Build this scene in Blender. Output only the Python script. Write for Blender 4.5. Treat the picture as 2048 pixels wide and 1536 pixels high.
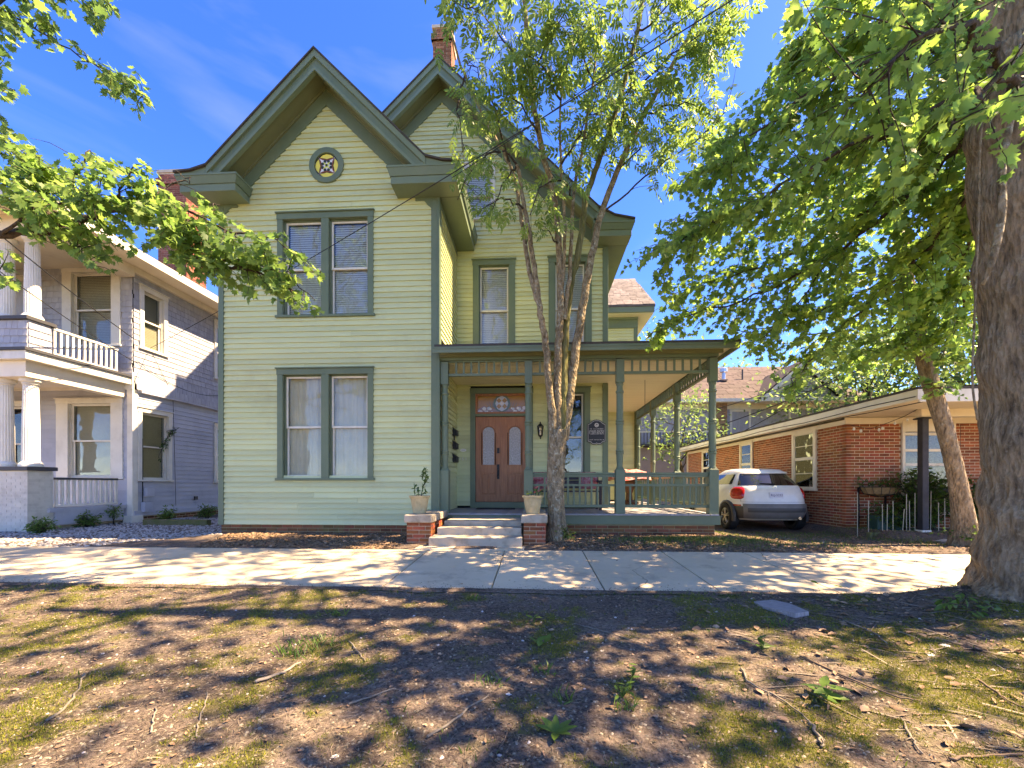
import bpy, bmesh, math, random
import numpy as np
from mathutils import Vector, Matrix
random.seed(7)
RNG = np.random.default_rng(11)
for _o in list(bpy.data.objects): bpy.data.objects.remove(_o)
SC = bpy.context.scene
COL = SC.collection
R = math.radians

# ---------------------------------------------------------------- camera, sky, sun, exposure
YAW = math.atan(45/840); CY, SY = math.cos(YAW), math.sin(YAW)
FPX, HZ, ZC = 840.0, 968.0, 0.95
cam_d = bpy.data.cameras.new('camera')
cam_d.sensor_width = 36.0; cam_d.lens = 36.0*FPX/2048
cam_d.shift_y = (HZ-768)/2048
cam_d.clip_start = 0.05; cam_d.clip_end = 2000
cam = bpy.data.objects.new('camera', cam_d); COL.objects.link(cam)
cam.location = (0, 0, ZC); cam.rotation_euler = (R(90), 0, YAW)
SC.camera = cam
SUN = Vector((0.588, 0.03, 0.80)).normalized()
w = bpy.data.worlds.new('World'); SC.world = w; w.use_nodes = True
nt = w.node_tree; bg = nt.nodes['Background']
sky = nt.nodes.new('ShaderNodeTexSky'); sky.sky_type = 'NISHITA'; sky.sun_disc = False
sky.sun_elevation = math.asin(SUN.z); sky.sun_rotation = math.atan2(SUN.x, SUN.y)
sky.air_density = 0.55; sky.dust_density = 0.15; sky.ozone_density = 4.5; sky.altitude = 20
# faint high cirrus mixed over the sky
tc = nt.nodes.new('ShaderNodeTexCoord'); mp = nt.nodes.new('ShaderNodeMapping')
mp.inputs['Scale'].default_value = (1.4, 1.4, 5.0); mp.inputs['Rotation'].default_value = (0.2, 0.35, 0.3)
nz = nt.nodes.new('ShaderNodeTexNoise'); nz.inputs['Scale'].default_value = 1.6; nz.inputs['Detail'].default_value = 6; nz.inputs['Distortion'].default_value = 0.6
rp = nt.nodes.new('ShaderNodeValToRGB'); rp.color_ramp.elements[0].position = 0.48; rp.color_ramp.elements[1].position = 0.85
rp.color_ramp.elements[1].color = (0.035, 0.035, 0.035, 1)
mx = nt.nodes.new('ShaderNodeMix'); mx.data_type = 'RGBA'; mx.inputs[7].default_value = (9.0, 9.6, 10.5, 1)
nt.links.new(tc.outputs['Generated'], mp.inputs['Vector']); nt.links.new(mp.outputs[0], nz.inputs['Vector'])
nt.links.new(nz.outputs['Fac'], rp.inputs[0]); nt.links.new(rp.outputs[0], mx.inputs[0])
hsv = nt.nodes.new('ShaderNodeHueSaturation'); hsv.inputs['Hue'].default_value = 0.517; hsv.inputs['Saturation'].default_value = 1.3
nt.links.new(sky.outputs[0], hsv.inputs['Color']); nt.links.new(hsv.outputs[0], mx.inputs[6]); nt.links.new(mx.outputs[2], bg.inputs['Color'])
bg.inputs['Strength'].default_value = 0.15
sun_d = bpy.data.lights.new('sun', 'SUN'); sun_d.energy = 3.8; sun_d.angle = R(0.53); sun_d.color = (1.0, 0.94, 0.84)
sun = bpy.data.objects.new('sun', sun_d); COL.objects.link(sun)
sun.location = (20, 0, 30); sun.rotation_euler = (-SUN).to_track_quat('-Z', 'Y').to_euler()
SC.view_settings.view_transform = 'Standard'; SC.view_settings.look = 'None'
SC.view_settings.gamma = 1.0; SC.view_settings.use_curve_mapping = False
SC.view_settings.exposure = 2.55
try:
    SC.view_settings.use_white_balance = True; SC.view_settings.white_balance_temperature = 11300; SC.view_settings.white_balance_tint = 16
except Exception: pass
SC.render.engine = 'CYCLES'
SC.cycles.max_bounces = 8; SC.cycles.transparent_max_bounces = 12
SC.cycles.caustics_reflective = False; SC.cycles.caustics_refractive = False
SC.cycles.sample_clamp_indirect = 6.0

# ---------------------------------------------------------------- helpers
def at(px, py, Y):
    "measured photo position -> world point on the plane at depth Y"
    u = (px-1024)/FPX; t = Y/(CY+SY*u)
    return Vector((t*(-SY+CY*u), Y, ZC+(HZ-py)/FPX*t))
def proj(p):
    d = -p[0]*SY+p[1]*CY; r = p[0]*CY+p[1]*SY
    if d < 0.05: return (-9e9, -9e9)
    return (1024+FPX*r/d, HZ-FPX*(p[2]-ZC)/d)
def wloc(o):
    v = Vector((0, 0, 0))
    while o is not None:
        v = v+Vector(o.location); o = o.parent
    return v
def attach(o, parent):
    if parent is not None:
        o.parent = parent
        o.matrix_parent_inverse = Matrix.Translation(-PW[parent.name])
        PW[o.name] = Vector(o.location) if o.type != 'X' else Vector()
    else:
        PW[o.name] = Vector(o.location)
PW = {}
def thing(name, label, cat, loc=(0, 0, 0), group=None):
    o = bpy.data.objects.new(name, None); COL.objects.link(o); o.location = loc
    o.empty_display_size = 0.2
    PW[o.name] = Vector(loc); tag(o, label, cat, group); return o
def tag(o, label=None, cat=None, group=None, kind=None):
    if label: o['label'] = label
    if cat: o['category'] = cat
    if group: o['group'] = group
    if kind: o['kind'] = kind
    return o
class MB:
    def __init__(s, frame=None):
        s.v = []; s.f = []; s.mi = []; s.cur = 0
        s.fr = frame
    def _p(s, p):
        if s.fr is None: return (p[0], p[1], p[2])
        O, U, N = s.fr
        return (O[0]+p[0]*U[0]+p[1]*N[0], O[1]+p[0]*U[1]+p[1]*N[1], O[2]+p[2])
    def add(s, vs, fs):
        b = len(s.v); s.v += [s._p(p) for p in vs]
        for f in fs: s.f.append([b+i for i in f]); s.mi.append(s.cur)
        return s
    def box(s, x0, x1, y0, y1, z0, z1):
        vs = [(x, y, z) for z in (z0, z1) for y in (y0, y1) for x in (x0, x1)]
        return s.add(vs, [(0, 1, 3, 2), (4, 6, 7, 5), (0, 4, 5, 1), (2, 3, 7, 6), (0, 2, 6, 4), (1, 5, 7, 3)])
    def prism(s, poly, y0, y1, axis='y'):
        "extrude a polygon given in (a,z) along the other horizontal axis"
        n = len(poly)
        if axis == 'y': vs = [(a, y0, z) for a, z in poly]+[(a, y1, z) for a, z in poly]
        elif axis == 'x': vs = [(y0, a, z) for a, z in poly]+[(y1, a, z) for a, z in poly]
        else: vs = [(a, z, y0) for a, z in poly]+[(a, z, y1) for a, z in poly]
        fs = [tuple(range(n)), tuple(range(2*n-1, n-1, -1))]
        for i in range(n):
            j = (i+1) % n; fs.append((i, i+n, j+n, j))
        return s.add(vs, fs)
    def tube(s, pts, rad, n=6, cap=True):
        pts = [Vector(p) for p in pts]; m = len(pts)
        if not hasattr(rad, '__len__'): rad = [rad]*m
        vs = []; prev = None
        for i, p in enumerate(pts):
            d = (pts[min(i+1, m-1)]-pts[max(i-1, 0)])
            if d.length < 1e-9: d = Vector((0, 0, 1))
            d.normalize()
            if prev is None:
                a = Vector((1, 0, 0)) if abs(d.x) < 0.8 else Vector((0, 1, 0))
                prev = (a-d*a.dot(d)).normalized()
            else:
                prev = prev-d*prev.dot(d)
                if prev.length < 1e-6: prev = d.orthogonal()
                prev.normalize()
            q = d.cross(prev)
            for k in range(n):
                t = 2*math.pi*k/n
                vs.append(tuple(p+prev*(math.cos(t)*rad[i])+q*(math.sin(t)*rad[i])))
        fs = []
        for i in range(m-1):
            for k in range(n):
                k2 = (k+1) % n
                fs.append((i*n+k, i*n+k2, (i+1)*n+k2, (i+1)*n+k))
        if cap: fs += [tuple(range(n-1, -1, -1)), tuple((m-1)*n+k for k in range(n))]
        return s.add(vs, fs)
    def lathe(s, prof, c, n=14):
        "prof: (radius,z) bottom to top round the vertical through c"
        vs = []; m = len(prof)
        for r, z in prof:
            for k in range(n):
                t = 2*math.pi*k/n; vs.append((c[0]+r*math.cos(t), c[1]+r*math.sin(t), c[2]+z))
        fs = []
        for i in range(m-1):
            for k in range(n):
                k2 = (k+1) % n; fs.append((i*n+k, i*n+k2, (i+1)*n+k2, (i+1)*n+k))
        fs += [tuple(range(n-1, -1, -1)), tuple((m-1)*n+k for k in range(n))]
        return s.add(vs, fs)
    def build(s, name, mat, parent=None, smooth=False, kind=None, label=None, bev=0, fixn=True):
        me = bpy.data.meshes.new(name); me.from_pydata(s.v, [], s.f)
        mats = mat if isinstance(mat, (list, tuple)) else [mat]
        for m in mats: me.materials.append(m)
        if len(mats) > 1: me.polygons.foreach_set('material_index', s.mi)
        if fixn:
            bm = bmesh.new(); bm.from_mesh(me); bmesh.ops.recalc_face_normals(bm, faces=bm.faces); bm.to_mesh(me); bm.free()
        if smooth: me.polygons.foreach_set('use_smooth', [True]*len(me.polygons))
        o = bpy.data.objects.new(name, me); COL.objects.link(o)
        attach(o, parent); PW[o.name] = Vector((0, 0, 0))
        if kind: o['kind'] = kind
        if label: o['label'] = label
        if bev:
            b = o.modifiers.new('edge', 'BEVEL'); b.width = bev; b.segments = 2; b.limit_method = 'ANGLE'
        return o
FRONT = lambda y: ((0, y, 0), (1, 0, 0), (0, -1, 0))
RIGHTW = lambda x: ((x, 0, 0), (0, 1, 0), (1, 0, 0))

def raw_mesh(name, V, F, mat, parent=None, kind=None, smooth=False):
    "V (n,3), F (m,k) numpy arrays -> one object, fast"
    me = bpy.data.meshes.new(name)
    V = np.ascontiguousarray(V, np.float32); F = np.ascontiguousarray(F, np.int32)
    me.vertices.add(len(V)); me.vertices.foreach_set('co', V.ravel())
    k = F.shape[1]
    me.loops.add(F.size); me.loops.foreach_set('vertex_index', F.ravel())
    me.polygons.add(len(F)); me.polygons.foreach_set('loop_start', np.arange(0, F.size, k, dtype=np.int32))
    me.polygons.foreach_set('loop_total', np.full(len(F), k, np.int32))
    if smooth: me.polygons.foreach_set('use_smooth', np.ones(len(F), bool))
    me.update(calc_edges=True); me.materials.append(mat)
    o = bpy.data.objects.new(name, me); COL.objects.link(o); attach(o, parent); PW[o.name] = Vector((0, 0, 0))
    if kind: o['kind'] = kind
    return o
def scatter(tv, tf, P, A, N, S):
    "copies of template (x right, y along A, z along N) at P scaled S -> V,F"
    tv = np.asarray(tv, float); tf = np.asarray(tf, int)
    P = np.asarray(P, float); A = np.asarray(A, float); N = np.asarray(N, float); S = np.asarray(S, float)
    if S.ndim == 1: S = np.repeat(S[:, None], 3, 1)
    A = A/np.maximum(np.linalg.norm(A, axis=1, keepdims=True), 1e-9)
    X = np.cross(A, N); X /= np.maximum(np.linalg.norm(X, axis=1, keepdims=True), 1e-9)
    Z = np.cross(X, A)
    V = (P[:, None, :] + (tv[None, :, 0:1]*S[:, None, 0:1])*X[:, None, :]
         + (tv[None, :, 1:2]*S[:, None, 1:2])*A[:, None, :] + (tv[None, :, 2:3]*S[:, None, 2:3])*Z[:, None, :])
    F = tf[None, :, :]+(np.arange(len(P))*len(tv))[:, None, None]
    return V.reshape(-1, 3), F.reshape(-1, tf.shape[1])

def pieces(name, mesh, recs, parent, limit=300, joined=None, mat=None):
    """recs: (loc, rotz, scale). The `limit` that show largest become objects that share mesh data,
    the rest are joined into one part"""
    def key(r):
        d = (Vector(r[0])-Vector((0, 0, ZC))).length
        return -(r[2][0]*r[2][2])/d**2
    recs = sorted(recs, key=key)
    for loc, rz, sc in recs[:limit]:
        o = bpy.data.objects.new(name, mesh); COL.objects.link(o)
        o.location = loc; o.rotation_euler = (0, 0, rz); o.scale = sc
        o.parent = parent; o.matrix_parent_inverse = Matrix.Translation(-PW[parent.name])
    rest = recs[limit:]
    if rest:
        tv = np.array([v.co[:] for v in mesh.vertices]); V = []; F = []
        tf = [list(p.vertices) for p in mesh.polygons]
        b = 0
        for loc, rz, sc in rest:
            c, s = math.cos(rz), math.sin(rz); q = tv*np.array(sc)
            q = np.stack([q[:, 0]*c-q[:, 1]*s, q[:, 0]*s+q[:, 1]*c, q[:, 2]], 1)+np.array(loc)
            V.append(q); F += [[b+i for i in f] for f in tf]; b += len(tv)
        me = bpy.data.meshes.new(name); me.from_pydata(np.concatenate(V).tolist(), [], F); me.materials.append(mesh.materials[0])
        o = bpy.data.objects.new(joined or name+'_courses', me); COL.objects.link(o); o['kind'] = 'stuff'
        o.parent = parent; o.matrix_parent_inverse = Matrix.Translation(-PW[parent.name])
def unit_mesh(name, mat, fn):
    mb = MB(); fn(mb); me = bpy.data.meshes.new(name); me.from_pydata(mb.v, [], mb.f); me.materials.append(mat)
    bm = bmesh.new(); bm.from_mesh(me); bmesh.ops.recalc_face_normals(bm, faces=bm.faces); bm.to_mesh(me); bm.free()
    return me

# ---------------------------------------------------------------- materials
def newmat(name):
    m = bpy.data.materials.new(name); m.use_nodes = True
    return m, m.node_tree, m.node_tree.nodes['Principled BSDF']
def N_(nt, typ, **kw):
    n = nt.nodes.new(typ)
    for k, v in kw.items():
        if k in n.inputs: n.inputs[k].default_value = v
        else: setattr(n, k, v)
    return n
def surf(name, col, col2=None, rough=0.6, scale=4.0, detail=6, bump=0.15, bscale=None, rnd=0.0, stretch=None, spec=0.3, metal=0.0, dirt=None, dscale=1.2, damt=0.5):
    "painted / mineral surface: two-tone noise, per-piece variation, fine relief, optional dirt stains"
    m, nt, b = newmat(name); L = nt.links.new
    tc = N_(nt, 'ShaderNodeTexCoord'); geo = N_(nt, 'ShaderNodeNewGeometry')
    vec = geo.outputs['Position']
    if stretch:
        mp = N_(nt, 'ShaderNodeMapping'); mp.inputs['Scale'].default_value = stretch; L(vec, mp.inputs['Vector']); vec = mp.outputs[0]
    n1 = N_(nt, 'ShaderNodeTexNoise', Scale=scale, Detail=detail, Roughness=0.6); L(vec, n1.inputs['Vector'])
    mix = N_(nt, 'ShaderNodeMix', data_type='RGBA'); c2 = col2 or tuple(c*0.82 for c in col)
    mix.inputs[6].default_value = (*col, 1); mix.inputs[7].default_value = (*c2, 1)
    r1 = N_(nt, 'ShaderNodeMapRange'); r1.inputs[1].default_value = 0.35; r1.inputs[2].default_value = 0.68
    L(n1.outputs['Fac'], r1.inputs[0]); L(r1.outputs[0], mix.inputs[0]); out = mix.outputs[2]
    if dirt:
        n3 = N_(nt, 'ShaderNodeTexNoise', Scale=dscale, Detail=8, Roughness=0.7); L(geo.outputs['Position'], n3.inputs['Vector'])
        r3 = N_(nt, 'ShaderNodeMapRange'); r3.inputs[1].default_value = 0.52; r3.inputs[2].default_value = 0.72; r3.inputs[4].default_value = damt
        L(n3.outputs['Fac'], r3.inputs[0]); md = N_(nt, 'ShaderNodeMix', data_type='RGBA'); md.inputs[7].default_value = (*dirt, 1)
        L(r3.outputs[0], md.inputs[0]); L(out, md.inputs[6]); out = md.outputs[2]
    if rnd:
        oi = N_(nt, 'ShaderNodeObjectInfo'); ad = N_(nt, 'ShaderNodeMath', operation='ADD'); L(oi.outputs['Random'], ad.inputs[0]); L(geo.outputs['Random Per Island'], ad.inputs[1])
        fr = N_(nt, 'ShaderNodeMath', operation='FRACT'); L(ad.outputs[0], fr.inputs[0])
        mr = N_(nt, 'ShaderNodeMapRange'); mr.inputs[3].default_value = 1-rnd; mr.inputs[4].default_value = 1+rnd; L(fr.outputs[0], mr.inputs[0])
        hs = N_(nt, 'ShaderNodeHueSaturation'); L(mr.outputs[0], hs.inputs['Value']); L(out, hs.inputs['Color'])
        mh = N_(nt, 'ShaderNodeMapRange'); mh.inputs[3].default_value = 0.5-rnd*0.05; mh.inputs[4].default_value = 0.5+rnd*0.05; L(oi.outputs['Random'], mh.inputs[0]); L(mh.outputs[0], hs.inputs['Hue'])
        out = hs.outputs[0]
    L(out, b.inputs['Base Color'])
    b.inputs['Roughness'].default_value = rough; b.inputs['Specular IOR Level'].default_value = spec; b.inputs['Metallic'].default_value = metal
    if bump:
        n2 = N_(nt, 'ShaderNodeTexNoise', Scale=bscale or scale*8, Detail=6, Roughness=0.65); L(vec, n2.inputs['Vector'])
        bp = N_(nt, 'ShaderNodeBump', Strength=bump, Distance=0.01); L(n2.outputs['Fac'], bp.inputs['Height']); L(bp.outputs[0], b.inputs['Normal'])
    return m
def leafmat(name, cols, trans=0.45, rough=0.45):
    m, nt, b = newmat(name); L = nt.links.new
    geo = N_(nt, 'ShaderNodeNewGeometry'); rp = N_(nt, 'ShaderNodeValToRGB'); e = rp.color_ramp.elements
    while len(e) < len(cols): e.new(0.5)
    for i, c in enumerate(cols): e[i].position = i/(len(cols)-1); e[i].color = (*c, 1)
    L(geo.outputs['Random Per Island'], rp.inputs[0])
    L(rp.outputs[0], b.inputs['Base Color']); b.inputs['Roughness'].default_value = rough; b.inputs['Specular IOR Level'].default_value = 0.35
    tr = N_(nt, 'ShaderNodeBsdfTranslucent'); g = N_(nt, 'ShaderNodeHueSaturation', Saturation=1.05, Value=1.5, Hue=0.495); L(rp.outputs[0], g.inputs['Color']); L(g.outputs[0], tr.inputs['Color'])
    mx = N_(nt, 'ShaderNodeMixShader'); mx.inputs[0].default_value = trans
    L(b.outputs[0], mx.inputs[1]); L(tr.outputs[0], mx.inputs[2]); L(mx.outputs[0], nt.nodes['Material Output'].inputs['Surface'])
    return m
def glassmat(name, refl=0.30, tint=(0.9, 0.93, 0.92), rough=0.02, wav=0.02, ior=1.5):
    m, nt, b = newmat(name); L = nt.links.new; nt.nodes.remove(b)
    tr = N_(nt, 'ShaderNodeBsdfTransparent'); tr.inputs[0].default_value = (*tint, 1)
    gl = N_(nt, 'ShaderNodeBsdfGlossy', Roughness=rough); gl.inputs['Color'].default_value = (0.92, 0.94, 0.96, 1)
    fr = N_(nt, 'ShaderNodeFresnel', IOR=ior); ad = N_(nt, 'ShaderNodeMath', operation='ADD', use_clamp=True); ad.inputs[1].default_value = refl; L(fr.outputs[0], ad.inputs[0])
    geo = N_(nt, 'ShaderNodeNewGeometry'); n = N_(nt, 'ShaderNodeTexNoise', Scale=2.2, Detail=2); L(geo.outputs['Position'], n.inputs['Vector'])
    bp = N_(nt, 'ShaderNodeBump', Strength=0.25, Distance=wav); L(n.outputs['Fac'], bp.inputs['Height']); L(bp.outputs[0], gl.inputs['Normal'])
    mx = N_(nt, 'ShaderNodeMixShader'); L(ad.outputs[0], mx.inputs[0]); L(tr.outputs[0], mx.inputs[1]); L(gl.outputs[0], mx.inputs[2])
    L(mx.outputs[0], nt.nodes['Material Output'].inputs['Surface']); return m
def barkmat(name, c1, c2, c3, scale=6, bump=0.9, lichen=(0.3, 0.33, 0.24), lamt=0.5, vs=0.25):
    m, nt, b = newmat(name); L = nt.links.new
    geo = N_(nt, 'ShaderNodeNewGeometry'); mp = N_(nt, 'ShaderNodeMapping'); mp.inputs['Scale'].default_value = (1, 1, vs); L(geo.outputs['Position'], mp.inputs['Vector'])
    n = N_(nt, 'ShaderNodeTexNoise', Scale=scale*2, Detail=8, Roughness=0.7, Distortion=0.4); L(mp.outputs[0], n.inputs['Vector'])
    v = N_(nt, 'ShaderNodeTexVoronoi', Scale=scale*4); L(mp.outputs[0], v.inputs['Vector'])
    rp = N_(nt, 'ShaderNodeValToRGB'); e = rp.color_ramp.elements; e.new(0.5)
    for i, (c, p) in enumerate(((c3, 0.3), (c2, 0.48), (c1, 0.68))): e[i].position = p; e[i].color = (*c, 1)
    L(n.outputs['Fac'], rp.inputs[0])
    n2 = N_(nt, 'ShaderNodeTexNoise', Scale=13, Detail=8, Roughness=0.75); L(geo.outputs['Position'], n2.inputs['Vector'])
    r2 = N_(nt, 'ShaderNodeMapRange'); r2.inputs[1].default_value = 0.55; r2.inputs[2].default_value = 0.66; r2.inputs[4].default_value = lamt; L(n2.outputs['Fac'], r2.inputs[0])
    mx = N_(nt, 'ShaderNodeMix', data_type='RGBA'); mx.inputs[7].default_value = (*lichen, 1); L(r2.outputs[0], mx.inputs[0]); L(rp.outputs[0], mx.inputs[6])
    L(mx.outputs[2], b.inputs['Base Color']); b.inputs['Roughness'].default_value = 0.85; b.inputs['Specular IOR Level'].default_value = 0.15
    ad = N_(nt, 'ShaderNodeMath', operation='ADD'); L(n.outputs['Fac'], ad.inputs[0]); L(v.outputs['Distance'], ad.inputs[1])
    bp = N_(nt, 'ShaderNodeBump', Strength=bump, Distance=0.03); L(ad.outputs[0], bp.inputs['Height']); L(bp.outputs[0], b.inputs['Normal'])
    return m
def flat(name, col, rough=0.5, spec=0.3, metal=0.0):
    m, nt, b = newmat(name); L = nt.links.new
    geo = N_(nt, 'ShaderNodeNewGeometry'); n = N_(nt, 'ShaderNodeTexNoise', Scale=9, Detail=4); L(geo.outputs['Position'], n.inputs['Vector'])
    mr = N_(nt, 'ShaderNodeMapRange'); mr.inputs[3].default_value = 0.88; mr.inputs[4].default_value = 1.1; L(n.outputs['Fac'], mr.inputs[0])
    hs = N_(nt, 'ShaderNodeHueSaturation'); hs.inputs['Color'].default_value = (*col, 1); L(mr.outputs[0], hs.inputs['Value']); L(hs.outputs[0], b.inputs['Base Color'])
    b.inputs['Roughness'].default_value = rough; b.inputs['Specular IOR Level'].default_value = spec; b.inputs['Metallic'].default_value = metal
    return m
M = {}
M['sage'] = surf('sage_paint', (0.565, 0.60, 0.335), (0.515, 0.55, 0.315), rough=0.55, scale=1.3, bump=0.12, bscale=30, rnd=0.09, stretch=(0.5, 1, 4), dirt=(0.36, 0.35, 0.20), dscale=0.9, damt=0.4)
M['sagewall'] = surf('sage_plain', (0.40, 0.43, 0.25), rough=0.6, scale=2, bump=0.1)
M['trim'] = surf('green_trim_paint', (0.132, 0.182, 0.115), (0.110, 0.158, 0.102), rough=0.42, scale=2.5, bump=0.08, bscale=30, dirt=(0.19, 0.21, 0.15), dscale=2.2, damt=0.35)
M['trimlt'] = surf('green_trim_paint_pale', (0.158, 0.212, 0.140), (0.135, 0.187, 0.124), rough=0.45, scale=2.5, bump=0.08, bscale=30)  # slightly paler green than the main trim
M['soffit'] = surf('soffit_green_paint', (0.17, 0.185, 0.10), (0.14, 0.16, 0.09), rough=0.5, scale=2, bump=0.05)
M['ceiling'] = surf('porch_ceiling_paint', (0.68, 0.66, 0.47), (0.61, 0.59, 0.42), rough=0.5, scale=2, bump=0.25, bscale=3, stretch=(0.3, 9, 1))
M['cream'] = surf('cream_window_paint', (0.70, 0.68, 0.60), rough=0.45, scale=5, bump=0.05)
M['roof'] = surf('dark_roof_shingle', (0.075, 0.066, 0.062), (0.05, 0.045, 0.043), rough=0.9, scale=14, bump=0.5)
M['roofgrey'] = surf('grey_roof_shingle', (0.185, 0.16, 0.16), (0.115, 0.10, 0.10), rough=0.9, scale=10, bump=0.4, rnd=0.25)
M['roofbrown'] = surf('brown_roof_shingle', (0.10, 0.072, 0.064), (0.068, 0.05, 0.045), rough=0.9, scale=6, bump=0.4, rnd=0.2)
M['brick'] = surf('red_brick', (0.36, 0.105, 0.042), (0.25, 0.07, 0.032), rough=0.85, scale=9, bump=0.4, rnd=0.32, dirt=(0.10, 0.055, 0.04), dscale=2.5, damt=0.5)
M['brickmoss'] = surf('mossy_old_brick', (0.27, 0.09, 0.04), (0.17, 0.065, 0.035), rough=0.9, scale=7, bump=0.5, rnd=0.3, dirt=(0.16, 0.15, 0.05), dscale=2.0, damt=0.85)
M['mortar'] = surf('mortar', (0.62, 0.50, 0.36), (0.50, 0.40, 0.29), rough=0.95, scale=12, bump=0.5)
M['mortarmoss'] = surf('mossy_mortar', (0.34, 0.33, 0.18), (0.26, 0.22, 0.13), rough=0.95, scale=8, bump=0.5)
M['conc'] = surf('sidewalk_concrete', (0.60, 0.49, 0.345), (0.50, 0.405, 0.285), rough=0.9, scale=1.1, detail=9, bump=0.35, bscale=60, rnd=0.06, dirt=(0.27, 0.22, 0.165), dscale=2.3, damt=0.85)
M['stepconc'] = surf('weathered_step_concrete', (0.46, 0.395, 0.31), (0.33, 0.28, 0.215), rough=0.92, scale=3, detail=9, bump=0.5, bscale=50, dirt=(0.15, 0.125, 0.09), dscale=3.0, damt=0.7)
M['joint'] = surf('joint_dirt', (0.07, 0.06, 0.045), (0.05, 0.055, 0.03), rough=0.95, scale=8)
M['floor'] = surf('grey_porch_floor_paint', (0.34, 0.33, 0.33), (0.26, 0.255, 0.26), rough=0.5, scale=5, bump=0.15, rnd=0.12, dirt=(0.36, 0.34, 0.31), dscale=5, damt=0.5)
M['door'] = surf('varnished_door_wood', (0.46, 0.19, 0.095), (0.32, 0.12, 0.06), rough=0.42, scale=5, bump=0.25, bscale=24, stretch=(8, 8, 0.6), dirt=(0.34, 0.16, 0.10), dscale=3, damt=0.4)
M['bluegrey'] = surf('blue_grey_paint', (0.42, 0.435, 0.49), (0.37, 0.385, 0.44), rough=0.6, scale=1.5, bump=0.15, bscale=30, rnd=0.07, dirt=(0.26, 0.27, 0.31), dscale=1.5, damt=0.35)
M['greyshingle'] = surf('grey_wall_shingle', (0.40, 0.40, 0.43), (0.33, 0.33, 0.36), rough=0.7, scale=4, bump=0.3, bscale=30, rnd=0.09, stretch=(3, 3, 0.6))
M['white'] = surf('aged_white_paint', (0.72, 0.68, 0.60), (0.64, 0.60, 0.52), rough=0.5, scale=2.5, bump=0.08, dirt=(0.45, 0.41, 0.34), dscale=2.5, damt=0.3)
M['beige'] = surf('beige_paint', (0.78, 0.70, 0.58), (0.70, 0.62, 0.50), rough=0.6, scale=2, bump=0.08, dirt=(0.38, 0.31, 0.23), dscale=1.5, damt=0.35)
M['whitebrick'] = surf('painted_white_brick', (0.56, 0.54, 0.48), (0.48, 0.46, 0.41), rough=0.7, scale=5, bump=0.3, rnd=0.06, dirt=(0.33, 0.31, 0.25), dscale=2.5, damt=0.5)
M['darkcap'] = flat('dark_grey_cap_paint', (0.055, 0.055, 0.06), 0.6)
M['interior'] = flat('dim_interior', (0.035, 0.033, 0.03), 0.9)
M['blind'] = flat('white_blind_slats', (0.88, 0.87, 0.84), 0.6)
M['blindtan'] = flat('tan_blind_slats', (0.55, 0.47, 0.34), 0.6)
M['curtain'] = surf('pale_curtain', (0.72, 0.67, 0.56), (0.62, 0.57, 0.46), rough=0.9, scale=3, bump=0.1)
M['glass'] = glassmat('window_glass', 0.035, ior=1.35)
M['glasslo'] = glassmat('window_glass_clear', 0.02, ior=1.2)
M['glassdark'] = glassmat('tinted_car_glass', 0.10, (0.05, 0.055, 0.06), 0.015, 0.0)
M['black'] = flat('black_metal', (0.018, 0.018, 0.02), 0.45)
M['iron'] = surf('dark_iron_post', (0.045, 0.042, 0.045), (0.03, 0.028, 0.03), rough=0.6, scale=8, bump=0.2)
M['cable'] = flat('cable_rubber', (0.02, 0.02, 0.02), 0.6)
M['barkash'] = barkmat('lichen_spotted_bark', (0.42, 0.34, 0.23), (0.24, 0.18, 0.11), (0.06, 0.045, 0.028), 9, 1.0, (0.50, 0.50, 0.38), 0.9, .45)
M['barkmoss'] = barkmat('mossy_bark', (0.22, 0.20, 0.10), (0.13, 0.125, 0.05), (0.07, 0.06, 0.03), 7, 0.8, (0.14, 0.16, 0.03), 0.85)
M['barkmaple'] = barkmat('big_maple_bark', (0.38, 0.29, 0.195), (0.22, 0.16, 0.105), (0.06, 0.043, 0.03), 8, 1.0, (0.36, 0.34, 0.27), 0.5, 0.32)
M['barkdark'] = barkmat('dark_branch_bark', (0.10, 0.075, 0.055), (0.06, 0.045, 0.034), (0.03, 0.022, 0.018), 10, 0.6, (0.16, 0.15, 0.12), 0.4)
M['maple'] = leafmat('maple_leaf', ((0.078, 0.155, 0.049), (0.115, 0.210, 0.060), (0.161, 0.265, 0.074), (0.212, 0.310, 0.088)), 0.58)
M['mapled'] = leafmat('deep_maple_leaf', ((0.092, 0.180, 0.052), (0.138, 0.250, 0.063), (0.193, 0.310, 0.074), (0.239, 0.355, 0.096)), 0.66)
M['ash'] = leafmat('pinnate_leaf', ((0.092, 0.170, 0.049), (0.138, 0.225, 0.060), (0.184, 0.280, 0.074), (0.230, 0.320, 0.088)), 0.58)
M['bgleaf'] = leafmat('distant_leaf', ((0.083, 0.150, 0.052), (0.138, 0.220, 0.070), (0.193, 0.280, 0.096)), 0.55)
M['shrub'] = leafmat('shrub_leaf', ((0.03, 0.075, 0.014), (0.05, 0.11, 0.018), (0.09, 0.16, 0.025)), 0.35)
M['weed'] = leafmat('weed_leaf', ((0.06, 0.13, 0.025), (0.085, 0.17, 0.03), (0.12, 0.20, 0.04)), 0.3)
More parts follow.
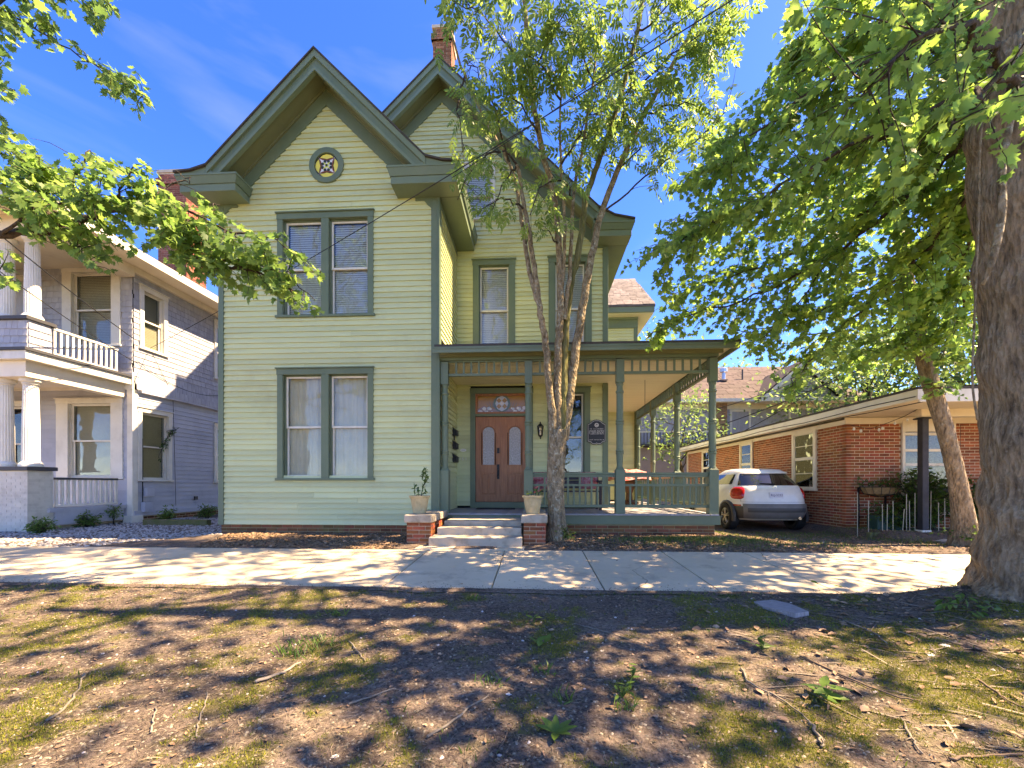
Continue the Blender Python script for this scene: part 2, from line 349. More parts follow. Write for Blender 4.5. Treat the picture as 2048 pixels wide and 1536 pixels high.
# ================================================================ the setting: ground, sidewalk, beds
SW0, SW1 = 4.30, 6.36            # near and far edge of the sidewalk
def sstep(a, b, x): t = np.clip((x-a)/(b-a), 0, 1); return t*t*(3-2*t)
def wob(x, y, f, s=0.0):
    return (np.sin(x*f*1.0+y*f*0.7+s)+np.sin(x*f*0.53-y*f*1.31+1.7+s)+np.sin(-x*f*1.63+y*f*0.41+4.1+s)+np.sin(x*f*2.3+y*f*1.9+2.2+s)*0.6)/3.6
def gz(x, y):
    x = np.asarray(x, float); y = np.asarray(y, float)
    verge = -0.15-0.045*np.clip(SW0-y, 0, 3.2)-0.02*np.clip(1.1-y, 0, 30)
    verge = verge+0.022*wob(x, y, 1.7)+0.010*wob(x, y, 5.1, 1)+0.004*wob(x, y, 15, 2)
    verge = verge+0.16*np.exp(-((x-4.35)**2+(y-3.9)**2)/0.9)          # swell round the big tree's roots
    walk = -0.24+0*x
    bed = -0.05+0.015*sstep(SW1, 7.6, y)+0.018*wob(x, y, 2.3)+0.008*wob(x, y, 9)
    bed = bed+0.07*np.exp(-((x-2.6)**2/2.5+(y-7.0)**2/0.25))
    drive = -0.05-0.13*sstep(6.6, 10.2, y)+0.012*wob(x, y, 2.0)+0.006*wob(x, y, 7)
    left = -0.07-0.02*sstep(6.4, 9, y)+0.008*wob(x, y, 3)
    far = np.where(x > 0, bed+(drive-bed)*sstep(3.6, 4.3, x), bed+(left-bed)*sstep(-6.2, -6.9, x))
    far = far+(0.14)*sstep(6.75, 7.05, x)*sstep(8, 9, y)
    z = np.where(y < SW0-0.03, verge, np.where(y < SW1+0.02, walk, far))
    return z*(1-sstep(14, 24, np.hypot(x, y-5)))-0.25*sstep(14, 24, np.hypot(x, y-5))
def axis(segs):
    a = []
    for x0, x1, d in segs: a += list(np.arange(x0, x1-1e-6, d))
    a.append(segs[-1][1]); return np.array(a)
gx = axis([(-400, -60, 40), (-60, -12, 4), (-12, -7, 0.25), (-7, 7, 0.07), (7, 12, 0.25), (12, 60, 4), (60, 400, 40)])
gy = axis([(-300, -40, 40), (-40, -2, 3), (-2, 0.8, 0.3), (0.8, 4.24, 0.045), (4.24, 4.30, 0.03), (4.30, 6.32, 0.4), (6.32, 6.44, 0.04), (6.44, 8.4, 0.07), (8.4, 14, 0.3), (14, 60, 4), (60, 600, 60)])
GX, GY = np.meshgrid(gx, gy); GZ = gz(GX, GY)
nv = GX.size; idx = np.arange(nv).reshape(GX.shape)
Fq = np.stack([idx[:-1, :-1], idx[:-1, 1:], idx[1:, 1:], idx[1:, :-1]], -1).reshape(-1, 4)
def mossmask(x, y):
    x = np.asarray(x, float); y = np.asarray(y, float)
    m = wob(x, y, 3.1, 0.4)*0.55+wob(x, y, 7.3, 2.6)*0.55+wob(x, y, 17, 1.1)*0.4+wob(x, y, 43, .3)*0.35
    side = 0.5*sstep(0.6, 2.4, x)*sstep(4.4, 3.4, y)+0.16*sstep(-0.6, -2.6, x)+0.12*sstep(2.6, 1.6, y)*sstep(0.5, 1.5, np.abs(x))
    return np.clip((m+side-0.14)*2.4, 0, 1)*(y < SW0)
gm, gnt, gb = newmat('dirt_and_moss'); L = gnt.links.new
geo = N_(gnt, 'ShaderNodeNewGeometry'); att = N_(gnt, 'ShaderNodeAttribute', attribute_name='moss')
na = N_(gnt, 'ShaderNodeTexNoise', Scale=1.6, Detail=10, Roughness=0.7); nb = N_(gnt, 'ShaderNodeTexNoise', Scale=38, Detail=8, Roughness=0.75); nc = N_(gnt, 'ShaderNodeTexNoise', Scale=170, Detail=4, Roughness=0.7)
for n in (na, nb, nc): L(geo.outputs['Position'], n.inputs['Vector'])
ra = N_(gnt, 'ShaderNodeValToRGB'); e = ra.color_ramp.elements; e[0].position = 0.36; e[0].color = (0.125, 0.098, 0.085, 1); e[1].position = 0.64; e[1].color = (0.22, 0.18, 0.155, 1)
L(na.outputs['Fac'], ra.inputs[0])
rb = N_(gnt, 'ShaderNodeValToRGB'); e = rb.color_ramp.elements; e[0].position = 0.36; e[0].color = (0.30, 0.27, 0.26, 1); e[1].position = 0.66; e[1].color = (1.5, 1.42, 1.32, 1)
L(nb.outputs['Fac'], rb.inputs[0])
mm = N_(gnt, 'ShaderNodeMix', data_type='RGBA', blend_type='MULTIPLY'); mm.inputs[0].default_value = 1; L(ra.outputs[0], mm.inputs[6]); L(rb.outputs[0], mm.inputs[7])
mo = N_(gnt, 'ShaderNodeMix', data_type='RGBA'); L(mm.outputs[2], mo.inputs[6]); mo.inputs[7].default_value = (0.125, 0.13, 0.02, 1)
mt = N_(gnt, 'ShaderNodeMath', operation='MULTIPLY'); L(att.outputs['Fac'], mt.inputs[0])
rr = N_(gnt, 'ShaderNodeMapRange'); rr.inputs[1].default_value = 0.35; rr.inputs[2].default_value = 0.6; L(nb.outputs['Fac'], rr.inputs[0]); L(rr.outputs[0], mt.inputs[1])
L(mt.outputs[0], mo.inputs[0]); L(mo.outputs[2], gb.inputs['Base Color']); gb.inputs['Roughness'].default_value = 0.95; gb.inputs['Specular IOR Level'].default_value = 0.1
ad = N_(gnt, 'ShaderNodeMath', operation='ADD'); L(nb.outputs['Fac'], ad.inputs[0]); L(nc.outputs['Fac'], ad.inputs[1])
bp = N_(gnt, 'ShaderNodeBump', Strength=0.9, Distance=0.012); L(ad.outputs[0], bp.inputs['Height']); L(bp.outputs[0], gb.inputs['Normal'])
ground = raw_mesh('ground', np.stack([GX, GY, GZ], -1).reshape(-1, 3), Fq, gm, smooth=True); tag(ground, kind='structure')
at_ = ground.data.attributes.new('moss', 'FLOAT', 'POINT'); at_.data.foreach_set('value', mossmask(GX, GY).astype(np.float32).ravel())

# sidewalk: joint bed with concrete slabs on it
def swz(y): return -0.145+(y-SW0)/(SW1-SW0)*0.088
mb = MB(); mb.add([(-40, SW0+.03, -.30), (40, SW0+.03, -.30), (40, SW1-.02, -.30), (-40, SW1-.02, -.30), (-40, SW0+.03, swz(SW0)-.035), (40, SW0+.03, swz(SW0)-.035), (40, SW1-.02, swz(SW1)-.035), (-40, SW1-.02, swz(SW1)-.035)],
    [(0, 1, 2, 3), (4, 5, 6, 7), (0, 1, 5, 4), (1, 2, 6, 5), (2, 3, 7, 6), (3, 0, 4, 7)])
sidewalk = mb.build('sidewalk', M['joint']); tag(sidewalk, kind='structure')
jx = [0.72+1.17*k for k in range(-16, 15)]
for k in range(len(jx)-1):
    x0, x1 = jx[k]+.007, jx[k+1]-.007; s = random.uniform(-.004, .004); s2 = random.uniform(-.003, .003)
    y0 = SW0+random.uniform(-.012, .012); y1 = SW1+random.uniform(-.01, .01)
    mb = MB(); nx, ny = 5, 6; g = 0.006
    mb.add([(x0, y0, swz(y0)-.13), (x1, y0, swz(y0)-.13), (x1, y1, swz(y1)-.13), (x0, y1, swz(y1)-.13),
            (x0, y0, swz(y0)-g+s), (x1, y0, swz(y0)-g+s+s2), (x1, y1, swz(y1)-g+s+s2), (x0, y1, swz(y1)-g+s),
            (x0+g, y0+g, swz(y0)+s), (x1-g, y0+g, swz(y0)+s+s2), (x1-g, y1-g, swz(y1)+s+s2), (x0+g, y1-g, swz(y1)+s)],
           [(0, 3, 2, 1), (0, 1, 5, 4), (1, 2, 6, 5), (2, 3, 7, 6), (3, 0, 4, 7), (4, 5, 9, 8), (5, 6, 10, 9), (6, 7, 11, 10), (7, 4, 8, 11), (8, 9, 10, 11)])
    mb.build('slab', M['conc'], sidewalk)
# short concrete landing from the sidewalk to the steps
mb = MB(); mb.box(-1.86, -.16, SW1+.012, 6.72, -.2, -.048); o = mb.build('path', M['conc'], bev=.006); tag(o, kind='structure')
# gravel strip beside the left neighbour
def inpoly(px, py, poly):
    ins = False; n = len(poly); j = n-1
    for i in range(n):
        xi, yi = poly[i]; xj, yj = poly[j]
        if (yi > py) != (yj > py) and px < (xj-xi)*(py-yi)/(yj-yi)+xi: ins = not ins
        j = i
    return ins
rockv = np.array([(math.cos(a)*(1+.25*math.sin(3*a+k)), math.sin(a)*(1-.2*math.cos(2*a+k)), h) for k, (h, ) in enumerate(((0,),)) for a in np.arange(6)*math.pi/3]+[(0, 0, .75), (.3, .2, .7), (-.25, .3, .68)])
rockf = np.array([(0, 1, 7), (1, 2, 7), (2, 8, 7), (2, 3, 8), (3, 4, 8), (4, 6, 8), (4, 5, 6), (5, 0, 6), (0, 7, 6), (6, 7, 8)])
def rand_dirs(n, zmin=0.0, flat=1.0):
    a = RNG.uniform(0, 2*math.pi, n); t = RNG.uniform(-1, 1, n)*(1-flat)
    return np.stack([np.cos(a), np.sin(a), t], 1)
def ups(n, tilt):
    v = RNG.normal(0, tilt, (n, 3)); v[:, 2] += 1; return v
M['gravel'] = surf('grey_gravel', (0.42, 0.40, 0.37), (0.28, 0.26, 0.24), rough=0.9, scale=20, bump=0.3, rnd=0.35)
n = 9000; X = RNG.uniform(-11.5, -5.4, n); Y = RNG.uniform(6.4, 12.5, n); keep = (X < -6.55) | (Y < 8.0); keep &= (X < -7.2+0.0*Y) | (Y > 8.3) | (X < -5.8-(8.3-Y)*1.1); X, Y = X[keep], Y[keep]
P = np.stack([X, Y, gz(X, Y)-.003], 1); V, F = scatter(rockv, rockf, P, rand_dirs(len(P)), ups(len(P), .3), RNG.uniform(.012, .034, len(P)))
tag(raw_mesh('gravel', V, F, M['gravel']), 'loose pale grey gravel between the two houses', 'gravel', kind='stuff')
# bark mulch and fallen leaves in the beds along the house
M['mulch'] = surf('brown_mulch', (0.25, 0.15, 0.092), (0.13, 0.08, 0.052), rough=0.9, scale=25, bump=0.3, rnd=0.5)
M['deadleaf'] = surf('fallen_leaf', (0.33, 0.215, 0.135), (0.20, 0.12, 0.072), rough=0.8, scale=20, bump=0.2, rnd=0.45)
chipv = np.array([(-.16, -.5, 0), (.16, -.45, .02), (.13, .5, 0), (-.18, .42, .03), (-.1, -.4, .16), (.1, -.4, .15), (.08, .4, .15), (-.12, .35, .17)])
chipf = np.array([(0, 1, 5, 4), (1, 2, 6, 5), (2, 3, 7, 6), (3, 0, 4, 7), (4, 5, 6, 7)])
def bedpts(n):
    X = RNG.uniform(-6.3, 4.6, n); Y = RNG.uniform(6.37, 8.34, n)
    k = ~((X > -2.25) & (X < .25) & (Y < 8.4)) & ((X > -5.4-(Y-6.4)*.4))
    k &= (X < 3.7) | (RNG.random(n) < np.clip((4.6-X)/.9, 0, 1)*.6)
    k |= (X > -2.6) & (X < -2.2) & (Y > 6.4); return X[k], Y[k]
X, Y = bedpts(15000); P = np.stack([X, Y, gz(X, Y)+RNG.uniform(0, .012, len(X))], 1)
V, F = scatter(chipv, chipf, P, rand_dirs(len(P), 0, .8), ups(len(P), .45), RNG.uniform(.022, .06, len(P)))
tag(raw_mesh('bark_mulch', V, F, M['mulch']), 'brown bark mulch in the beds beside the front steps', 'mulch', kind='stuff')
dlv = np.array([(0, -.5, 0), (.28, -.1, .09), (.2, .3, .06), (0, .55, .02), (-.22, .28, .1), (-.27, -.12, .05), (0, 0, -.03)])
dlf = np.array([(0, 1, 6), (1, 2, 6), (2, 3, 6), (3, 4, 6), (4, 5, 6), (5, 0, 6)])
X, Y = bedpts(6500); X2 = RNG.uniform(-7, 6.5, 5200); Y2 = RNG.uniform(.9, 4.28, 5200); X3 = RNG.uniform(3.8, 8.5, 1500); Y3 = RNG.uniform(6.4, 9.5, 1500)
X4 = RNG.uniform(-7, 6, 260); Y4 = np.where(RNG.random(260) < .5, RNG.uniform(4.3, 4.7, 260), RNG.uniform(5.7, 6.35, 260)); 
X = np.r_[X, X2, X3, X4]; Y = np.r_[Y, Y2, Y3, Y4]; Z = np.where((Y > SW0) & (Y < SW1), swz(Y)+.004, gz(X, Y)+.008)
V, F = scatter(dlv, dlf, np.stack([X, Y, Z], 1), rand_dirs(len(X), 0, .85), ups(len(X), .4), np.r_[RNG.uniform(.03, .075, len(X)-len(X2)-len(X3)-260), RNG.uniform(.008, .034, len(X2)), RNG.uniform(.03, .06, len(X3)), RNG.uniform(.012, .03, 260)])
tag(raw_mesh('leaf_litter', V, F, M['deadleaf']), 'dry brown fallen leaves strewn over soil and sidewalk', 'leaf litter', kind='stuff')
# needle-fine twig litter on the verge
M['needle'] = surf('twig_litter', (0.27, 0.20, 0.15), (0.08, 0.058, 0.046), rough=0.9, scale=30, bump=0, rnd=0.45)
ndv = np.array([(-.02, -.5, 0), (.02, -.5, .0), (.025, .1, .05), (-.015, .5, .0), (0, 0, .06)]); ndf = np.array([(0, 1, 4), (1, 2, 4), (2, 3, 4), (3, 0, 4)])
n = 60000; Y = .9+(RNG.random(n)**1.25)*3.36; X = RNG.uniform(-1, 1, n)*(1.6*Y+1.2); P = np.stack([X, Y, gz(X, Y)+RNG.uniform(0, .006, n)], 1)
V, F = scatter(ndv, ndf, P, rand_dirs(n, 0, .8), ups(n, .35), np.stack([RNG.uniform(.05, .13, n)]*3, 1)*RNG.uniform(.2, .55, (n, 1)))
tag(raw_mesh('twig_litter', V, F, M['needle']), 'fine brown twig and needle litter on the verge', 'litter', kind='stuff')
# moss tufts
M['moss'] = leafmat('moss', ((0.08, 0.105, 0.014), (0.13, 0.15, 0.018), (0.19, 0.195, 0.026), (0.26, 0.24, 0.04)), 0.25, 0.8)
n = 480000; Y = .9+(RNG.random(n)**1.2)*3.38; X = RNG.uniform(-1, 1, n)*(1.6*Y+1.2); k = mossmask(X, Y)**1.3 > RNG.random(n); X, Y = X[k], Y[k]; n = len(X)
tuv = np.array([(-.16, 0, 0), (.16, 0, 0), (.02, .25, 1)]); tuf = np.array([(0, 1, 2)])
P = np.stack([X, Y, gz(X, Y)+.008*mossmask(X, Y)], 1)
V, F = scatter(tuv, tuf, P, rand_dirs(n), ups(n, .45), RNG.uniform(.006, .018, n))
tag(raw_mesh('moss', V, F, M['moss']), 'yellow green moss patches on the bare verge', 'moss', kind='stuff')
# crumbs of soil and bark
M['crumb'] = surf('soil_crumb', (0.225, 0.178, 0.145), (0.08, 0.062, 0.052), rough=0.95, scale=26, bump=0.2, rnd=0.75)
n = 48000; Y = .9+(RNG.random(n)**1.25)*3.36; X = RNG.uniform(-1, 1, n)*(1.6*Y+1.2)
V, F = scatter(rockv, rockf, np.stack([X, Y, gz(X, Y)-.002], 1), rand_dirs(n), ups(n, .4), np.stack([RNG.uniform(.003, .0105, n)]*3, 1)*RNG.uniform(.6, 1.4, (n, 3)))
tag(raw_mesh('soil_crumbs', V, F, M['crumb']), 'crumbs of soil and bark all over the verge', 'soil', kind='stuff')
# pebbles and oyster shell bits
M['pebble'] = surf('pale_pebble', (0.55, 0.51, 0.46), (0.40, 0.37, 0.33), rough=0.8, scale=20, bump=0.2, rnd=0.3)
n = 380; Y = RNG.uniform(.9, 4.25, n); X = RNG.uniform(-1, 1, n)*(1.5*Y+1); V, F = scatter(rockv, rockf, np.stack([X, Y, gz(X, Y)], 1), rand_dirs(n), ups(n, .25), np.stack([RNG.uniform(.004, .012, n)]*3, 1)*RNG.uniform(.6, 1.3, (n, 3)))
tag(raw_mesh('pebbles', V, F, M['pebble']), 'small pale pebbles and shell bits scattered on the soil', 'pebbles', kind='stuff')
# short grass and weeds in front of the car and along the beds
bladev = np.array([(-.05, 0, 0), (.05, 0, 0), (.035, .12, .55), (0, .4, 1.0)]); bladef = np.array([(0, 1, 2, 3)])
M['grass'] = leafmat('grass', ((0.06, 0.10, 0.02), (0.10, 0.15, 0.03), (0.17, 0.20, 0.05)), 0.35, 0.6)
def grass_patch(name, label, X, Y, h0, h1):
    n = len(X); P = np.stack([X, Y, gz(X, Y)-.003], 1); V, F = scatter(bladev, bladef, P, rand_dirs(n), ups(n, .3), np.stack([RNG.uniform(.06, .1, n), RNG.uniform(h0, h1, n), RNG.uniform(h0, h1, n)], 1))
    tag(raw_mesh(name, V, F, M['grass']), label, 'grass', kind='stuff')
n = 9000; X = RNG.uniform(3.7, 8.2, n); Y = RNG.uniform(6.5, 10.3, n); k = wob(X, Y, 2.4, 3)+RNG.normal(0, .3, n)+.25*(Y-8) > .1; k &= ~((X > 4.7) & (X < 6.6) & (Y > 10)); grass_patch('driveway_grass', 'sparse low grass on the dirt parking strip', X[k], Y[k], .02, .06)
n = 2600; X = RNG.normal(2.7, .75, n); Y = RNG.normal(7.05, .22, n); k = (Y > 6.45) & (Y < 8.1) & (X < 4.6); grass_patch('ground_cover', 'pale green ground cover in the bed before the porch', X[k], Y[k], .03, .09)
n = 900; X = RNG.uniform(-7, 6, n); Y = SW0-np.abs(RNG.normal(0, .06, n))-.02; k = wob(X, Y*0, 2.1, 5) > .1; grass_patch('edge_grass', 'thin grass blades along the sidewalk edge', X[k], Y[k], .015, .05)
# street behind the viewer, kerb along the verge
mb = MB(); mb.box(-60, 60, -10.5, -1.2, -.6, -.46); o = mb.build('road', surf('pale_bounce_road', (.42, .385, .335), (.35, .32, .28), rough=.9, scale=3, detail=9, bump=.4, bscale=90)); tag(o, kind='structure')  # out of view; toned pale so it bounces sunlight onto the house front
mb = MB(); mb.box(-60, 60, -1.2, -1.03, -.6, -.33); o = mb.build('kerb', M['conc'], bev=.015); tag(o, kind='structure')

n = 5200; Y = .9+(RNG.random(n)**1.2)*3.36; X = RNG.uniform(-1, 1, n)*(1.6*Y+1.2); k = wob(X, Y, 2.7, 6)+wob(X, Y, 6.1, 3)*.6 > .35; grass_patch('verge_grass', 'scattered thin grass blades over the verge', X[k], Y[k], .012, .05)

# soil creeping over the near edge of the slabs, cracks in the concrete
xs = np.arange(-9, 9, .03); o_ = .045+.035*wob(xs, xs*0, 3.1, 2)+.025*wob(xs, xs*0, 11, 4)+.012*wob(xs, xs*0, 37, 1); o_ = np.maximum(o_, -.02)
V = np.concatenate([np.stack([xs, SW0-.06+0*xs, np.minimum(gz(xs, SW0-.06+0*xs)+.01, swz(SW0)+.004)], 1), np.stack([xs, SW0+.5*o_, swz(SW0+.5*o_)+.014], 1), np.stack([xs, SW0+o_, swz(SW0+o_)+.0025], 1)]); m_ = len(xs); i_ = np.arange(m_-1)
F = np.concatenate([np.stack([i_, i_+1, m_+i_+1, m_+i_], 1), np.stack([m_+i_, m_+i_+1, 2*m_+i_+1, 2*m_+i_], 1)]); tag(raw_mesh('soil_edge', V, F, gm, smooth=True), kind='structure')
n = 7000; X = RNG.uniform(-8, 7, n); Y = SW0+np.abs(RNG.normal(0, .05, n))*RNG.uniform(.2, 2.2, n)-.02; V, F = scatter(rockv, rockf, np.stack([X, Y, swz(Y)+.002], 1), rand_dirs(n), ups(n, .3), RNG.uniform(.002, .007, n))
tag(raw_mesh('edge_soil', V, F, M['crumb']), 'crumbs of soil spilled onto the near sidewalk edge', 'soil', kind='stuff')
for k, pts in enumerate((((-2.9, 4.4), (-2.75, 4.9), (-2.82, 5.3), (-2.6, 5.8), (-2.66, 6.3)), ((1.0, 4.35), (1.25, 4.7), (1.2, 5.2), (1.5, 5.6)), ((-5.6, 5.1), (-5.1, 5.25), (-4.8, 5.2), (-4.2, 5.45)), ((3.3, 6.3), (3.1, 5.8), (3.25, 5.4), (2.95, 5.0)))):
    P = []; rg = random.Random(k)
    for (a, b), (c, d) in zip(pts, pts[1:]):
        for t in np.linspace(0, 1, 9)[:-1]: P.append((a+(c-a)*t+rg.uniform(-.012, .012), b+(d-b)*t+rg.uniform(-.012, .012)))
    mb = MB(); vs = []
    for i, (x, y) in enumerate(P): w_ = .0045*(1-.7*i/len(P)); vs += [(x-w_, y, swz(y)+.0045), (x+w_, y+w_*.5, swz(y)+.0045)]
    mb.add(vs, [(2*i, 2*i+1, 2*i+3, 2*i+2) for i in range(len(P)-1)]); mb.build('crack', M['joint'], sidewalk, fixn=False)
# ================================================================ the green Victorian house
XL, XR, YF, YB, MR = -6.42, -1.92, 8.25, 10.20, 1.74
house = thing('victorian_house', 'sage green two storey Victorian house with dark green trim and twin gables', 'house', (-2.2, 10.5, 0))
EXPO = 0.108
clap = unit_mesh('clapboard', M['sage'], lambda mb: mb.add([(0, 0, 0), (1, 0, 0), (0, -.038, 0), (1, -.038, 0), (0, -.034, .03), (1, -.034, .03), (0, -.006, .126), (1, -.006, .126), (0, 0, .126), (1, 0, .126)],
    [(0, 1, 3, 2), (2, 3, 5, 4), (4, 5, 7, 6), (6, 7, 9, 8), (8, 9, 1, 0), (0, 2, 4, 6, 8), (1, 3, 5, 7, 9)]))
wall = MB(); wall.box(XL+.06, XR-.06, YF+.25, YB+.6, -.2, 6.8)
wall.prism([(XL+.3, 6.8), (-4.17, 8.9), (XR-.3, 6.8)], YF+.25, YB+.6)
wall.box(-6.1, MR-.04, YB+.25, 17.4, -.2, 6.9); wall.prism([(-6.1, 6.9), (-2.26, 10.6), (MR-.1, 6.9)], YB+.25, 17.4)
wall.prism([(10.7, 6.9), (13.9, 10.3), (17.1, 6.9)], -6.1, -2.3, axis='x')
wall.box(MR-.06, 3.42, 14.5, 19, -.2, 6.6)
wall = wall.build('wall', M['interior'], house)
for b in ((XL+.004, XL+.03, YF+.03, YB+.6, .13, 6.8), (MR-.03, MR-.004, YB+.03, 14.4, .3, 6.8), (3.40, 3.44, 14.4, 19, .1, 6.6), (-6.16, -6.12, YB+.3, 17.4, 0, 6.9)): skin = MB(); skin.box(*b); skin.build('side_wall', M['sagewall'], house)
recs = []
def boards(z0, z1, spans, plane, rot, split=0.3):
    "spans(z) -> list of (a,b); plane: y of a front wall or x of a right facing wall"
    k = 0; z = z0
    while z < z1-.02:
        for a, b in spans(z+.05):
            if b-a < .05: continue
            cuts = [a, b]
            if b-a > 2.2 and random.random() < split: cuts = [a, a+(b-a)*random.uniform(.3, .7), b]
            for p, q in zip(cuts, cuts[1:]):
                L_ = q-p-(.003 if len(cuts) > 2 else 0)
                jz = random.uniform(-.0035, .0035)
                recs.append(((p, plane, z+jz), 0, (L_, 1, 1)) if rot == 0 else ((plane, p, z+jz), R(90), (L_, 1, 1)))
        z += EXPO
def cut(a, b, holes, z):
    out = [(a, b)]
    for x0, x1, z0, z1 in holes:
        if z0 < z < z1:
            new = []
            for p, q in out:
                if x1 <= p or x0 >= q: new.append((p, q)); continue
                if x0 > p: new.append((p, x0))
                if x1 < q: new.append((x1, q))
            out = new
    return out
W_LO = (-5.18, -3.21, 1.06, 3.27); W_UP = (-5.18, -3.21, 4.34, 6.40)
W2 = (-1.50, -.47, 4.0, 6.39); W3 = (.338, 1.37, 4.0, 6.40); WA = (-1.77, -.95, 7.40, 8.76); W4 = (.314, 1.334, 1.02, 3.27); DR = (-1.562, -.036, .3, 3.28)
def gab(cx, top, k, z): h = (top-z)/k; return cx-h, cx+h
def s_wing(z):
    a, b = XL+.10, XR-.10
    if z > 6.5: a, b = XL+.1, XR-.1
    if z > 6.75:
        g0, g1 = gab(-4.17, 8.74, .985, z); a, b = max(a, g0), min(b, g1)
    return cut(a, b, [W_LO, W_UP, (-4.40, -3.93, 7.10, 7.58)], z) if b > a else []
boards(.133, 8.66, s_wing, YF, 0)
def s_main(z):
    a, b = XR+.01, MR-.10
    if z > 6.9: a = -4.17+(9.3-z)/1.02-.25
    if z > 6.75:
        g0, g1 = gab(-2.26, 10.5, .985, z); a, b = max(a, g0), min(b, g1)
    return cut(a, b, [W2, W3, WA], z) if b > a else []
boards(4.1, 10.4, s_main, YB, 0)
boards(.42, 3.36, lambda z: cut(XR+.01, MR-.10, [W4, DR], z), YB, 0)
boards(.37, 3.36, lambda z: [(YF+.10, YB-.01)], XR, 1); boards(3.9, 6.75, lambda z: [(YF+.10, YB-.01)], XR, 1)
boards(.42, 3.36, lambda z: [(MR-.05, 3.40)], 14.3, 0); boards(4.6, 6.3, lambda z: cut(MR-.05, 3.34, [(2.3, 3.02, 4, 5.72)], z), 14.3, 0)
pieces('clapboard', clap, recs, wall, 300, 'clapboard_courses')

def trimbox(name, *b, mat='trim', bev=.005, parent=None):
    mb = MB(); mb.box(*b); return mb.build(name, M[mat], parent or house, bev=bev)
# corner boards
for x0, x1, y0, y1, z0, z1 in ((XL, XL+.11, YF-.050, YF+.12, .12, 6.58), (XR-.12, XR, YF-.050, YF-.002, .12, 6.58), (XR, XR+.050, YF-.050, YF+.11, .12, 6.75), (MR-.11, MR+.02, YB-.050, YB+.1, .35, 3.36), (MR-.11, MR+.02, YB-.050, YB+.1, 4.05, 6.62), (3.34, 3.45, 14.26, 14.4, .35, 3.36), (3.32, 3.45, 14.26, 14.4, 4.5, 6.2)):
    trimbox('corner_board', x0, x1, y0, y1, z0, z1)

def band(mb, prof, cx, v0, v1, ya, yb, sides=(-1, 1), zc=None):
    "slab hanging v0..v1 below a roof profile (dx,z) mirrored about cx, extruded ya..yb"
    for s in sides:
        top = [(cx+s*dx, z+v0) for dx, z in prof]; bot = [(cx+s*dx, z+v1) for dx, z in prof]
        for (a, b), (c, d) in zip(zip(top, top[1:]), zip(bot, bot[1:])):
            poly = [a, b, d, c]
            if zc is not None:                                     # mitre where it dies into the level cornice return
                out = []
                for p, q in zip(poly, poly[1:]+poly[:1]):
                    if p[1] >= zc: out.append(p)
                    if (p[1] >= zc) != (q[1] >= zc): t = (zc-p[1])/(q[1]-p[1]); out.append((p[0]+(q[0]-p[0])*t, zc))
                poly = out
            if len(poly) > 2: mb.prism(poly, ya, yb)
P1 = [(0, 9.23), (2.13, 7.10), (2.45, 7.01), (2.78, 6.985)]; C1 = -4.17
P2 = [(0, 10.97), (3.72, 7.33), (4.10, 7.12), (4.55, 7.02)]; C2 = -2.26
def gable(prof, cx, yr, yw, yback, zc, sides=(-1, 1)):
    mb = MB(); band(mb, prof, cx, 0, -.034, yr-.025, yback, sides); rf = mb.build('roof', M['roof'], house)
    p2 = prof[:2]
    mb = MB(); band(mb, prof[:2], cx, -.036, -.17, yr, yr+.07, sides, zc); mb.build('crown_moulding', M['trimlt'], rf)
    mb = MB(); band(mb, prof[:2], cx, -.172, -.36, yr+.045, yr+.09, sides, zc); mb.build('rake_board', M['trim'], rf)
    mb = MB(); band(mb, prof[:2], cx, -.34, -.41, yr+.02, yr+.11, sides, zc); mb.build('rake_moulding', M['trimlt'], rf)
    mb = MB(); band(mb, prof[:2], cx, -.30, -.33, yr+.09, yw+.02, sides); mb.build('soffit', M['soffit'], rf)
    mb = MB(); band(mb, prof[:2], cx, -.33, -.69, yw-.05, yw-.005, sides); mb.build('frieze_board', M['trim'], rf)
    mb = MB(); band(mb, prof[:2], cx, -.33, -.38, yw-.08, yw-.05, sides); mb.build('bed_moulding', M['soffit'], rf)
    return rf
r1 = gable(P1, C1, 7.74, YF, 13.0, 6.932); r2 = gable(P2, C2, 9.70, YB, 17.9, 6.967)
for (cx_, pr_, yr_, zc_, par_) in ((C1, P1, 7.76, 6.932, r1), (C2, P2, 9.72, 6.967, r2)):     # filler under the bell-cast eaves
    mb = MB()
    for s in ((-1, 1) if cx_ == C1 else (1,)):
        q = [(cx_+s*dx, z-.036) for dx, z in pr_[1:]]; mb.prism(q+[(cx_+s*(pr_[3][0]-.02), zc_+.001), (cx_+s*(pr_[1][0]-.12), zc_+.001)], yr_, yr_+.3)
    mb.build('eave_filler', M['trimlt'], par_)
# left facing cross gable behind (its outline shades the neighbour)
mb = MB()
for s in (-1, 1):
    for (a, b), (c, d) in zip([(dx*.9, z) for dx, z in P2], [(dx*.9, z) for dx, z in P2][1:]):
        mb.prism([(13.9+s*a, b), (13.9+s*c, d), (13.9+s*c, d-.05), (13.9+s*a, b-.05)], -6.85, -2.2, axis='x')
mb.build('roof', M['roof'], house)
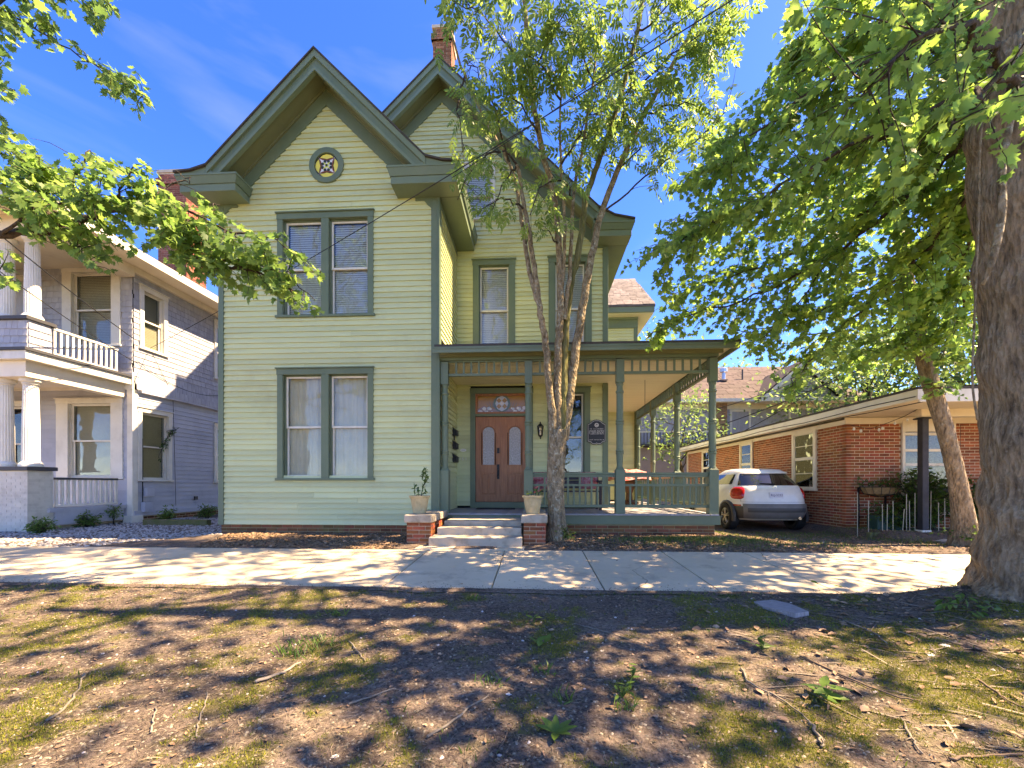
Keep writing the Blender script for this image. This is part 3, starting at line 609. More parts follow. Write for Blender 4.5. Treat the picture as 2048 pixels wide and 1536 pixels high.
# cornice returns and boxed eaves
def cornice(x0, x1, y0, y1, zt, inset, parent, endl=True):
    mb = MB(); mb.box(x0, x1, y0, y1, zt-.035, zt); mb.build('cornice_cap', M['trimlt'], parent)
    ix0, iy0, ix1, iy1 = x0+inset[0], y0+inset[1], x1-inset[2], y1-inset[3]
    mb = MB(); g = .05
    lo = [(x0+g*bool(inset[0]), y0+g), (x1-g*bool(inset[2]), y0+g), (x1-g*bool(inset[2]), y1-g*bool(inset[3])), (x0+g*bool(inset[0]), y1-g*bool(inset[3]))]
    hi = [(x0+.01*bool(inset[0]), y0+.01), (x1-.01*bool(inset[2]), y0+.01), (x1-.01*bool(inset[2]), y1), (x0+.01*bool(inset[0]), y1)]
    mb.add([(a, b, zt-.17) for a, b in lo]+[(a, b, zt-.037) for a, b in hi], [(0, 1, 2, 3), (4, 5, 6, 7), (0, 1, 5, 4), (1, 2, 6, 5), (2, 3, 7, 6), (3, 0, 4, 7)]); mb.build('crown_moulding', M['trim'], parent)
    mb = MB(); mb.box(lo[0][0]+.015, lo[1][0]-.015, y0+g+.015, y1-.002, zt-.31, zt-.172); mb.build('fascia', M['trimlt'], parent, bev=.004)
cornice(-6.95, -5.70, 7.74, YF-.03, 6.93, (1, 1, 1, 0), r1); cornice(-2.78, -1.39, 7.74, YF-.03, 6.93, (1, 1, 1, 0), r1)
def sidecornice(x0, x1, y0, y1, zt, outer, parent):
    mb = MB(); g = .05*outer
    prof = [(outer_x(x0, x1, outer), zt), (outer_x(x0, x1, -outer), zt), (outer_x(x0, x1, -outer), zt-.31), (outer_x(x0, x1, outer)-1.5*g, zt-.31), (outer_x(x0, x1, outer)-1.5*g, zt-.17), (outer_x(x0, x1, outer)-.8*g, zt-.15), (outer_x(x0, x1, outer)-.1*g, zt-.04)]
    mb.prism(prof, y0, y1); mb.build('eave_cornice', M['trim'], parent)
def outer_x(x0, x1, s): return x1 if s > 0 else x0
sidecornice(XR+.0, -1.39, YF-.02, YB-.04, 6.93, 1, r1); sidecornice(-6.95, XL, YF-.02, 13.0, 6.93, -1, r1)
cornice(1.35, 2.29, 9.70, YB-.03, 6.965, (1, 1, 1, 0), r2); sidecornice(MR, 2.29, YB-.02, 13.6, 6.965, 1, r2)
for x0, x1, y, z in ((XL+.0, -6.02, YF, 6.56), (-2.36, XR, YF, 6.56), (1.40, MR+.01, YB, 6.60)):
    trimbox('frieze_block', x0, x1, y-.045, y-.003, z, z+.2, parent=r1)
trimbox('frieze_board', XR+.004, XR+.04, YF+.12, YB-.03, 6.5, 6.70, parent=r1)

# windows
def window(frame, u0, u1, z0, z1, panes, dress, cas=.115, mat='trim', sashm='cream', sill=True, glass='glass', name='window', label=None, depth=.11, parent=None):
    mb = MB(frame); h = .052
    mb.box(u0, u0+cas, -.02, h, z0, z1-.13); mb.box(u1-cas, u1, -.02, h, z0, z1-.13); mb.box(u0-.01, u1+.01, -.02, h+.006, z1-.13, z1-.012); mb.box(u0-.03, u1+.03, -.02, h+.035, z1-.012, z1+.012)
    w = (u1-u0-2*cas); ml = .155; pw = (w-(panes-1)*ml)/panes
    for k in range(panes-1): a = u0+cas+pw+k*(pw+ml); mb.box(a, a+ml, -.02, h, z0, z1-.13)
    for k in range(panes):                                   # jambs
        a = u0+cas+k*(pw+ml); b = a+pw
        mb.box(a, a+.018, -.16, -.02, z0, z1-.13); mb.box(b-.018, b, -.16, -.02, z0, z1-.13); mb.box(a, b, -.16, -.02, z1-.148, z1-.13); mb.box(a, b, -.16, -.02, z0, z0+.02)
    wo = mb.build(name, M[mat], parent or house, bev=.004, label=label)
    if sill:
        mb = MB(frame); mb.box(u0-.035, u1+.035, -.02, .075, z0-.05, z0-.001); mb.build('sill', M[mat], wo, bev=.006)
    zm = z0+.02+(z1-.148-z0-.02)*.49
    for k in range(panes):
        a = u0+cas+.018+k*(pw+ml); b = a+pw-.036; t = .038
        for (lo, hi, d) in ((zm-.01, z1-.149, -.052), (z0+.021, zm+.03, -.088)):
            mb = MB(frame); mb.box(a, a+t, d-.03, d, lo, hi); mb.box(b-t, b, d-.03, d, lo, hi); mb.box(a+t, b-t, d-.03, d, hi-t, hi); mb.box(a+t, b-t, d-.03, d, lo, lo+t*1.15)
            mb.build('sash', M[sashm], wo, bev=.003)
            mb = MB(frame); mb.box(a+t, b-t, d-.018, d-.013, lo+t, hi-t); mb.build('pane', M[glass], wo)
        if dress in ('blind', 'blindtan'):
            mb = MB(frame); n = int((z1-z0-.2)/.045)
            for i in range(n):
                zz = z1-.19-i*.045; mb.add([(a+.03, -.135, zz-.024), (b-.03, -.135, zz-.024), (b-.03, -.155, zz+.024), (a+.03, -.155, zz+.024)], [(0, 1, 2, 3)])
            mb.build('blind', M[dress], wo, fixn=False)
        elif dress == 'curtain':
            mb = MB(frame); n = 26; vs = []; mid = (a+b)/2
            for zz in (z0+.03, z1-.16):
                for i in range(n+1):
                    u = a+.0+(b-a)*i/n; q = .02*math.sin(i*1.9)+.012*math.sin(i*.7+k)-(.015 if abs(i-n/2) < 1 else 0)
                    vs.append((u, -.16+q, zz))
            mb.add(vs, [(i, i+1, n+2+i, n+1+i) for i in range(n)]); mb.build('curtain', M['curtain'], wo, smooth=True, fixn=False)
        mb = MB(frame); mb.box(a-.1, b+.1, -.235, -.23, z0-.05, z1); mb.build('dark_room_backing', M['interior'], wo)  # dark sheet behind the panes, standing in for the unlit room
    return wo
window(FRONT(YF), -5.183, -3.209, 1.07, 3.28, 2, 'curtain', glass='glasslo')
window(FRONT(YF), -5.183, -3.209, 4.35, 6.41, 2, 'blind')
window(FRONT(YB), -1.50, -.47, 4.12, 6.40, 1, 'blind', sill=False, cas=.15)
window(FRONT(YB), .338, 1.37, 4.12, 6.42, 1, 'blind', sill=False, cas=.15)
window(FRONT(YB), -1.77, -.95, 7.42, 8.75, 1, 'blind', cas=.07, mat='cream')
window(FRONT(YB), .314, 1.334, 1.03, 3.28, 1, 'none', cas=.14, glass='glass')
window(FRONT(14.3), 2.2, 3.05, 4.1, 5.72, 1, 'blind', cas=.13, sill=False)

# round stained glass window in the gable
SG = {k: flat('stained_'+k, c, .15, .6) for k, c in dict(yellow=(.80, .66, .10), brown=(.22, .06, .015), white=(.72, .70, .74), dark=(.025, .03, .022), lime=(.70, .74, .16), amber=(.42, .22, .035), blue=(.50, .56, .66), pink=(.30, .21, .22), teal=(.10, .16, .12)).items()}
rx, rz = -4.164, 7.34
def ring(mb, cx, cz, r0, r1, y0, y1, n=36, flat_=False):
    vs = []; fs = []
    for k in range(n):
        a = 2*math.pi*k/n; c, s = math.cos(a), math.sin(a)
        vs += [(cx+r0*c, y0, cz+r0*s), (cx+r1*c, y0, cz+r1*s), (cx+r1*c, y1, cz+r1*s), (cx+r0*c, y1, cz+r0*s)]
    for k in range(n):
        j = (k+1) % n
        for i in range(4): fs.append((4*k+i, 4*k+(i+1) % 4, 4*j+(i+1) % 4, 4*j+i))
    mb.add(vs, fs)
mb = MB(); ring(mb, rx, rz, .245, .355, YF-.06, YF+.06); rw = mb.build('round_window', M['trim'], house, bev=.006)
def sgpoly(polys, key, y):
    mb = MB()
    for p in polys: mb.prism([(rx+a, rz+b) for a, b in p], y, y+.004)
    mb.build('stained_glass', SG[key], rw)
circ = lambda r, n=24, cx=0, cz=0, ph=0: [(cx+r*math.cos(2*math.pi*k/n+ph), cz+r*math.sin(2*math.pi*k/n+ph)) for k in range(n)]
rot = lambda p, a: [(x*math.cos(a)-z*math.sin(a), x*math.sin(a)+z*math.cos(a)) for x, z in p]
mb = MB(); mb.prism([(rx+a, rz+b) for a, b in circ(.25)], YF-.022, YF-.016); mb.build('stained_glass_backing', SG['dark'], rw)
sgpoly([rot([(-.14, .165), (-.05, .15), (0, .135), (.05, .15), (.14, .165), (.08, .215), (0, .235), (-.08, .215)], k*math.pi/2) for k in range(4)], 'yellow', YF-.028)
sgpoly([[(-.165, .165), (0, .12), (.165, .165), (.12, 0), (.165, -.165), (0, -.12), (-.165, -.165), (-.12, 0)]], 'white', YF-.028)
sgpoly([rot([(-.165, .155), (-.05, .14), (0, .125), (.05, .14), (.165, .155), (.09, .118), (0, .095), (-.09, .118)], k*math.pi/2) for k in range(4)], 'brown', YF-.033)
sgpoly([circ(.032, 8, .062*math.cos(a)*1.5, .062*math.sin(a)*1.5) for a in np.arange(8)*math.pi/4+math.pi/8], 'dark', YF-.034)
st = [(.028*math.cos(a) if k % 2 else .105*math.cos(a), .028*math.sin(a) if k % 2 else .105*math.sin(a)) for k, a in enumerate(np.arange(8)*math.pi/4+math.pi/4)]
sgpoly([st], 'lime', YF-.039); sgpoly([circ(.026, 10)], 'dark', YF-.044)

# brick foundation, chimney
def brickunit(mat): return unit_mesh('brick', mat, lambda mb: mb.add([(x, y, z) for z in (0, .055) for y in (-.006, .09) for x in (0, .201)], [(0, 1, 3, 2), (4, 6, 7, 5), (0, 4, 5, 1), (2, 3, 7, 6), (0, 2, 6, 4), (1, 5, 7, 3)]))
BR, BRM, BRW, BRO = brickunit(M['brick']), brickunit(M['brickmoss']), brickunit(M['whitebrick']), brickunit(surf('old_chimney_brick', (.34, .135, .075), (.24, .085, .045), rough=.9, scale=8, bump=.4, rnd=.4, dirt=(.42, .32, .22), dscale=3, damt=.45))
def brick_courses(a0, a1, z0, z1, plane, rot, holes=(), out=None, pitch=.0665):
    "running bond on a front wall (rot 0, plane=y) or right facing wall (rot 1, plane=x)"
    r = [] if out is None else out; z = z0; k = 0
    while z < z1-.03:
        x = a0-(.1065 if k % 2 else 0)
        while x < a1-.02:
            p, q = max(x, a0), min(x+.203, a1)
            for p2, q2 in cut(p, q, holes, z+.03):
                if q2-p2 > .03: r.append(((p2, plane, z), 0, ((q2-p2)/.203, 1, 1)) if rot == 0 else ((plane, p2, z), R(90), ((q2-p2)/.203, 1, 1)))
            x += .2135
        z += pitch; k += 1
    return r
mb = MB(); mb.box(XL+.04, XR-.1, YF+.0, YF+.3, -.3, .13); mb.box(XL+.04, XL+.3, YF+.3, YB, -.3, .13); mb.box(XR-.1, 3.46, YF+.03, YF+.3, -.3, .16); f = mb.build('foundation', M['mortarmoss'], house)
r = brick_courses(XL+.04, XR-.15, -.20, .135, YF-.004, 0); r += brick_courses(.15, 3.46, -.18, .16, YF+.026, 0); pieces('brick', BRM, r, f, 300)
def chimney(parent, x0, x1, y0, y1, z0, z1, corbel=True, unit=None):
    mb = MB(); mb.box(x0, x1, y0, y1, z0, z1)
    if corbel: mb.box(x0-.05, x1+.05, y0-.05, y1+.05, z1-.42, z1-.25); mb.box(x0-.03, x1+.03, y0-.03, y1+.03, z1-.04, z1+.05)
    c = mb.build('chimney', M['mortar'], parent); r = brick_courses(x0, x1, z0, z1-.05, y0-.003, 0)+brick_courses(y0, y1, z0, z1-.05, x1+.003, 1)
    if corbel: r += brick_courses(x0-.05, x1+.05, z1-.42, z1-.25, y0-.053, 0)
    V = []; pieces('brick', unit or BRO, r, c, 0, 'brick_courses')
chimney(house, -3.05, -2.50, 12.5, 13.05, 10.0, 14.7)

# rear wing hip roof
mb = MB(); mb.add([(1.2, 13.85, 6.78), (3.92, 13.85, 6.78), (3.92, 19.5, 6.78), (1.2, 19.5, 6.78), (1.2, 15.4, 8.35), (3.62, 15.4, 8.35), (3.3, 19.0, 8.35), (1.2, 19, 8.35), (1.2, 13.85, 6.73), (3.92, 13.85, 6.73), (3.92, 19.5, 6.73), (1.2, 19.5, 6.73)],
   [(0, 1, 5, 4), (1, 2, 6, 5), (4, 5, 6, 7), (8, 9, 10, 11), (0, 1, 9, 8), (1, 2, 10, 9), (2, 3, 7, 6)]); rr_ = mb.build('roof', M['roofgrey'], house)
tab = unit_mesh('shingle', M['roofgrey'], lambda mb: mb.add([(0, 0, .006), (1, 0, .006), (1, 0, 0), (0, 0, 0), (0, .16, .166), (1, .16, .166)], [(0, 1, 5, 4), (0, 3, 2, 1), (0, 4, 3), (1, 2, 5)]))
r = []
for i in range(12):
    t = i/12; z = 6.785+t*1.56; y = 13.85+t*1.55; x = 1.75+random.uniform(0, .3); xe = 3.92-t*.30
    while x < xe-.03:
        wv = min(random.uniform(.18, .36), xe-x); r.append(((x, y-.004, z+random.choice((.004, .012))), 0, (wv-.008, 1, 1))); x += wv
pieces('shingle', tab, r, rr_, 200, 'shingle_courses')
mb = MB(); mb.box(1.7, 3.90, 13.87, 13.93, 6.55, 6.728); mb.build('fascia', M['trimlt'], rr_, bev=.004)
mb = MB(); mb.box(1.7, 3.88, 13.93, 18, 6.52, 6.55); mb.build('soffit', M['ceiling'], rr_)
trimbox('frieze_board', 1.7, 3.45, 14.23, 14.27, 6.17, 6.45, parent=rr_)
trimbox('frieze_board', 1.7, 3.45, 14.20, 14.27, 6.45, 6.52, mat='trimlt', parent=rr_)

# ---------------------------------------------------------------- porch
PY = 8.33; FZ = .37
fl = MB(); fl.box(XR+.04, 3.50, YF+.03, YB-.03, FZ-.19, FZ-.03); fl.box(MR+.02, 3.50, YB-.03, 14.26, FZ-.19, FZ-.03)
fl = fl.build('porch_floor', M['interior'], house)
x = XR+.045; k = 0
while x < 3.5:
    wv = .083; y1 = YB-.03 if x < MR else 14.26; e = random.uniform(-.008, .008)
    mb = MB(); mb.box(x, min(x+wv-.004, 3.54), YF-.05+e, y1, FZ-.028, FZ+random.uniform(-.0015, .0015)); mb.build('plank', M['floor'], fl); x += wv
trimbox('skirt_board', XR+.05, 3.56, YF-.005, YF+.028, .165, FZ-.03); trimbox('skirt_board', 3.50, 3.53, YF+.03, 14.26, .165, FZ-.03)
def post(x, y, half=False):
    mb = MB(); b = .088; mb.box(x-b, x+b, y-b, y+b, FZ, 1.22)
    mb.add([(x-b, y-b, 1.22), (x+b, y-b, 1.22), (x+b, y+b, 1.22), (x-b, y+b, 1.22), (x-.05, y-.05, 1.27), (x+.05, y-.05, 1.27), (x+.05, y+.05, 1.27), (x-.05, y+.05, 1.27)], [(0, 1, 5, 4), (1, 2, 6, 5), (2, 3, 7, 6), (3, 0, 4, 7), (4, 5, 6, 7)])
    prof = [(.062, 1.23), (.07, 1.26), (.058, 1.30), (.066, 1.50), (.068, 1.53), (.079, 1.54), (.079, 1.565), (.066, 1.575), (.079, 1.585), (.079, 1.61), (.066, 1.62), (.068, 2.10), (.08, 2.12), (.08, 2.145), (.066, 2.155), (.08, 2.165), (.08, 2.19), (.066, 2.20), (.064, 2.72), (.078, 2.735), (.078, 2.77), (.064, 2.78), (.06, 2.86), (.074, 2.90), (.06, 2.95)]
    mb.lathe(prof, (x, y, 0), 14); mb.box(x-.075, x+.075, y-.075, y+.075, 2.93, 3.38)
    return mb.build('porch_post', M['trim'], house, bev=.004)
posts = [(-1.79, PY), (-.118, PY), (1.667, PY), (3.44, PY), (3.44, 10.36), (3.44, 12.42), (3.44, 14.18)]
for x, y in posts: post(x, y)
def railing(a, b, axis_):
    "balustrade along x (axis 0) or y (axis 1) between two post faces"
    def bx(mb, s0, s1, h, z0, z1):
        if axis_ == 0: mb.box(s0, s1, PY-h, PY+h, z0, z1)
        else: mb.box(3.44-h, 3.44+h, s0, s1, z0, z1)
    mb = MB(); bx(mb, a, b, .045, 1.135, 1.175); bx(mb, a, b, .03, 1.085, 1.134); bx(mb, a, b, .026, .905, .95); bx(mb, a, b, .03, .49, .545); rl = mb.build('porch_railing', M['trim'], house, bev=.004)
    n = max(2, round((b-a)/.118)); 
    for i in range(1, n):
        s = a+(b-a)*i/n; mb = MB(); bx(mb, s-.017, s+.017, .017, .546, .904); mb.build('baluster', M['trim'], rl)
        if i % 2 == 0: mb = MB(); bx(mb, s-.019, s+.019, .019, .951, 1.084); mb.build('baluster', M['trim'], rl)
railing(-.03, 1.579, 0); railing(1.755, 3.352, 0); railing(8.42, 10.27, 1); railing(10.45, 12.33, 1); railing(12.51, 14.09, 1)
def frieze(a, b, axis_):
    def bx(mb, s0, s1, h, z0, z1):
        if axis_ == 0: mb.box(s0, s1, PY-h, PY+h, z0, z1)
        else: mb.box(3.44-h, 3.44+h, s0, s1, z0, z1)
    mb = MB(); bx(mb, a, b, .03, 3.10, 3.15); bx(mb, a, b, .028, 3.375, 3.40); fr = mb.build('porch_frieze', M['trim'], house, bev=.003)
    n = max(2, round((b-a)/.155))
    for i in range(1, n):
        s = a+(b-a)*i/n; mb = MB(); bx(mb, s-.018, s+.018, .018, 3.151, 3.374); mb.build('spindle', M['trim'], fr)
for (x0, y0), (x1, y1) in zip(posts[:3], posts[1:4]): frieze(x0+.077, x1-.077, 0)
for (x0, y0), (x1, y1) in zip(posts[3:6], posts[4:7]): frieze(y0+.077, y1-.077, 1)
mb = MB(); mb.box(XR+.036, 3.53, PY-.075, PY+.075, 3.402, 3.53); mb.box(3.365, 3.53, PY+.075, 14.3, 3.402, 3.53); mb.build('porch_beam', M['trim'], house, bev=.005)
mb = MB(); mb.box(XR+.036, 3.60, PY-.12, PY-.076, 3.46, 3.545); mb.build('beam_moulding', M['soffit'], house)
mb = MB(); mb.box(XR+.03, 3.364, PY+.076, YB-.03, 3.37, 3.40); mb.box(MR+.02, 3.364, YB-.03, 14.28, 3.37, 3.40); mb.build('porch_ceiling', M['ceiling'], house)
mb = MB()
for i in range(36): y = PY+.12+i*.165; mb.box(XR+.04 if y < YB-.1 else MR+.05, 3.36, y, y+.006, 3.364, 3.369)
mb.build('ceiling_bead', M['ceiling'], house)
pr = MB(); EX, EYF = 3.80, 7.93
pr.add([(XR+.005, EYF, 3.615), (EX, EYF, 3.615), (EX, 14.2, 3.615), (MR, 14.2, 4.15), (MR, YB-.03, 4.15), (XR+.005, YB-.03, 4.15), (XR+.005, EYF, 3.575), (EX, EYF, 3.575), (EX, 14.2, 3.575), (MR, 14.2, 3.575), (XR+.005, 14.2, 3.575)],
       [(0, 1, 4, 5), (1, 2, 3, 4), (0, 1, 7, 6), (1, 2, 8, 7), (6, 7, 8, 9, 10)])
pr = pr.build('porch_roof', M['roof'], house)
mb = MB(); mb.box(XR-.03, EX-.015, EYF+.015, EYF+.05, 3.46, 3.574); mb.box(EX-.05, EX-.015, EYF+.05, 14.2, 3.46, 3.574); mb.build('fascia', M['trimlt'], pr, bev=.004)
mb = MB(); mb.box(XR-.03, EX-.005, EYF+.003, EYF+.014, 3.53, 3.574); mb.build('drip_edge', M['trim'], pr)
mb = MB(); mb.box(XR+.04, EX-.05, EYF+.05, PY-.08, 3.548, 3.57); mb.box(3.535, EX-.05, PY-.08, 14.2, 3.548, 3.57); mb.build('soffit', M['ceiling'], pr)

# front doors
mb = MB(FRONT(YB)); x0, x1, z1 = -1.562, -.036, 3.28
mb.box(x0, x0+.12, -.05, .05, FZ, z1-.13); mb.box(x1-.12, x1, -.05, .05, FZ, z1-.13); mb.box(x0-.01, x1+.01, -.05, .055, z1-.13, z1); mb.box(x0+.12, x1-.12, -.05, .03, 2.60, 2.66); mb.box(x0+.12, x1-.12, -.05, .06, FZ+.0, FZ+.14)
dfr = mb.build('door_frame', M['trim'], house, bev=.004); mb = MB(FRONT(YB)); mb.box(x0+.0, x1, -.2, -.12, FZ, z1); mb.build('door_backing', M['interior'], dfr)
M['obscure'] = surf('patterned_obscure_glass', (.40, .38, .37), (.24, .22, .22), rough=.12, scale=38, bump=1.0, bscale=34, spec=.8)
def leaf(a, b):
    fr = FRONT(YB); zb, zt = FZ+.145, 2.595
    mb = MB(fr); w2 = b-a; cx = (a+b)/2; aw = .155; z0g, z1g = 1.42, 2.36-.155
    arch = [(cx+aw, z0g)]+[(cx+aw*math.cos(t), z1g+aw*math.sin(t)) for t in np.linspace(0, math.pi, 11)]+[(cx-aw, z0g)]
    mb.box(a+.002, a+.14, -.075, -.03, zb, zt); mb.box(b-.14, b-.002, -.075, -.03, zb, zt); mb.box(a+.14, b-.14, -.075, -.031, zb, zb+.16); mb.box(a+.14, b-.14, -.075, -.031, 1.22, 1.42)
    top = [(a+.14, zt), (b-.14, zt)]
    n = len(arch); mb.prism([(a+.14, z1g), (a+.14, zt), (cx, zt)]+[p for p in arch[6:12]], -.075, -.031); mb.prism([(cx, zt), (b-.14, zt), (b-.14, z1g)]+[p for p in arch[1:7]], -.075, -.031)
    for s in (a+.14, cx+aw): pass
    d = mb.build('door', M['door'], house, bev=.004)
    mb = MB(fr); mb.prism(arch, -.065, -.058); mb.build('pane', M['obscure'], d)
    mb = MB(fr); mb.box(a+.14, b-.14, -.07, -.055, zb+.16, 1.22); mb.build('panel', M['door'], d)
    mb = MB(fr); mb.box(a+.17, cx-.018, -.055, -.038, zb+.2, 1.18); mb.box(cx+.018, b-.17, -.055, -.038, zb+.2, 1.18); mb.build('panel_moulding', M['door'], d, bev=.012)
    mb = MB(fr); mb.tube([(p[0], -.03, p[1]) for p in arch], .012, 6); mb.build('arch_moulding', M['door'], d, smooth=True)
    return d
mid = -.80; d1 = leaf(x0+.12, mid); d2 = leaf(mid, x1-.12)
mb = MB(FRONT(YB)); mb.box(mid-.03, mid+.03, -.03, -.012, FZ+.15, 2.59); mb.build('astragal', M['door'], d2, bev=.004)
mb = MB(FRONT(YB)); mb.box(mid-.115, mid-.055, -.03, -.008, 1.07, 1.43); mb.tube([(mid-.085, -.01, 1.30), (mid-.085, .04, 1.28), (mid-.085, .045, 1.16), (mid-.085, -.01, 1.13)], .011, 6); mb.build('door_handle', M['black'], d1)
mb = MB(FRONT(YB)); mb.box(mid-.115, mid-.055, -.03, -.005, 1.70, 1.83); mb.build('door_lock', M['black'], d1)
# stained glass transom
mb = MB(FRONT(YB)); a, b, zb, zt = x0+.12, x1-.12, 2.66, 3.15
mb.box(a, a+.05, -.07, .01, zb, zt); mb.box(b-.05, b, -.07, .01, zb, zt); mb.box(a+.05, b-.05, -.07, .01, zt-.05, zt); mb.box(a+.05, b-.05, -.07, .01, zb, zb+.05); tr = mb.build('transom', M['door'], house, bev=.004)
def tg(polys, key, y):
    mb = MB(FRONT(YB))
    for p in polys: mb.prism(p, y, y+.003)
    mb.build('stained_glass', SG[key], tr)
cx, cz = (a+b)/2, 2.92
tg([[(a+.05, zb+.05), (b-.05, zb+.05), (b-.05, zt-.05), (a+.05, zt-.05)]], 'amber', -.06)
tg([[(a+.05, zb+.05), (b-.05, zb+.05), (b-.05, zb+.12), (b-.2, zb+.20), (cx+.2, zb+.13), (cx-.2, zb+.13), (a+.2, zb+.20), (a+.05, zb+.12)]], 'pink', -.056)
tg([circ(.21, 14, cx, cz)], 'teal', -.052); tg([[(cx+q*.16*math.cos(t), cz+q*.19*math.sin(t)) for q, t in zip((1, .98)*4, np.arange(8)*math.pi/4)]], 'blue', -.048)
tg([[(cx+sx*.07+.062*math.cos(t), cz+sz*.07+.062*math.sin(t)) for t in np.arange(4)*math.pi/2] for sx in (-1, 1) for sz in (-1, 1)], 'amber', -.044)
tg([[(cx+.05*math.cos(t), cz+.05*math.sin(t)) for t in np.arange(4)*math.pi/2]], 'white', -.041)
sw = []
for s in (-1, 1):
    for q in range(9): sw.append(circ(.022+.012*(q % 3), 8, cx+s*(.24+q*.038), zb+.10+.05*math.sin(q*1.6+s)))
tg(sw[::2], 'blue', -.052); tg(sw[1::2], 'white', -.050)
tg([[(cx+s*(.2+i*.055), zb+.17), (cx+s*(.215+i*.055), zb+.17), (cx+s*(.24+i*.07), zb+.30+.03*(i % 2))] for s in (-1, 1) for i in range(3)], 'teal', -.05)
# ================================================================ front steps and pedestals
st_ = thing('front_steps', 'worn concrete front steps between two brick pedestals', 'steps', (-.95, 7.3, 0))
for y0, z0, z1, xa, xb in ((6.66, -.2, .095, -1.70, -.20), (7.0, .03, .215, -1.64, -.215), (7.36, .14, .30, -1.60, -.225)):
    mb = MB(); mb.box(xa, xb, y0, 8.19, z0, z1); mb.build('step', M['stepconc'], st_, bev=.014)
mb = MB(); mb.box(-1.62, -.20, 8.195, 8.225, .1, .335); mb.build('riser_board', M['trim'], st_)
def pedestal(x0, x1, y0, y1, label):
    t = thing('brick_pedestal', label, 'pedestal', ((x0+x1)/2, (y0+y1)/2, -.05), 'brick pedestals beside the front steps')
    mb = MB(); mb.box(x0+.02, x1-.02, y0+.02, y1, -.15, .30); co = mb.build('core', M['mortar'], t)
    r = brick_courses(x0+.02, x1-.02, -.15, .29, y0+.015, 0)
    r += brick_courses(y0+.02, y1, -.15, .29, x1-.015, 1)
    pieces('brick', BR, r, co, 300)
    mb = MB(); mb.box(x0-.02, x1+.015, y0-.025, y1, .302, .435); mb.build('cap', M['stepconc'], t, bev=.018); return t
pedestal(-2.16, -1.72, 6.93, 8.19, 'brick pedestal left of the front steps carrying the taller bushy planter')
pedestal(-.20, .20, 6.93, 8.19, 'brick pedestal right of the front steps, close beside the tree trunk')
# ================================================================ left neighbour: blue grey house with two storey porch
LX = -10.8
lh = thing('neighbour_house', 'blue grey shingled two storey house with white columned porch', 'house', (-14, 12, 0))
mb = MB(); mb.box(-24, LX-.25, 11.0, 26, -.3, 6.9); lw = mb.build('wall', M['interior'], lh)
clapb = unit_mesh('siding_board', M['bluegrey'], lambda mb: mb.add([(0, 0, 0), (1, 0, 0), (0, -.024, 0), (1, -.024, 0), (0, -.006, .15), (1, -.006, .15), (0, 0, .15), (1, 0, .15)], [(0, 1, 3, 2), (2, 3, 5, 4), (4, 5, 7, 6), (6, 7, 1, 0), (0, 2, 4, 6), (1, 3, 5, 7)]))
recs = []; EX_ = EXPO; EXPO = .128
LW1 = (10.86, 11.93, 1.02, 3.06); LW2 = (13.6, 14.7, .98, 3.0); LU1 = (10.92, 11.78, 4.66, 6.42); LU2 = (13.6, 14.7, 4.5, 6.5); FW = (-12.95, -11.05, 1.08, 3.26); FU = (-12.78, -11.12, 4.65, 6.8)
boards(.22, 3.45, lambda z: cut(10.86, 25, [LW1, LW2], z), LX, 1, .2)
boards(.4, 3.6, lambda z: cut(-20, LX-.12, [FW, (-14.6, -13.6, 1.0, 3.2)], z), 10.75, 0, .2)
EXPO = EX_; pieces('siding_board', clapb, recs, lw, 300, 'siding_courses')
shg = unit_mesh('wall_shingle', M['greyshingle'], lambda mb: mb.add([(0, 0, 0), (1, 0, 0), (0, -.026, 0), (1, -.026, 0), (0, -.006, .19), (1, -.006, .19), (0, 0, .19), (1, 0, .19)], [(0, 1, 3, 2), (2, 3, 5, 4), (4, 5, 7, 6), (6, 7, 1, 0), (0, 2, 4, 6), (1, 3, 5, 7)]))
recs = []
def shingles(a0, a1, z0, z1, plane, rot, holes, dz=.152, flare=0):
    z = z0; k = 0
    while z < z1:
        x = a0-random.uniform(0, .15)
        while x < a1:
            wv = random.uniform(.10, .20)
            for p, q in cut(max(x, a0), min(x+wv, a1), holes, z+.07):
                if q-p > .03:
                    off = flare*max(0, 1-(z-z0)/.5)**2; zz = z+random.uniform(-.004, .004)
                    recs.append(((p, plane-off, zz), 0, (q-p-.005, 1, 1)) if rot == 0 else ((plane+off, p, zz), R(90), (q-p-.005, 1, 1)))
            x += wv
        z += dz; k += 1
shingles(10.76, 18, 3.5, 6.7, LX, 1, [LU1, LU2], flare=.09); shingles(-13.5, LX-.0, 3.9, 6.8, 10.75, 0, [FU])
pieces('wall_shingle', shg, recs, lw, 300, 'shingle_courses')
def lbox(name, *b, mat='white', parent=None, bev=.005): mb = MB(); mb.box(*b); return mb.build(name, M[mat], parent or lh, bev=bev)
lbox('shingle_skirt', LX-.1, LX+.11, 10.9, 25, 3.44, 3.50, mat='bluegrey'); lbox('corner_board', LX-.12, LX+.035, 10.70, 10.86, .1, 3.5)
lbox('water_table', LX-.1, LX+.05, 10.75, 25, .08, .22, mat='bluegrey'); lbox('post_footing', LX-.16, LX+.1, 10.62, 10.95, -.12, .1)
mb = MB(); mb.box(-24, LX-.05, 10.8, 25, -.4, .08); mb.box(-24, LX-.3, 8.7, 10.8, -.4, .1); f = mb.build('foundation', M['mortar'], lh)
pieces('brick', BRM, brick_courses(10.8, 16, -.28, .08, LX-.055, 1), f, 120, 'brick_courses')
window(RIGHTW(LX), *LW1[:2], LW1[2]+.05, LW1[3], 1, 'blindtan', mat='white', sashm='white', parent=lh, glass='glasslo'); window(RIGHTW(LX), *LW2[:2], LW2[2]+.05, LW2[3], 1, 'blindtan', mat='white', sashm='white', parent=lh)
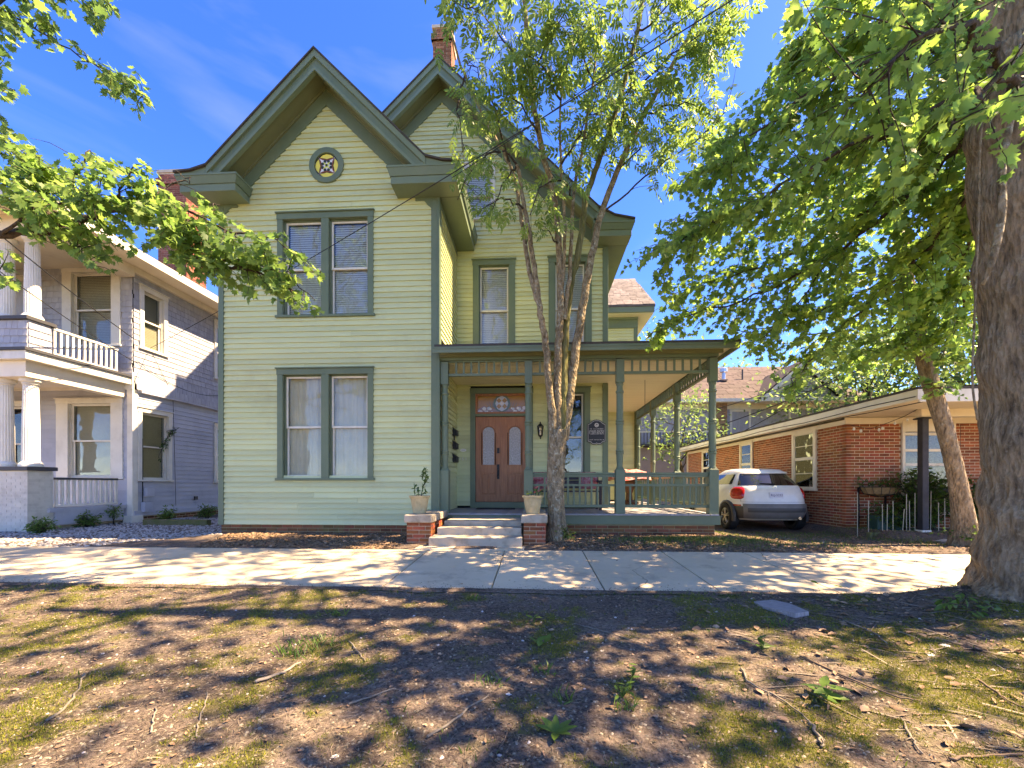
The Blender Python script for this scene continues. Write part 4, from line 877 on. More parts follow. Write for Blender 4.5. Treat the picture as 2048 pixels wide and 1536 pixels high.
window(RIGHTW(LX), *LU1[:2], LU1[2]+.05, LU1[3], 1, 'blindtan', mat='white', sashm='white', parent=lh, glass='glasslo'); window(RIGHTW(LX), *LU2[:2], LU2[2]+.05, LU2[3], 1, 'blind', mat='white', sashm='white', parent=lh)
window(FRONT(10.75), *FW[:2], FW[2]+.05, FW[3], 1, 'blindtan', mat='white', sashm='white', cas=.34, parent=lh, glass='glasslo'); window(FRONT(10.75), *FU[:2], FU[2]+.05, FU[3], 1, 'blindtan', mat='white', sashm='white', cas=.26, parent=lh, glass='glasslo')
window(FRONT(10.75), -14.6, -13.6, 1.05, 3.2, 1, 'blindtan', mat='white', sashm='white', cas=.14, parent=lh); window(FRONT(10.75), -14.6, -13.6, 4.6, 6.6, 1, 'blindtan', mat='white', sashm='white', cas=.14, parent=lh)
lbox('upper_wall', -20, -13.5, 10.70, 10.76, 3.9, 6.8, mat='greyshingle')
# main roof with wide eave
mb = MB(); ex, ey = LX+.75, 7.95
mb.add([(ex, ey, 6.93), (ex, 27, 6.93), (-25, 27, 6.93), (-25, ey, 6.93), (-15, 13, 8.4), (-15, 22, 8.4), (-25, 13, 8.4), (-25, 22, 8.4), (ex, ey, 6.83), (ex, 27, 6.83), (-25, 27, 6.83), (-25, ey, 6.83)],
   [(0, 1, 5, 4), (3, 0, 4, 6), (4, 5, 7, 6), (1, 2, 7, 5), (8, 9, 10, 11), (0, 8, 9, 1), (0, 3, 11, 8)]); lr = mb.build('roof', M['roof'], lh)
mb = MB(); mb.box(ex-.005, ex+.02, ey, 27, 6.70, 6.90); mb.box(-25, ex+.02, ey-.025, ey, 6.70, 6.90); mb.build('fascia', M['white'], lr)
mb = MB(); mb.box(-25, ex-.006, ey+.002, 27, 6.79, 6.82); mb.build('soffit', M['beige'], lr)
mb = MB(); mb.box(-25, LX+.1, 8.5, 9.0, 6.42, 6.788); mb.box(LX-.3, LX+.1, 9.0, 10.7, 6.5, 6.788); mb.box(LX-.05, LX+.12, 10.7, 25, 6.62, 6.788); mb.build('porch_beam', M['beige'], lr)
chimney(lh, -12.1, -11.15, 12.9, 13.7, 6.6, 11.0, corbel=True)
# balcony slab, half walls, columns, rails
lbox('balcony_floor', -25, -10.80, 8.36, 10.72, 3.62, 3.80, mat='white'); lbox('balcony_edge', -25, -10.76, 8.32, 10.9, 3.80, 3.865, mat='darkcap')
lbox('porch_beam', -25, -10.98, 8.50, 8.95, 3.28, 3.62, mat='beige'); lbox('porch_beam', -11.25, -10.98, 8.95, 10.72, 3.28, 3.62, mat='beige')
lbox('porch_ceiling', -25, -11.26, 8.96, 10.72, 3.55, 3.61, mat='beige')
lbox('half_wall', -25, -10.99, 8.55, 8.98, 3.87, 4.52, mat='greyshingle'); recs = []; shingles(-20, -10.985, 3.87, 4.45, 8.55, 0, []); shingles(8.55, 8.99, 3.87, 4.45, -10.985, 1, [], .155); pieces('wall_shingle', shg, recs, lw, 90, 'shingle_courses')
lbox('half_wall_cap', -25, -10.93, 8.48, 9.06, 4.525, 4.60, mat='darkcap')
def column(x, y, z0, z1, r0=.145):
    mb = MB(); n = 20; prof = [(r0*1.35, z0), (r0*1.35, z0+.05), (r0*1.15, z0+.09), (r0, z0+.12), (r0*.98, z0+(z1-z0)*.4), (r0*.85, z1-.14), (r0*1.0, z1-.12), (r0*.9, z1-.1), (r0*1.25, z1-.06), (r0*1.25, z1)]
    vs = []; m = 40
    for r, z in prof:
        for k in range(m):
            a = 2*math.pi*k/m; q = r*(1-(.07 if (k % 2 and z0+.1 < z < z1-.13) else 0)); vs.append((x+q*math.cos(a), y+q*math.sin(a), z))
    fs = [(i*m+k, i*m+(k+1) % m, (i+1)*m+(k+1) % m, (i+1)*m+k) for i in range(len(prof)-1) for k in range(m)]+[tuple(range(m)), tuple((len(prof)-1)*m+k for k in range(m))]
    mb.add(vs, fs); mb.build('column', M['white'], lh)
for x in (-11.19, -11.80, -14.5, -15.1): column(x, 8.76, 1.335, 3.28); column(x+.04, 8.76, 4.60, 6.42, .135)
# porch pier of painted brick, cap, railing
mb = MB(); mb.box(-12.3, -10.975, 8.53, 9.02, -.4, 1.24); pi_ = mb.build('porch_pier', M['whitebrick'], lh)
pieces('brick', BRW, brick_courses(-12.3, -10.975, -.2, 1.22, 8.53, 0)+brick_courses(8.53, 9.02, -.2, 1.22, -10.975, 1), pi_, 300, 'brick_courses')
lbox('pier_cap', -12.35, -10.91, 8.47, 9.06, 1.245, 1.33, mat='darkcap')
lbox('porch_floor', -25, -10.92, 8.9, 10.74, .30, .40, mat='bluegrey'); lbox('porch_skirt', -11.0, -10.93, 9.03, 10.62, .0, .30, mat='bluegrey')
def lrail(z0, z1, ya, yb, x, cap):
    mb = MB(); mb.box(x-.035, x+.035, ya, yb, z1-.05, z1); rl = mb.build('porch_railing', M[cap], lh); mb = MB(); mb.box(x-.025, x+.025, ya, yb, z0, z0+.05); mb.build('bottom_rail', M['white'], rl)
    n = round((yb-ya)/.135)
    for i in range(n+1): y = ya+.03+(yb-ya-.06)*i/n; mb = MB(); mb.box(x-.02, x+.02, y-.025, y+.025, z0+.051, z1-.051); mb.build('baluster', M['white'], rl)
lrail(.42, 1.10, 9.06, 10.5, -10.99, 'darkcap'); lrail(3.90, 4.52, 9.02, 10.5, -10.99, 'white')
lbox('band_board', -20, LX+.045, 10.69, 10.748, 3.48, 3.95, mat='white'); lbox('skirting_board', -20, LX-.13, 10.70, 10.748, .02, .43, mat='bluegrey'); lbox('utility_box', LX+.03, LX+.14, 11.02, 11.25, .60, .85, mat='bluegrey'); lbox('utility_box', LX+.03, LX+.15, 10.95, 11.2, .18, .45, mat='bluegrey'); lbox('vent', LX+.02, LX+.05, 12.75, 12.88, .45, .56, mat='black')
mb = MB(); mb.tube([(LX+.05, 10.98, z) for z in (2.2, 1.4, .9, .5, .2)], .012, 5); mb.tube([(LX+.04, 11.3, 4.6), (LX+.045, 11.95, 3.6), (LX+.05, 12.0, 2.0), (LX+.05, 12.05, .3)], .007, 4); mb.build('wall_cable', M['cable'], lh)
# mossy edging timber at its foot
mb = MB(); mb.box(-9.9, -8.2, 10.1, 10.26, -.14, .05); o = mb.build('edging_timber', surf('mossy_timber', (.16, .13, .07), (.10, .11, .03), rough=.95, scale=6, bump=.5), bev=.02); o.rotation_euler = (0, 0, 0)
tag(o, 'old mossy edging timber lying beside the gravel', 'timber')

# ================================================================ right neighbour: low brick house
RX, RY = 7.0, 9.85
bh = thing('brick_house', 'low red brick house with beige overhanging eaves and soffit', 'house', (8.5, 13, 0))
mb = MB(); mb.box(RX+.02, 16, RY+.02, 19.8, -.4, 2.36); bw = mb.build('wall', M['mortar'], bh)
BW1 = (10.83, 11.80, .84, 2.36); BW2 = (13.88, 14.72, .84, 2.36); BW3 = (16.9, 17.95, .84, 2.36); BFW = (8.20, 9.33, .30, 2.36)
r = brick_courses(RY+.0, 19.6, -.22, 2.30, RX+.1075, 1, [BW1, BW2, BW3]); r += brick_courses(RX+.0, 11.5, -.22, 2.30, RY+.0235, 0, [BFW])
pieces('brick', BR, r, bw, 300, 'brick_courses')
def bwin(frame, a, b, z0, z1, lites):
    mb = MB(frame); mb.box(a, a+.09, -.01, .03, z0, z1); mb.box(b-.09, b, -.01, .03, z0, z1); mb.box(a+.09, b-.09, -.01, .03, z1-.1, z1); mb.box(a-.03, b+.03, -.01, .06, z0-.06, z0); wo = mb.build('window', M['beige'], bh, bev=.004)
    zm = (z0+z1)/2
    for lo, hi in ((z0, zm), (zm, z1-.1)):
        mb = MB(frame); mb.box(a+.09, b-.09, -.008, .014, hi-.035, hi); mb.box(a+.09, b-.09, -.008, .014, lo, lo+.04); mb.box(a+.09, a+.125, -.008, .014, lo+.04, hi-.035); mb.box(b-.125, b-.09, -.008, .014, lo+.04, hi-.035); mb.box(a+.125, b-.125, -.004, .010, (lo+hi)/2-.01, (lo+hi)/2+.01)
        mb.build('sash', M['beige'], wo); mb = MB(frame); mb.box(a+.125, b-.125, .001, .004, lo+.04, hi-.035); mb.build('pane', M['glasslo'], wo)
    mb = MB(frame); n = 22; vs = []
    for zz in (z0+.05, z1-.1):
        for i in range(n+1): vs.append((a+.1+(b-a-.2)*i/n, -.004+.0025*math.sin(i*1.8), zz))
    mb.add(vs, [(i, i+1, n+2+i, n+1+i) for i in range(n)]); mb.build('curtain', M['curtain'], wo, fixn=False)
for W in (BW1, BW2, BW3): bwin(RIGHTW(RX) if False else ((RX, 0, 0), (0, 1, 0), (-1, 0, 0)), *W, 2)
# front picture window with lap panes
mb = MB(FRONT(RY)); a, b, z0, z1 = BFW
mb.box(a, a+.06, -.01, .03, z0, z1); mb.box(b-.06, b, -.01, .03, z0, z1)
for z in (2.06, 1.70, 1.38, .98, .55, .30): mb.box(a+.06, b-.06, -.01, .035, z-.03, z+.03)
mb.box(a+.06, b-.06, -.01, .025, 2.12, z1); fw = mb.build('window', M['beige'], bh, bev=.003)
mb = MB(FRONT(RY)); mb.box(a+.06, b-.06, -.004, .002, z0, 2.1); mb.build('lace_curtain', surf('grey_lace', (.22, .21, .20), (.10, .10, .10), rough=.9, scale=26, bump=0), fw); mb = MB(FRONT(RY)); mb.box(a+.06, b-.06, .006, .009, z0, 2.1); mb.build('pane', M['glasslo'], fw)
mb = MB(); mb.box(RX-.015, RX+.02, RY-.015, 19.6, 2.30, 2.40); mb.box(RX-.02, 12, RY-.02, RY+.015, 2.30, 2.44); mb.build('frieze_board', M['beige'], bh)
BEX, BEY = 6.55, 7.55
mb = MB(); mb.add([(BEX, BEY, 2.62), (14, BEY, 2.62), (14, 20.2, 2.62), (BEX, 20.2, 2.62), (BEX, BEY, 2.58), (14, BEY, 2.58), (14, 20.2, 2.58), (BEX, 20.2, 2.58), (10.3, 9.5, 3.0), (10.3, 18.5, 3.0)], [(4, 5, 6, 7), (0, 1, 5, 4), (1, 2, 6, 5), (2, 3, 7, 6), (3, 0, 4, 7), (0, 1, 8), (1, 2, 9, 8), (2, 3, 9), (3, 0, 8, 9)]); br = mb.build('roof', M['roof'], bh)
mb = MB(); mb.box(BEX+.01, BEX+.045, BEY+.01, 20.2, 2.40, 2.578); mb.box(BEX+.045, 14, BEY+.01, BEY+.045, 2.36, 2.578); mb.build('fascia', M['white'], br, bev=.004)
mb = MB(); mb.box(BEX+.046, 14, BEY+.046, 20.1, 2.455, 2.48); mb.build('soffit', M['beige'], br)
mb = MB(); mb.box(7.76, 12, 8.86, 9.0, 2.30, 2.454); mb.build('porch_beam', M['beige'], bh)
mb = MB(); x, y = 7.85, 8.93; mb.box(x-.062, x+.062, y-.062, y+.062, .02, 2.298); mb.box(x-.11, x+.11, y-.11, y+.11, 2.26, 2.29); mb.build('iron_post', M['iron'], bh, bev=.01)
mb = MB(); mb.box(x-.09, x+.09, y-.09, y+.09, -.14, .02); mb.build('post_base', M['white'], bh, bev=.01)
mb = MB(); mb.box(7.3, 7.75, RY-.9, RY-.82, -.12, .0); mb.box(6.75, 7.75, 8.84, 8.93, -.14, -.03); mb.build('edging_board', M['barkmoss'], bh)
# wires stapled along its eave
mb = MB()
for dz, x in ((.0, BEX+.003), (-.06, BEX+.20)):
    pts = [(x, 7.6+i*1.0, 2.455+dz+.02*math.sin(i*1.7+dz*40)) for i in range(13)]; mb.tube(pts, .008, 4)
mb.build('wall_cable', M['cable'], bh)

# ================================================================ far house with brown roof
fh = thing('far_house', 'grey shingled house with brown roof seen behind the brick house', 'house', (11, 26, 0))
FYd = 24.0; mb = MB(); mb.box(4.5, 17.5, FYd, 33, -.5, 5.6); fw_ = mb.build('wall', M['greyshingle'], fh)
recs = []; shingles(6.0, 16, 3.3, 5.5, FYd-.004, 0, [(10.9, 11.95, 3.5, 5.1), (9.8, 10.6, 0, 5.5), (14.0, 15.1, 4.3, 5.2)], .16); pieces('wall_shingle', shg, recs, fw_, 300, 'shingle_courses')
clapp = unit_mesh('siding_board', surf('mauve_siding', (.40, .34, .35), (.34, .29, .30), rough=.6, scale=2, bump=.1, rnd=.05), lambda mb: mb.add([(0, 0, 0), (1, 0, 0), (0, -.03, 0), (1, -.03, 0), (0, -.008, .26), (1, -.008, .26), (0, 0, .26), (1, 0, .26)], [(0, 1, 3, 2), (2, 3, 5, 4), (4, 5, 7, 6), (6, 7, 1, 0), (0, 2, 4, 6), (1, 3, 5, 7)]))
pieces('siding_board', clapp, [((4.5, FYd-.3, .2+.23*k), 0, (6.2, 1, 1)) for k in range(12)], fw_)
mb = MB(); mb.box(4.5, 10.7, FYd-.296, FYd-.02, -.4, 3.0); mb.build('lower_wall', M['bluegrey'], fh)
mb = MB(); mb.box(4.4, 10.8, FYd-1.1, FYd-.02, 3.0, 3.1); bal = mb.build('balcony', M['darkcap'], fh); mb = MB(); mb.box(4.4, 10.0, FYd-1.08, FYd-1.04, 3.72, 3.78); mb.build('rail', M['white'], bal)
for k in range(34): mb = MB(); mb.box(4.5+k*.17, 4.54+k*.17, FYd-1.08, FYd-1.05, 3.1, 3.72); mb.build('baluster', M['darkcap'], bal)
mb = MB(); mb.add([(4.0, FYd-.7, 5.55), (18, FYd-.7, 5.55), (18, 33.5, 5.55), (4.0, 33.5, 5.55), (6, 28.5, 8.6), (16.5, 28.5, 8.6)], [(0, 1, 5, 4), (1, 2, 5), (2, 3, 4, 5), (3, 0, 4), (0, 1, 2, 3)]); frf = mb.build('roof', M['roofbrown'], fh)
tabb = unit_mesh('shingle', M['roofbrown'], lambda mb: mb.add([(0, 0, .012), (1, 0, .012), (1, 0, 0), (0, 0, 0), (0, .42, .26), (1, .42, .26)], [(0, 1, 5, 4), (0, 3, 2, 1), (0, 4, 3), (1, 2, 5)])); r = []
for i in range(17):
    t = i/17; y = FYd-.7+t*5.2; z = 5.56+t*3.05; x = 4+2*t
    while x < 18-1.5*t: wv = random.uniform(.4, .9); r.append(((x, y, z+random.choice((.0, .015))), 0, (min(wv, 18-1.5*t-x)-.02, 1, 1))); x += wv
pieces('shingle', tabb, r, frf, 200, 'shingle_courses')
mb = MB(); mb.box(4.0, 18, FYd-.74, FYd-.7, 5.40, 5.58); mb.box(4, 18, FYd-.7, FYd-.005, 5.38, 5.42); mb.build('fascia', M['beige'], fh); mb = MB(); mb.box(5.5, 16, FYd-.06, FYd-.035, 5.1, 5.38); mb.build('frieze_board', M['beige'], fh)
# dormer
mb = MB(); mb.prism([(12.25, 5.62), (14.1, 7.25), (15.95, 5.62)], FYd-.9, 28); dm = mb.build('dormer', M['greyshingle'], fh)
mb = MB()
for s in (-1, 1): mb.prism([(14.1, 7.5), (14.1+s*2.25, 5.52), (14.1+s*2.25, 5.38), (14.1, 7.34)], FYd-1.25, 28)
mb.build('dormer_roof', M['roofbrown'], dm); mb = MB()
for s in (-1, 1): mb.prism([(14.1, 7.40), (14.1+s*2.1, 5.55), (14.1+s*2.1, 5.30), (14.1, 7.12)], FYd-1.29, FYd-1.25); mb.prism([(14.1, 7.12), (14.1+s*1.95, 5.42), (14.1+s*1.6, 5.42), (14.1, 6.80)], FYd-.95, FYd-.905)
mb.build('rake_board', M['beige'], dm); mb = MB(); mb.box(11.9, 16.3, FYd-1.29, FYd-.6, 5.30, 5.50); mb.build('cornice', M['beige'], dm)
mb = MB(); mb.box(13.75, 14.45, FYd-.95, FYd-.905, 5.75, 6.35); mb.build('vent', M['darkcap'], dm); mb = MB(); [mb.box(13.7, 14.5, FYd-.97, FYd-.952, 5.78+k*.12, 5.83+k*.12) for k in range(5)]; mb.build('louvre', M['white'], dm)
window(FRONT(FYd), 10.85, 11.98, 3.4, 5.1, 1, 'blind', mat='white', sashm='white', parent=fh); window(FRONT(FYd), 14.0, 15.1, 3.5, 5.2, 1, 'none', mat='white', sashm='white', parent=fh)
chimney(fh, 9.85, 10.55, FYd-.35, FYd+.3, -.4, 5.4, corbel=False)
mb = MB(); mb.lathe([(.2, 0), (.26, .08), (.12, .12), (.1, .5), (.22, .55), (.22, .75), (.05, .85)], (11.4, 26.0, 7.15), 10); mb.build('roof_vent', flat('galvanised', (.55, .56, .58), .35, .5, .8), fh); mb = MB(); mb.lathe([(.05, 0), (.05, .7)], (12.6, 26.2, 7.2), 8); mb.build('vent_pipe', M['darkcap'], fh)
# ================================================================ parked car
M['carwhite'] = flat('white_car_paint', (.72, .71, .68), .18, .6)
M['carblack'] = flat('grey_black_cladding', (.055, .052, .05), .5, .4)
M['taillight'] = flat('red_lens', (.42, .008, .006), .12, .8); M['tyre'] = flat('tyre_rubber', (.018, .018, .018), .8); M['rim'] = flat('alloy_rim', (.36, .34, .28), .35, .5, .7)
M['chrome'] = flat('chrome', (.6, .6, .6), .15, .5, .9); M['plate'] = flat('number_plate', (.60, .62, .70), .4); M['platetext'] = flat('plate_lettering', (.05, .05, .16), .5)
CXo, CYo, CZo = 5.68, 10.12, -.175
car = thing('parked_car', 'small white hatchback parked between the porch and the brick house, rear towards us', 'car', (CXo, CYo+2, CZo))
HW = .875
#            z,   yrear, yfront, halfw, n
SL = [(.26, .16, 3.95, .80, 5), (.34, .05, 4.05, .845, 5), (.50, .0, 4.12, .865, 5.5), (.62, .02, 4.12, .87, 5.5), (.66, .035, 4.12, .872, 5.5), (.78, .055, 4.10, .875, 5.2), (.90, .085, 4.05, .868, 5), (1.0, .12, 3.75, .85, 4.6), (1.06, .16, 3.25, .825, 4.4), (1.10, .20, 3.0, .80, 4.2), (1.25, .36, 2.45, .715, 4), (1.38, .52, 2.05, .635, 4), (1.44, .56, 1.9, .59, 4), (1.49, .70, 1.75, .54, 4), (1.515, .95, 1.6, .42, 4)]
def sl(z):
    for a, b in zip(SL, SL[1:]):
        if a[0] <= z <= b[0]: t = (z-a[0])/(b[0]-a[0]); return [p+(q-p)*t for p, q in zip(a, b)]
    return SL[-1]
def cs(z, th, off=0):
    "point on the body: th=0 rear centre, +90 right side"
    _, yr, yf, hw, n = sl(z); a = R(th); c, s = math.cos(a), math.sin(a)
    x = math.copysign(abs(s)**(2/n), s); y = -math.copysign(abs(c)**(2/n), c); L_ = (yf-yr)/2; ym = (yf+yr)/2
    nx, ny = x*L_*.5, y*1.0; ll = math.hypot(x**(n-1) if x >= 0 else -(-x)**(n-1), y**(n-1) if y >= 0 else -(-y)**(n-1)) or 1
    ox = (abs(x)**(n-1))*math.copysign(1, x)/ll; oy = (abs(y)**(n-1))*math.copysign(1, y)/ll
    return (CXo+x*hw+ox*off, CYo+ym+y*L_+oy*off, CZo+z)
def loft(zs, ths, off, name, mat, parent, close=False, smooth=True):
    mb = MB(); nz, nt_ = len(zs), len(ths); vs = [cs(z, t, off) for z in zs for t in ths]; fs = []
    for i in range(nz-1):
        for j in range(nt_-(0 if close else 1)): k = (j+1) % nt_; fs.append((i*nt_+j, i*nt_+k, (i+1)*nt_+k, (i+1)*nt_+j))
    if close: fs += [tuple(range(nt_)), tuple((nz-1)*nt_+j for j in range(nt_))]
    mb.add(vs, fs); return mb.build(name, mat, parent, smooth=smooth)
ths = [0, 8, 16, 24, 32, 38, 44, 50, 56, 62, 70, 80, 90, 100, 115, 130, 138, 146, 160, 180]; full = ths+[-t for t in ths[-2:0:-1]]
body = loft([.26, .34, .42, .5, .58, .62, .66, .72, .78, .84, .90, .95, 1.0, 1.03, 1.06, 1.10, 1.18, 1.25, 1.32, 1.38, 1.41, 1.44, 1.47, 1.49, 1.515], full, 0, 'body', M['carwhite'], car, True)
loft([1.09, 1.12, 1.18, 1.25, 1.31, 1.36, 1.385], np.linspace(-50, 50, 21), .006, 'rear_window', flat('dark_privacy_glass', (.012, .013, .015), .04, .9), car)
for s in (-1, 1):
    loft([1.12, 1.18, 1.25, 1.31, 1.37], [s*t for t in (64, 70, 76, 82, 90, 100, 112)], .006, 'side_window', flat('dark_side_glass', (.015, .017, .018), .05, .9), car)
    # tail lights: rounded patches wrapping the corner
    mb = MB(); cz, ct = .91, s*47; vs = []; m = 18
    vs.append(cs(cz, ct, .045))
    for q, o in ((.55, .04), (.85, .03), (1.0, .0)):
        for k in range(m): a = 2*math.pi*k/m; e_ = lambda v: math.copysign(abs(v)**.62, v); vs.append(cs(cz+.15*q*e_(math.sin(a)), ct+s*16*q*e_(math.cos(a)), o))
    fs = [(0, 1+k, 1+(k+1) % m) for k in range(m)]+[(1+r_*m+k, 1+r_*m+(k+1) % m, 1+(r_+1)*m+(k+1) % m, 1+(r_+1)*m+k) for r_ in range(2) for k in range(m)]
    mb.add(vs, fs); mb.build('tail_light', M['taillight'], car, smooth=True)
    loft([.60, .635], [s*t for t in (40, 46, 52, 58)], .008, 'reflector', M['taillight'], car)
loft([.255, .3, .36, .42, .5, .56, .598], [t for t in full if abs(t) <= 70][:0] or list(np.linspace(-68, 68, 31)), .014, 'rear_bumper', M['carblack'], car)
loft([.30, .36, .44, .52, .60, .66], np.linspace(-36, 36, 17), .03, 'bumper_guard', surf('satin_grey_guard', (.16, .15, .14), (.12, .11, .10), rough=.4, scale=4, bump=0), car)
loft([.46, .49, .53, .56], np.linspace(-27, 27, 13), .034, 'bumper_slot', M['carblack'], car)
loft([1.385, 1.41, 1.425], np.linspace(-46, 46, 15), .05, 'spoiler', M['carwhite'], car)
loft([.695, .70], np.linspace(-38, 38, 15), .004, 'hatch_seam', M['black'], car)
loft([1.0, 1.012, 1.03, 1.035], np.linspace(-26, 26, 13), .022, 'hatch_trim', M['carwhite'], car)
def P_(x, z, off): 
    best = min(np.linspace(-60, 60, 481), key=lambda t: abs(cs(z, t)[0]-(CXo+x))); return Vector(cs(z, best, off))
mb = MB(); c = P_(0, .86, .012); mb.box(c.x-.155, c.x+.155, c.y-.004, c.y+.004, c.z-.075, c.z+.075); pl = mb.build('number_plate', M['plate'], car)
def text(body_, size, loc, mat, parent, name, rot=(R(90), 0, 0), ext=.001):
    cu = bpy.data.curves.new(name, 'FONT'); cu.body = body_; cu.size = size; cu.align_x = 'CENTER'; cu.align_y = 'CENTER'; cu.extrude = ext; cu.materials.append(mat); cu.resolution_u = 2
    tmp = bpy.data.objects.new(name, cu); COL.objects.link(tmp); bpy.context.view_layer.update()
    me = bpy.data.meshes.new_from_object(tmp.evaluated_get(bpy.context.evaluated_depsgraph_get())); bpy.data.objects.remove(tmp); bpy.data.curves.remove(cu)
    o = bpy.data.objects.new(name, me); COL.objects.link(o); o.location = loc; o.rotation_euler = rot
    o.parent = parent; o.matrix_parent_inverse = Matrix.Translation(-PW[parent.name]); return o
text('RLJ-5232', .075, (c.x, c.y-.007, c.z), M['platetext'], pl, 'plate_lettering')
mb = MB(); c = P_(0, 1.045, .02); ring(mb, c.x, c.z, .028, .04, c.y-.006, c.y, 18); mb.build('emblem', M['chrome'], car)
a_ = P_(-.24, 1.13, .02); b_ = P_(.14, 1.125, .03); mb = MB(); mb.tube([P_(.02, 1.10, .015), P_(.02, 1.12, .03), P_(-.12, 1.135, .03), P_(-.30, 1.14, .02)], [.02, .015, .011, .008], 6); mb.build('wiper', M['black'], car)
mb = MB(); p = Vector((CXo-.05, CYo+1.0, CZo+1.51)); mb.tube([p, p+Vector((0, -.08, .2))], [.008, .004], 5); mb.build('antenna', M['black'], car)
mb = MB(); p = P_(.52, .34, .02); mb.tube([p+Vector((0, .1, -.02)), p+Vector((0, -.02, -.02))], .035, 10); mb.build('exhaust', M['chrome'], car)
for sx in (-1, 1):
    for wy in (.72, 3.28):
        x = CXo+sx*.80; y = CYo+wy; zc = CZo+.325; mb = MB(); n = 28; prof = [(.0, .20), (-.1, .21), (-.115, .29), (-.09, .325), (.09, .325), (.115, .29), (.1, .21), (.0, .20)]; vs = []; fs = []
        for k in range(n):
            a = 2*math.pi*k/n
            for dx, r_ in prof: vs.append((x+dx, y+r_*math.cos(a), zc+r_*math.sin(a)))
        q = len(prof)
        for k in range(n):
            j = (k+1) % n
            for i in range(q-1): fs.append((k*q+i, k*q+i+1, j*q+i+1, j*q+i))
        mb.add(vs, fs); wh = mb.build('wheel', M['tyre'], car, smooth=True)
        mb = MB(); xo = x+sx*.085
        for k in range(5):
            a = 2*math.pi*k/5+.3
            for da in (-.16, .16): mb.tube([(xo, y+.05*math.cos(a), zc+.05*math.sin(a)), (xo+sx*.012, y+.14*math.cos(a+da*.8), zc+.14*math.sin(a+da*.8)), (xo, y+.205*math.cos(a+da), zc+.205*math.sin(a+da))], [.022, .017, .016], 5)
        mb.tube([(xo-.01, y, zc), (xo+.016*sx, y, zc)], .05, 12); ringv = [(xo, y+.205*math.cos(2*math.pi*k/24), zc+.205*math.sin(2*math.pi*k/24)) for k in range(25)]; mb.tube(ringv, .012, 5); mb.build('rim', M['rim'], wh)
        mb = MB(); mb.tube([(x-sx*.1, y, zc), (x+sx*.04, y, zc)], .2, 16); mb.build('hub', M['black'], wh)
        mb = MB(); xa = CXo+sx*.868
        vs = []; m = 15
        for k in range(m):
            a = math.pi*(-.08+1.16*k/(m-1)); c_, s_ = math.cos(a), math.sin(a)
            vs += [(xa, y+.335*c_, zc+.335*s_), (xa+sx*.022, y+.345*c_, zc+.345*s_), (xa+sx*.018, y+.415*c_, zc+.40*s_), (xa-sx*.05, y+.42*c_, zc+.41*s_)]
        fs = [(4*k+i, 4*k+i+1, 4*k+5+i, 4*k+4+i) for k in range(m-1) for i in range(3)]; mb.add(vs, fs); mb.build('wheel_arch', M['carblack'], car, smooth=True, fixn=False)
        # dark wheel well
        mb = MB(); mb.tube([(CXo+sx*.70, y, zc+.01), (CXo+sx*.874, y, zc+.01)], .345, 24); mb.build('wheel_well', M['tyre'], car)

# panel gaps and bumper line
for s in (-1, 1):
    mb = MB(); mb.tube([cs(z, s*39.5, .003) for z in (.70, .78, .9, 1.0, 1.07)], .004, 4); mb.build('hatch_gap', M['black'], car)
    mb = MB(); mb.tube([cs(z, s*104, .003) for z in (.40, .6, .8, 1.0, 1.08)], .004, 4); mb.build('door_gap', M['black'], car)
# ================================================================ trees
def leafshape(half):
    "outline right half (x,y) from base to tip -> mirrored fan with a folded midrib"
    out = [(0, 0)]+list(half)+[(0, 1)]+[(-x, y) for x, y in reversed(half)]
    v = [(x, y, .16*abs(x)-.10*y*y) for x, y in out]+[(0, .42, -.02)]
    n = len(out); return np.array(v), np.array([(i, (i+1) % n, n) for i in range(n)])
MAPV, MAPF = leafshape([(.16, .06), (.42, -.04), (.40, .16), (.62, .40), (.36, .42), (.40, .70), (.16, .64)])
LEFV, LEFF = leafshape([(.17, .22), (.20, .5), (.11, .8)])
# compound leaf: rachis with seven drooping leaflets
cv, cf = [], []
for i, (y, a, s) in enumerate(((.28, 58, .42), (.28, -58, .42), (.52, 52, .46), (.52, -52, .46), (.76, 44, .46), (.76, -44, .46), (.9, 0, .5))):
    c, sn = math.cos(R(a)), math.sin(R(a)); q = LEFV*s; b = len(cv)*0+sum(len(z) for z in cv)
    p = np.stack([q[:, 0]*c+q[:, 1]*sn, y-q[:, 0]*sn+q[:, 1]*c, q[:, 2]-.22*(q[:, 1])-.15*y*y], 1); cv.append(p); cf.append(LEFF+b)
COMV, COMF = np.concatenate(cv), np.concatenate(cf)
def crm(pts, k=5):
    P = [np.array(p, float) for p in pts]; P = [2*P[0]-P[1]]+P+[2*P[-1]-P[-2]]; out = []
    for i in range(1, len(P)-2):
        for j in range(k):
            t = j/k; a, b, c, d = P[i-1:i+3]
            out.append(.5*((2*b)+(-a+c)*t+(2*a-5*b+4*c-d)*t*t+(-a+3*b-3*c+d)*t**3))
    out.append(P[-2]); return out
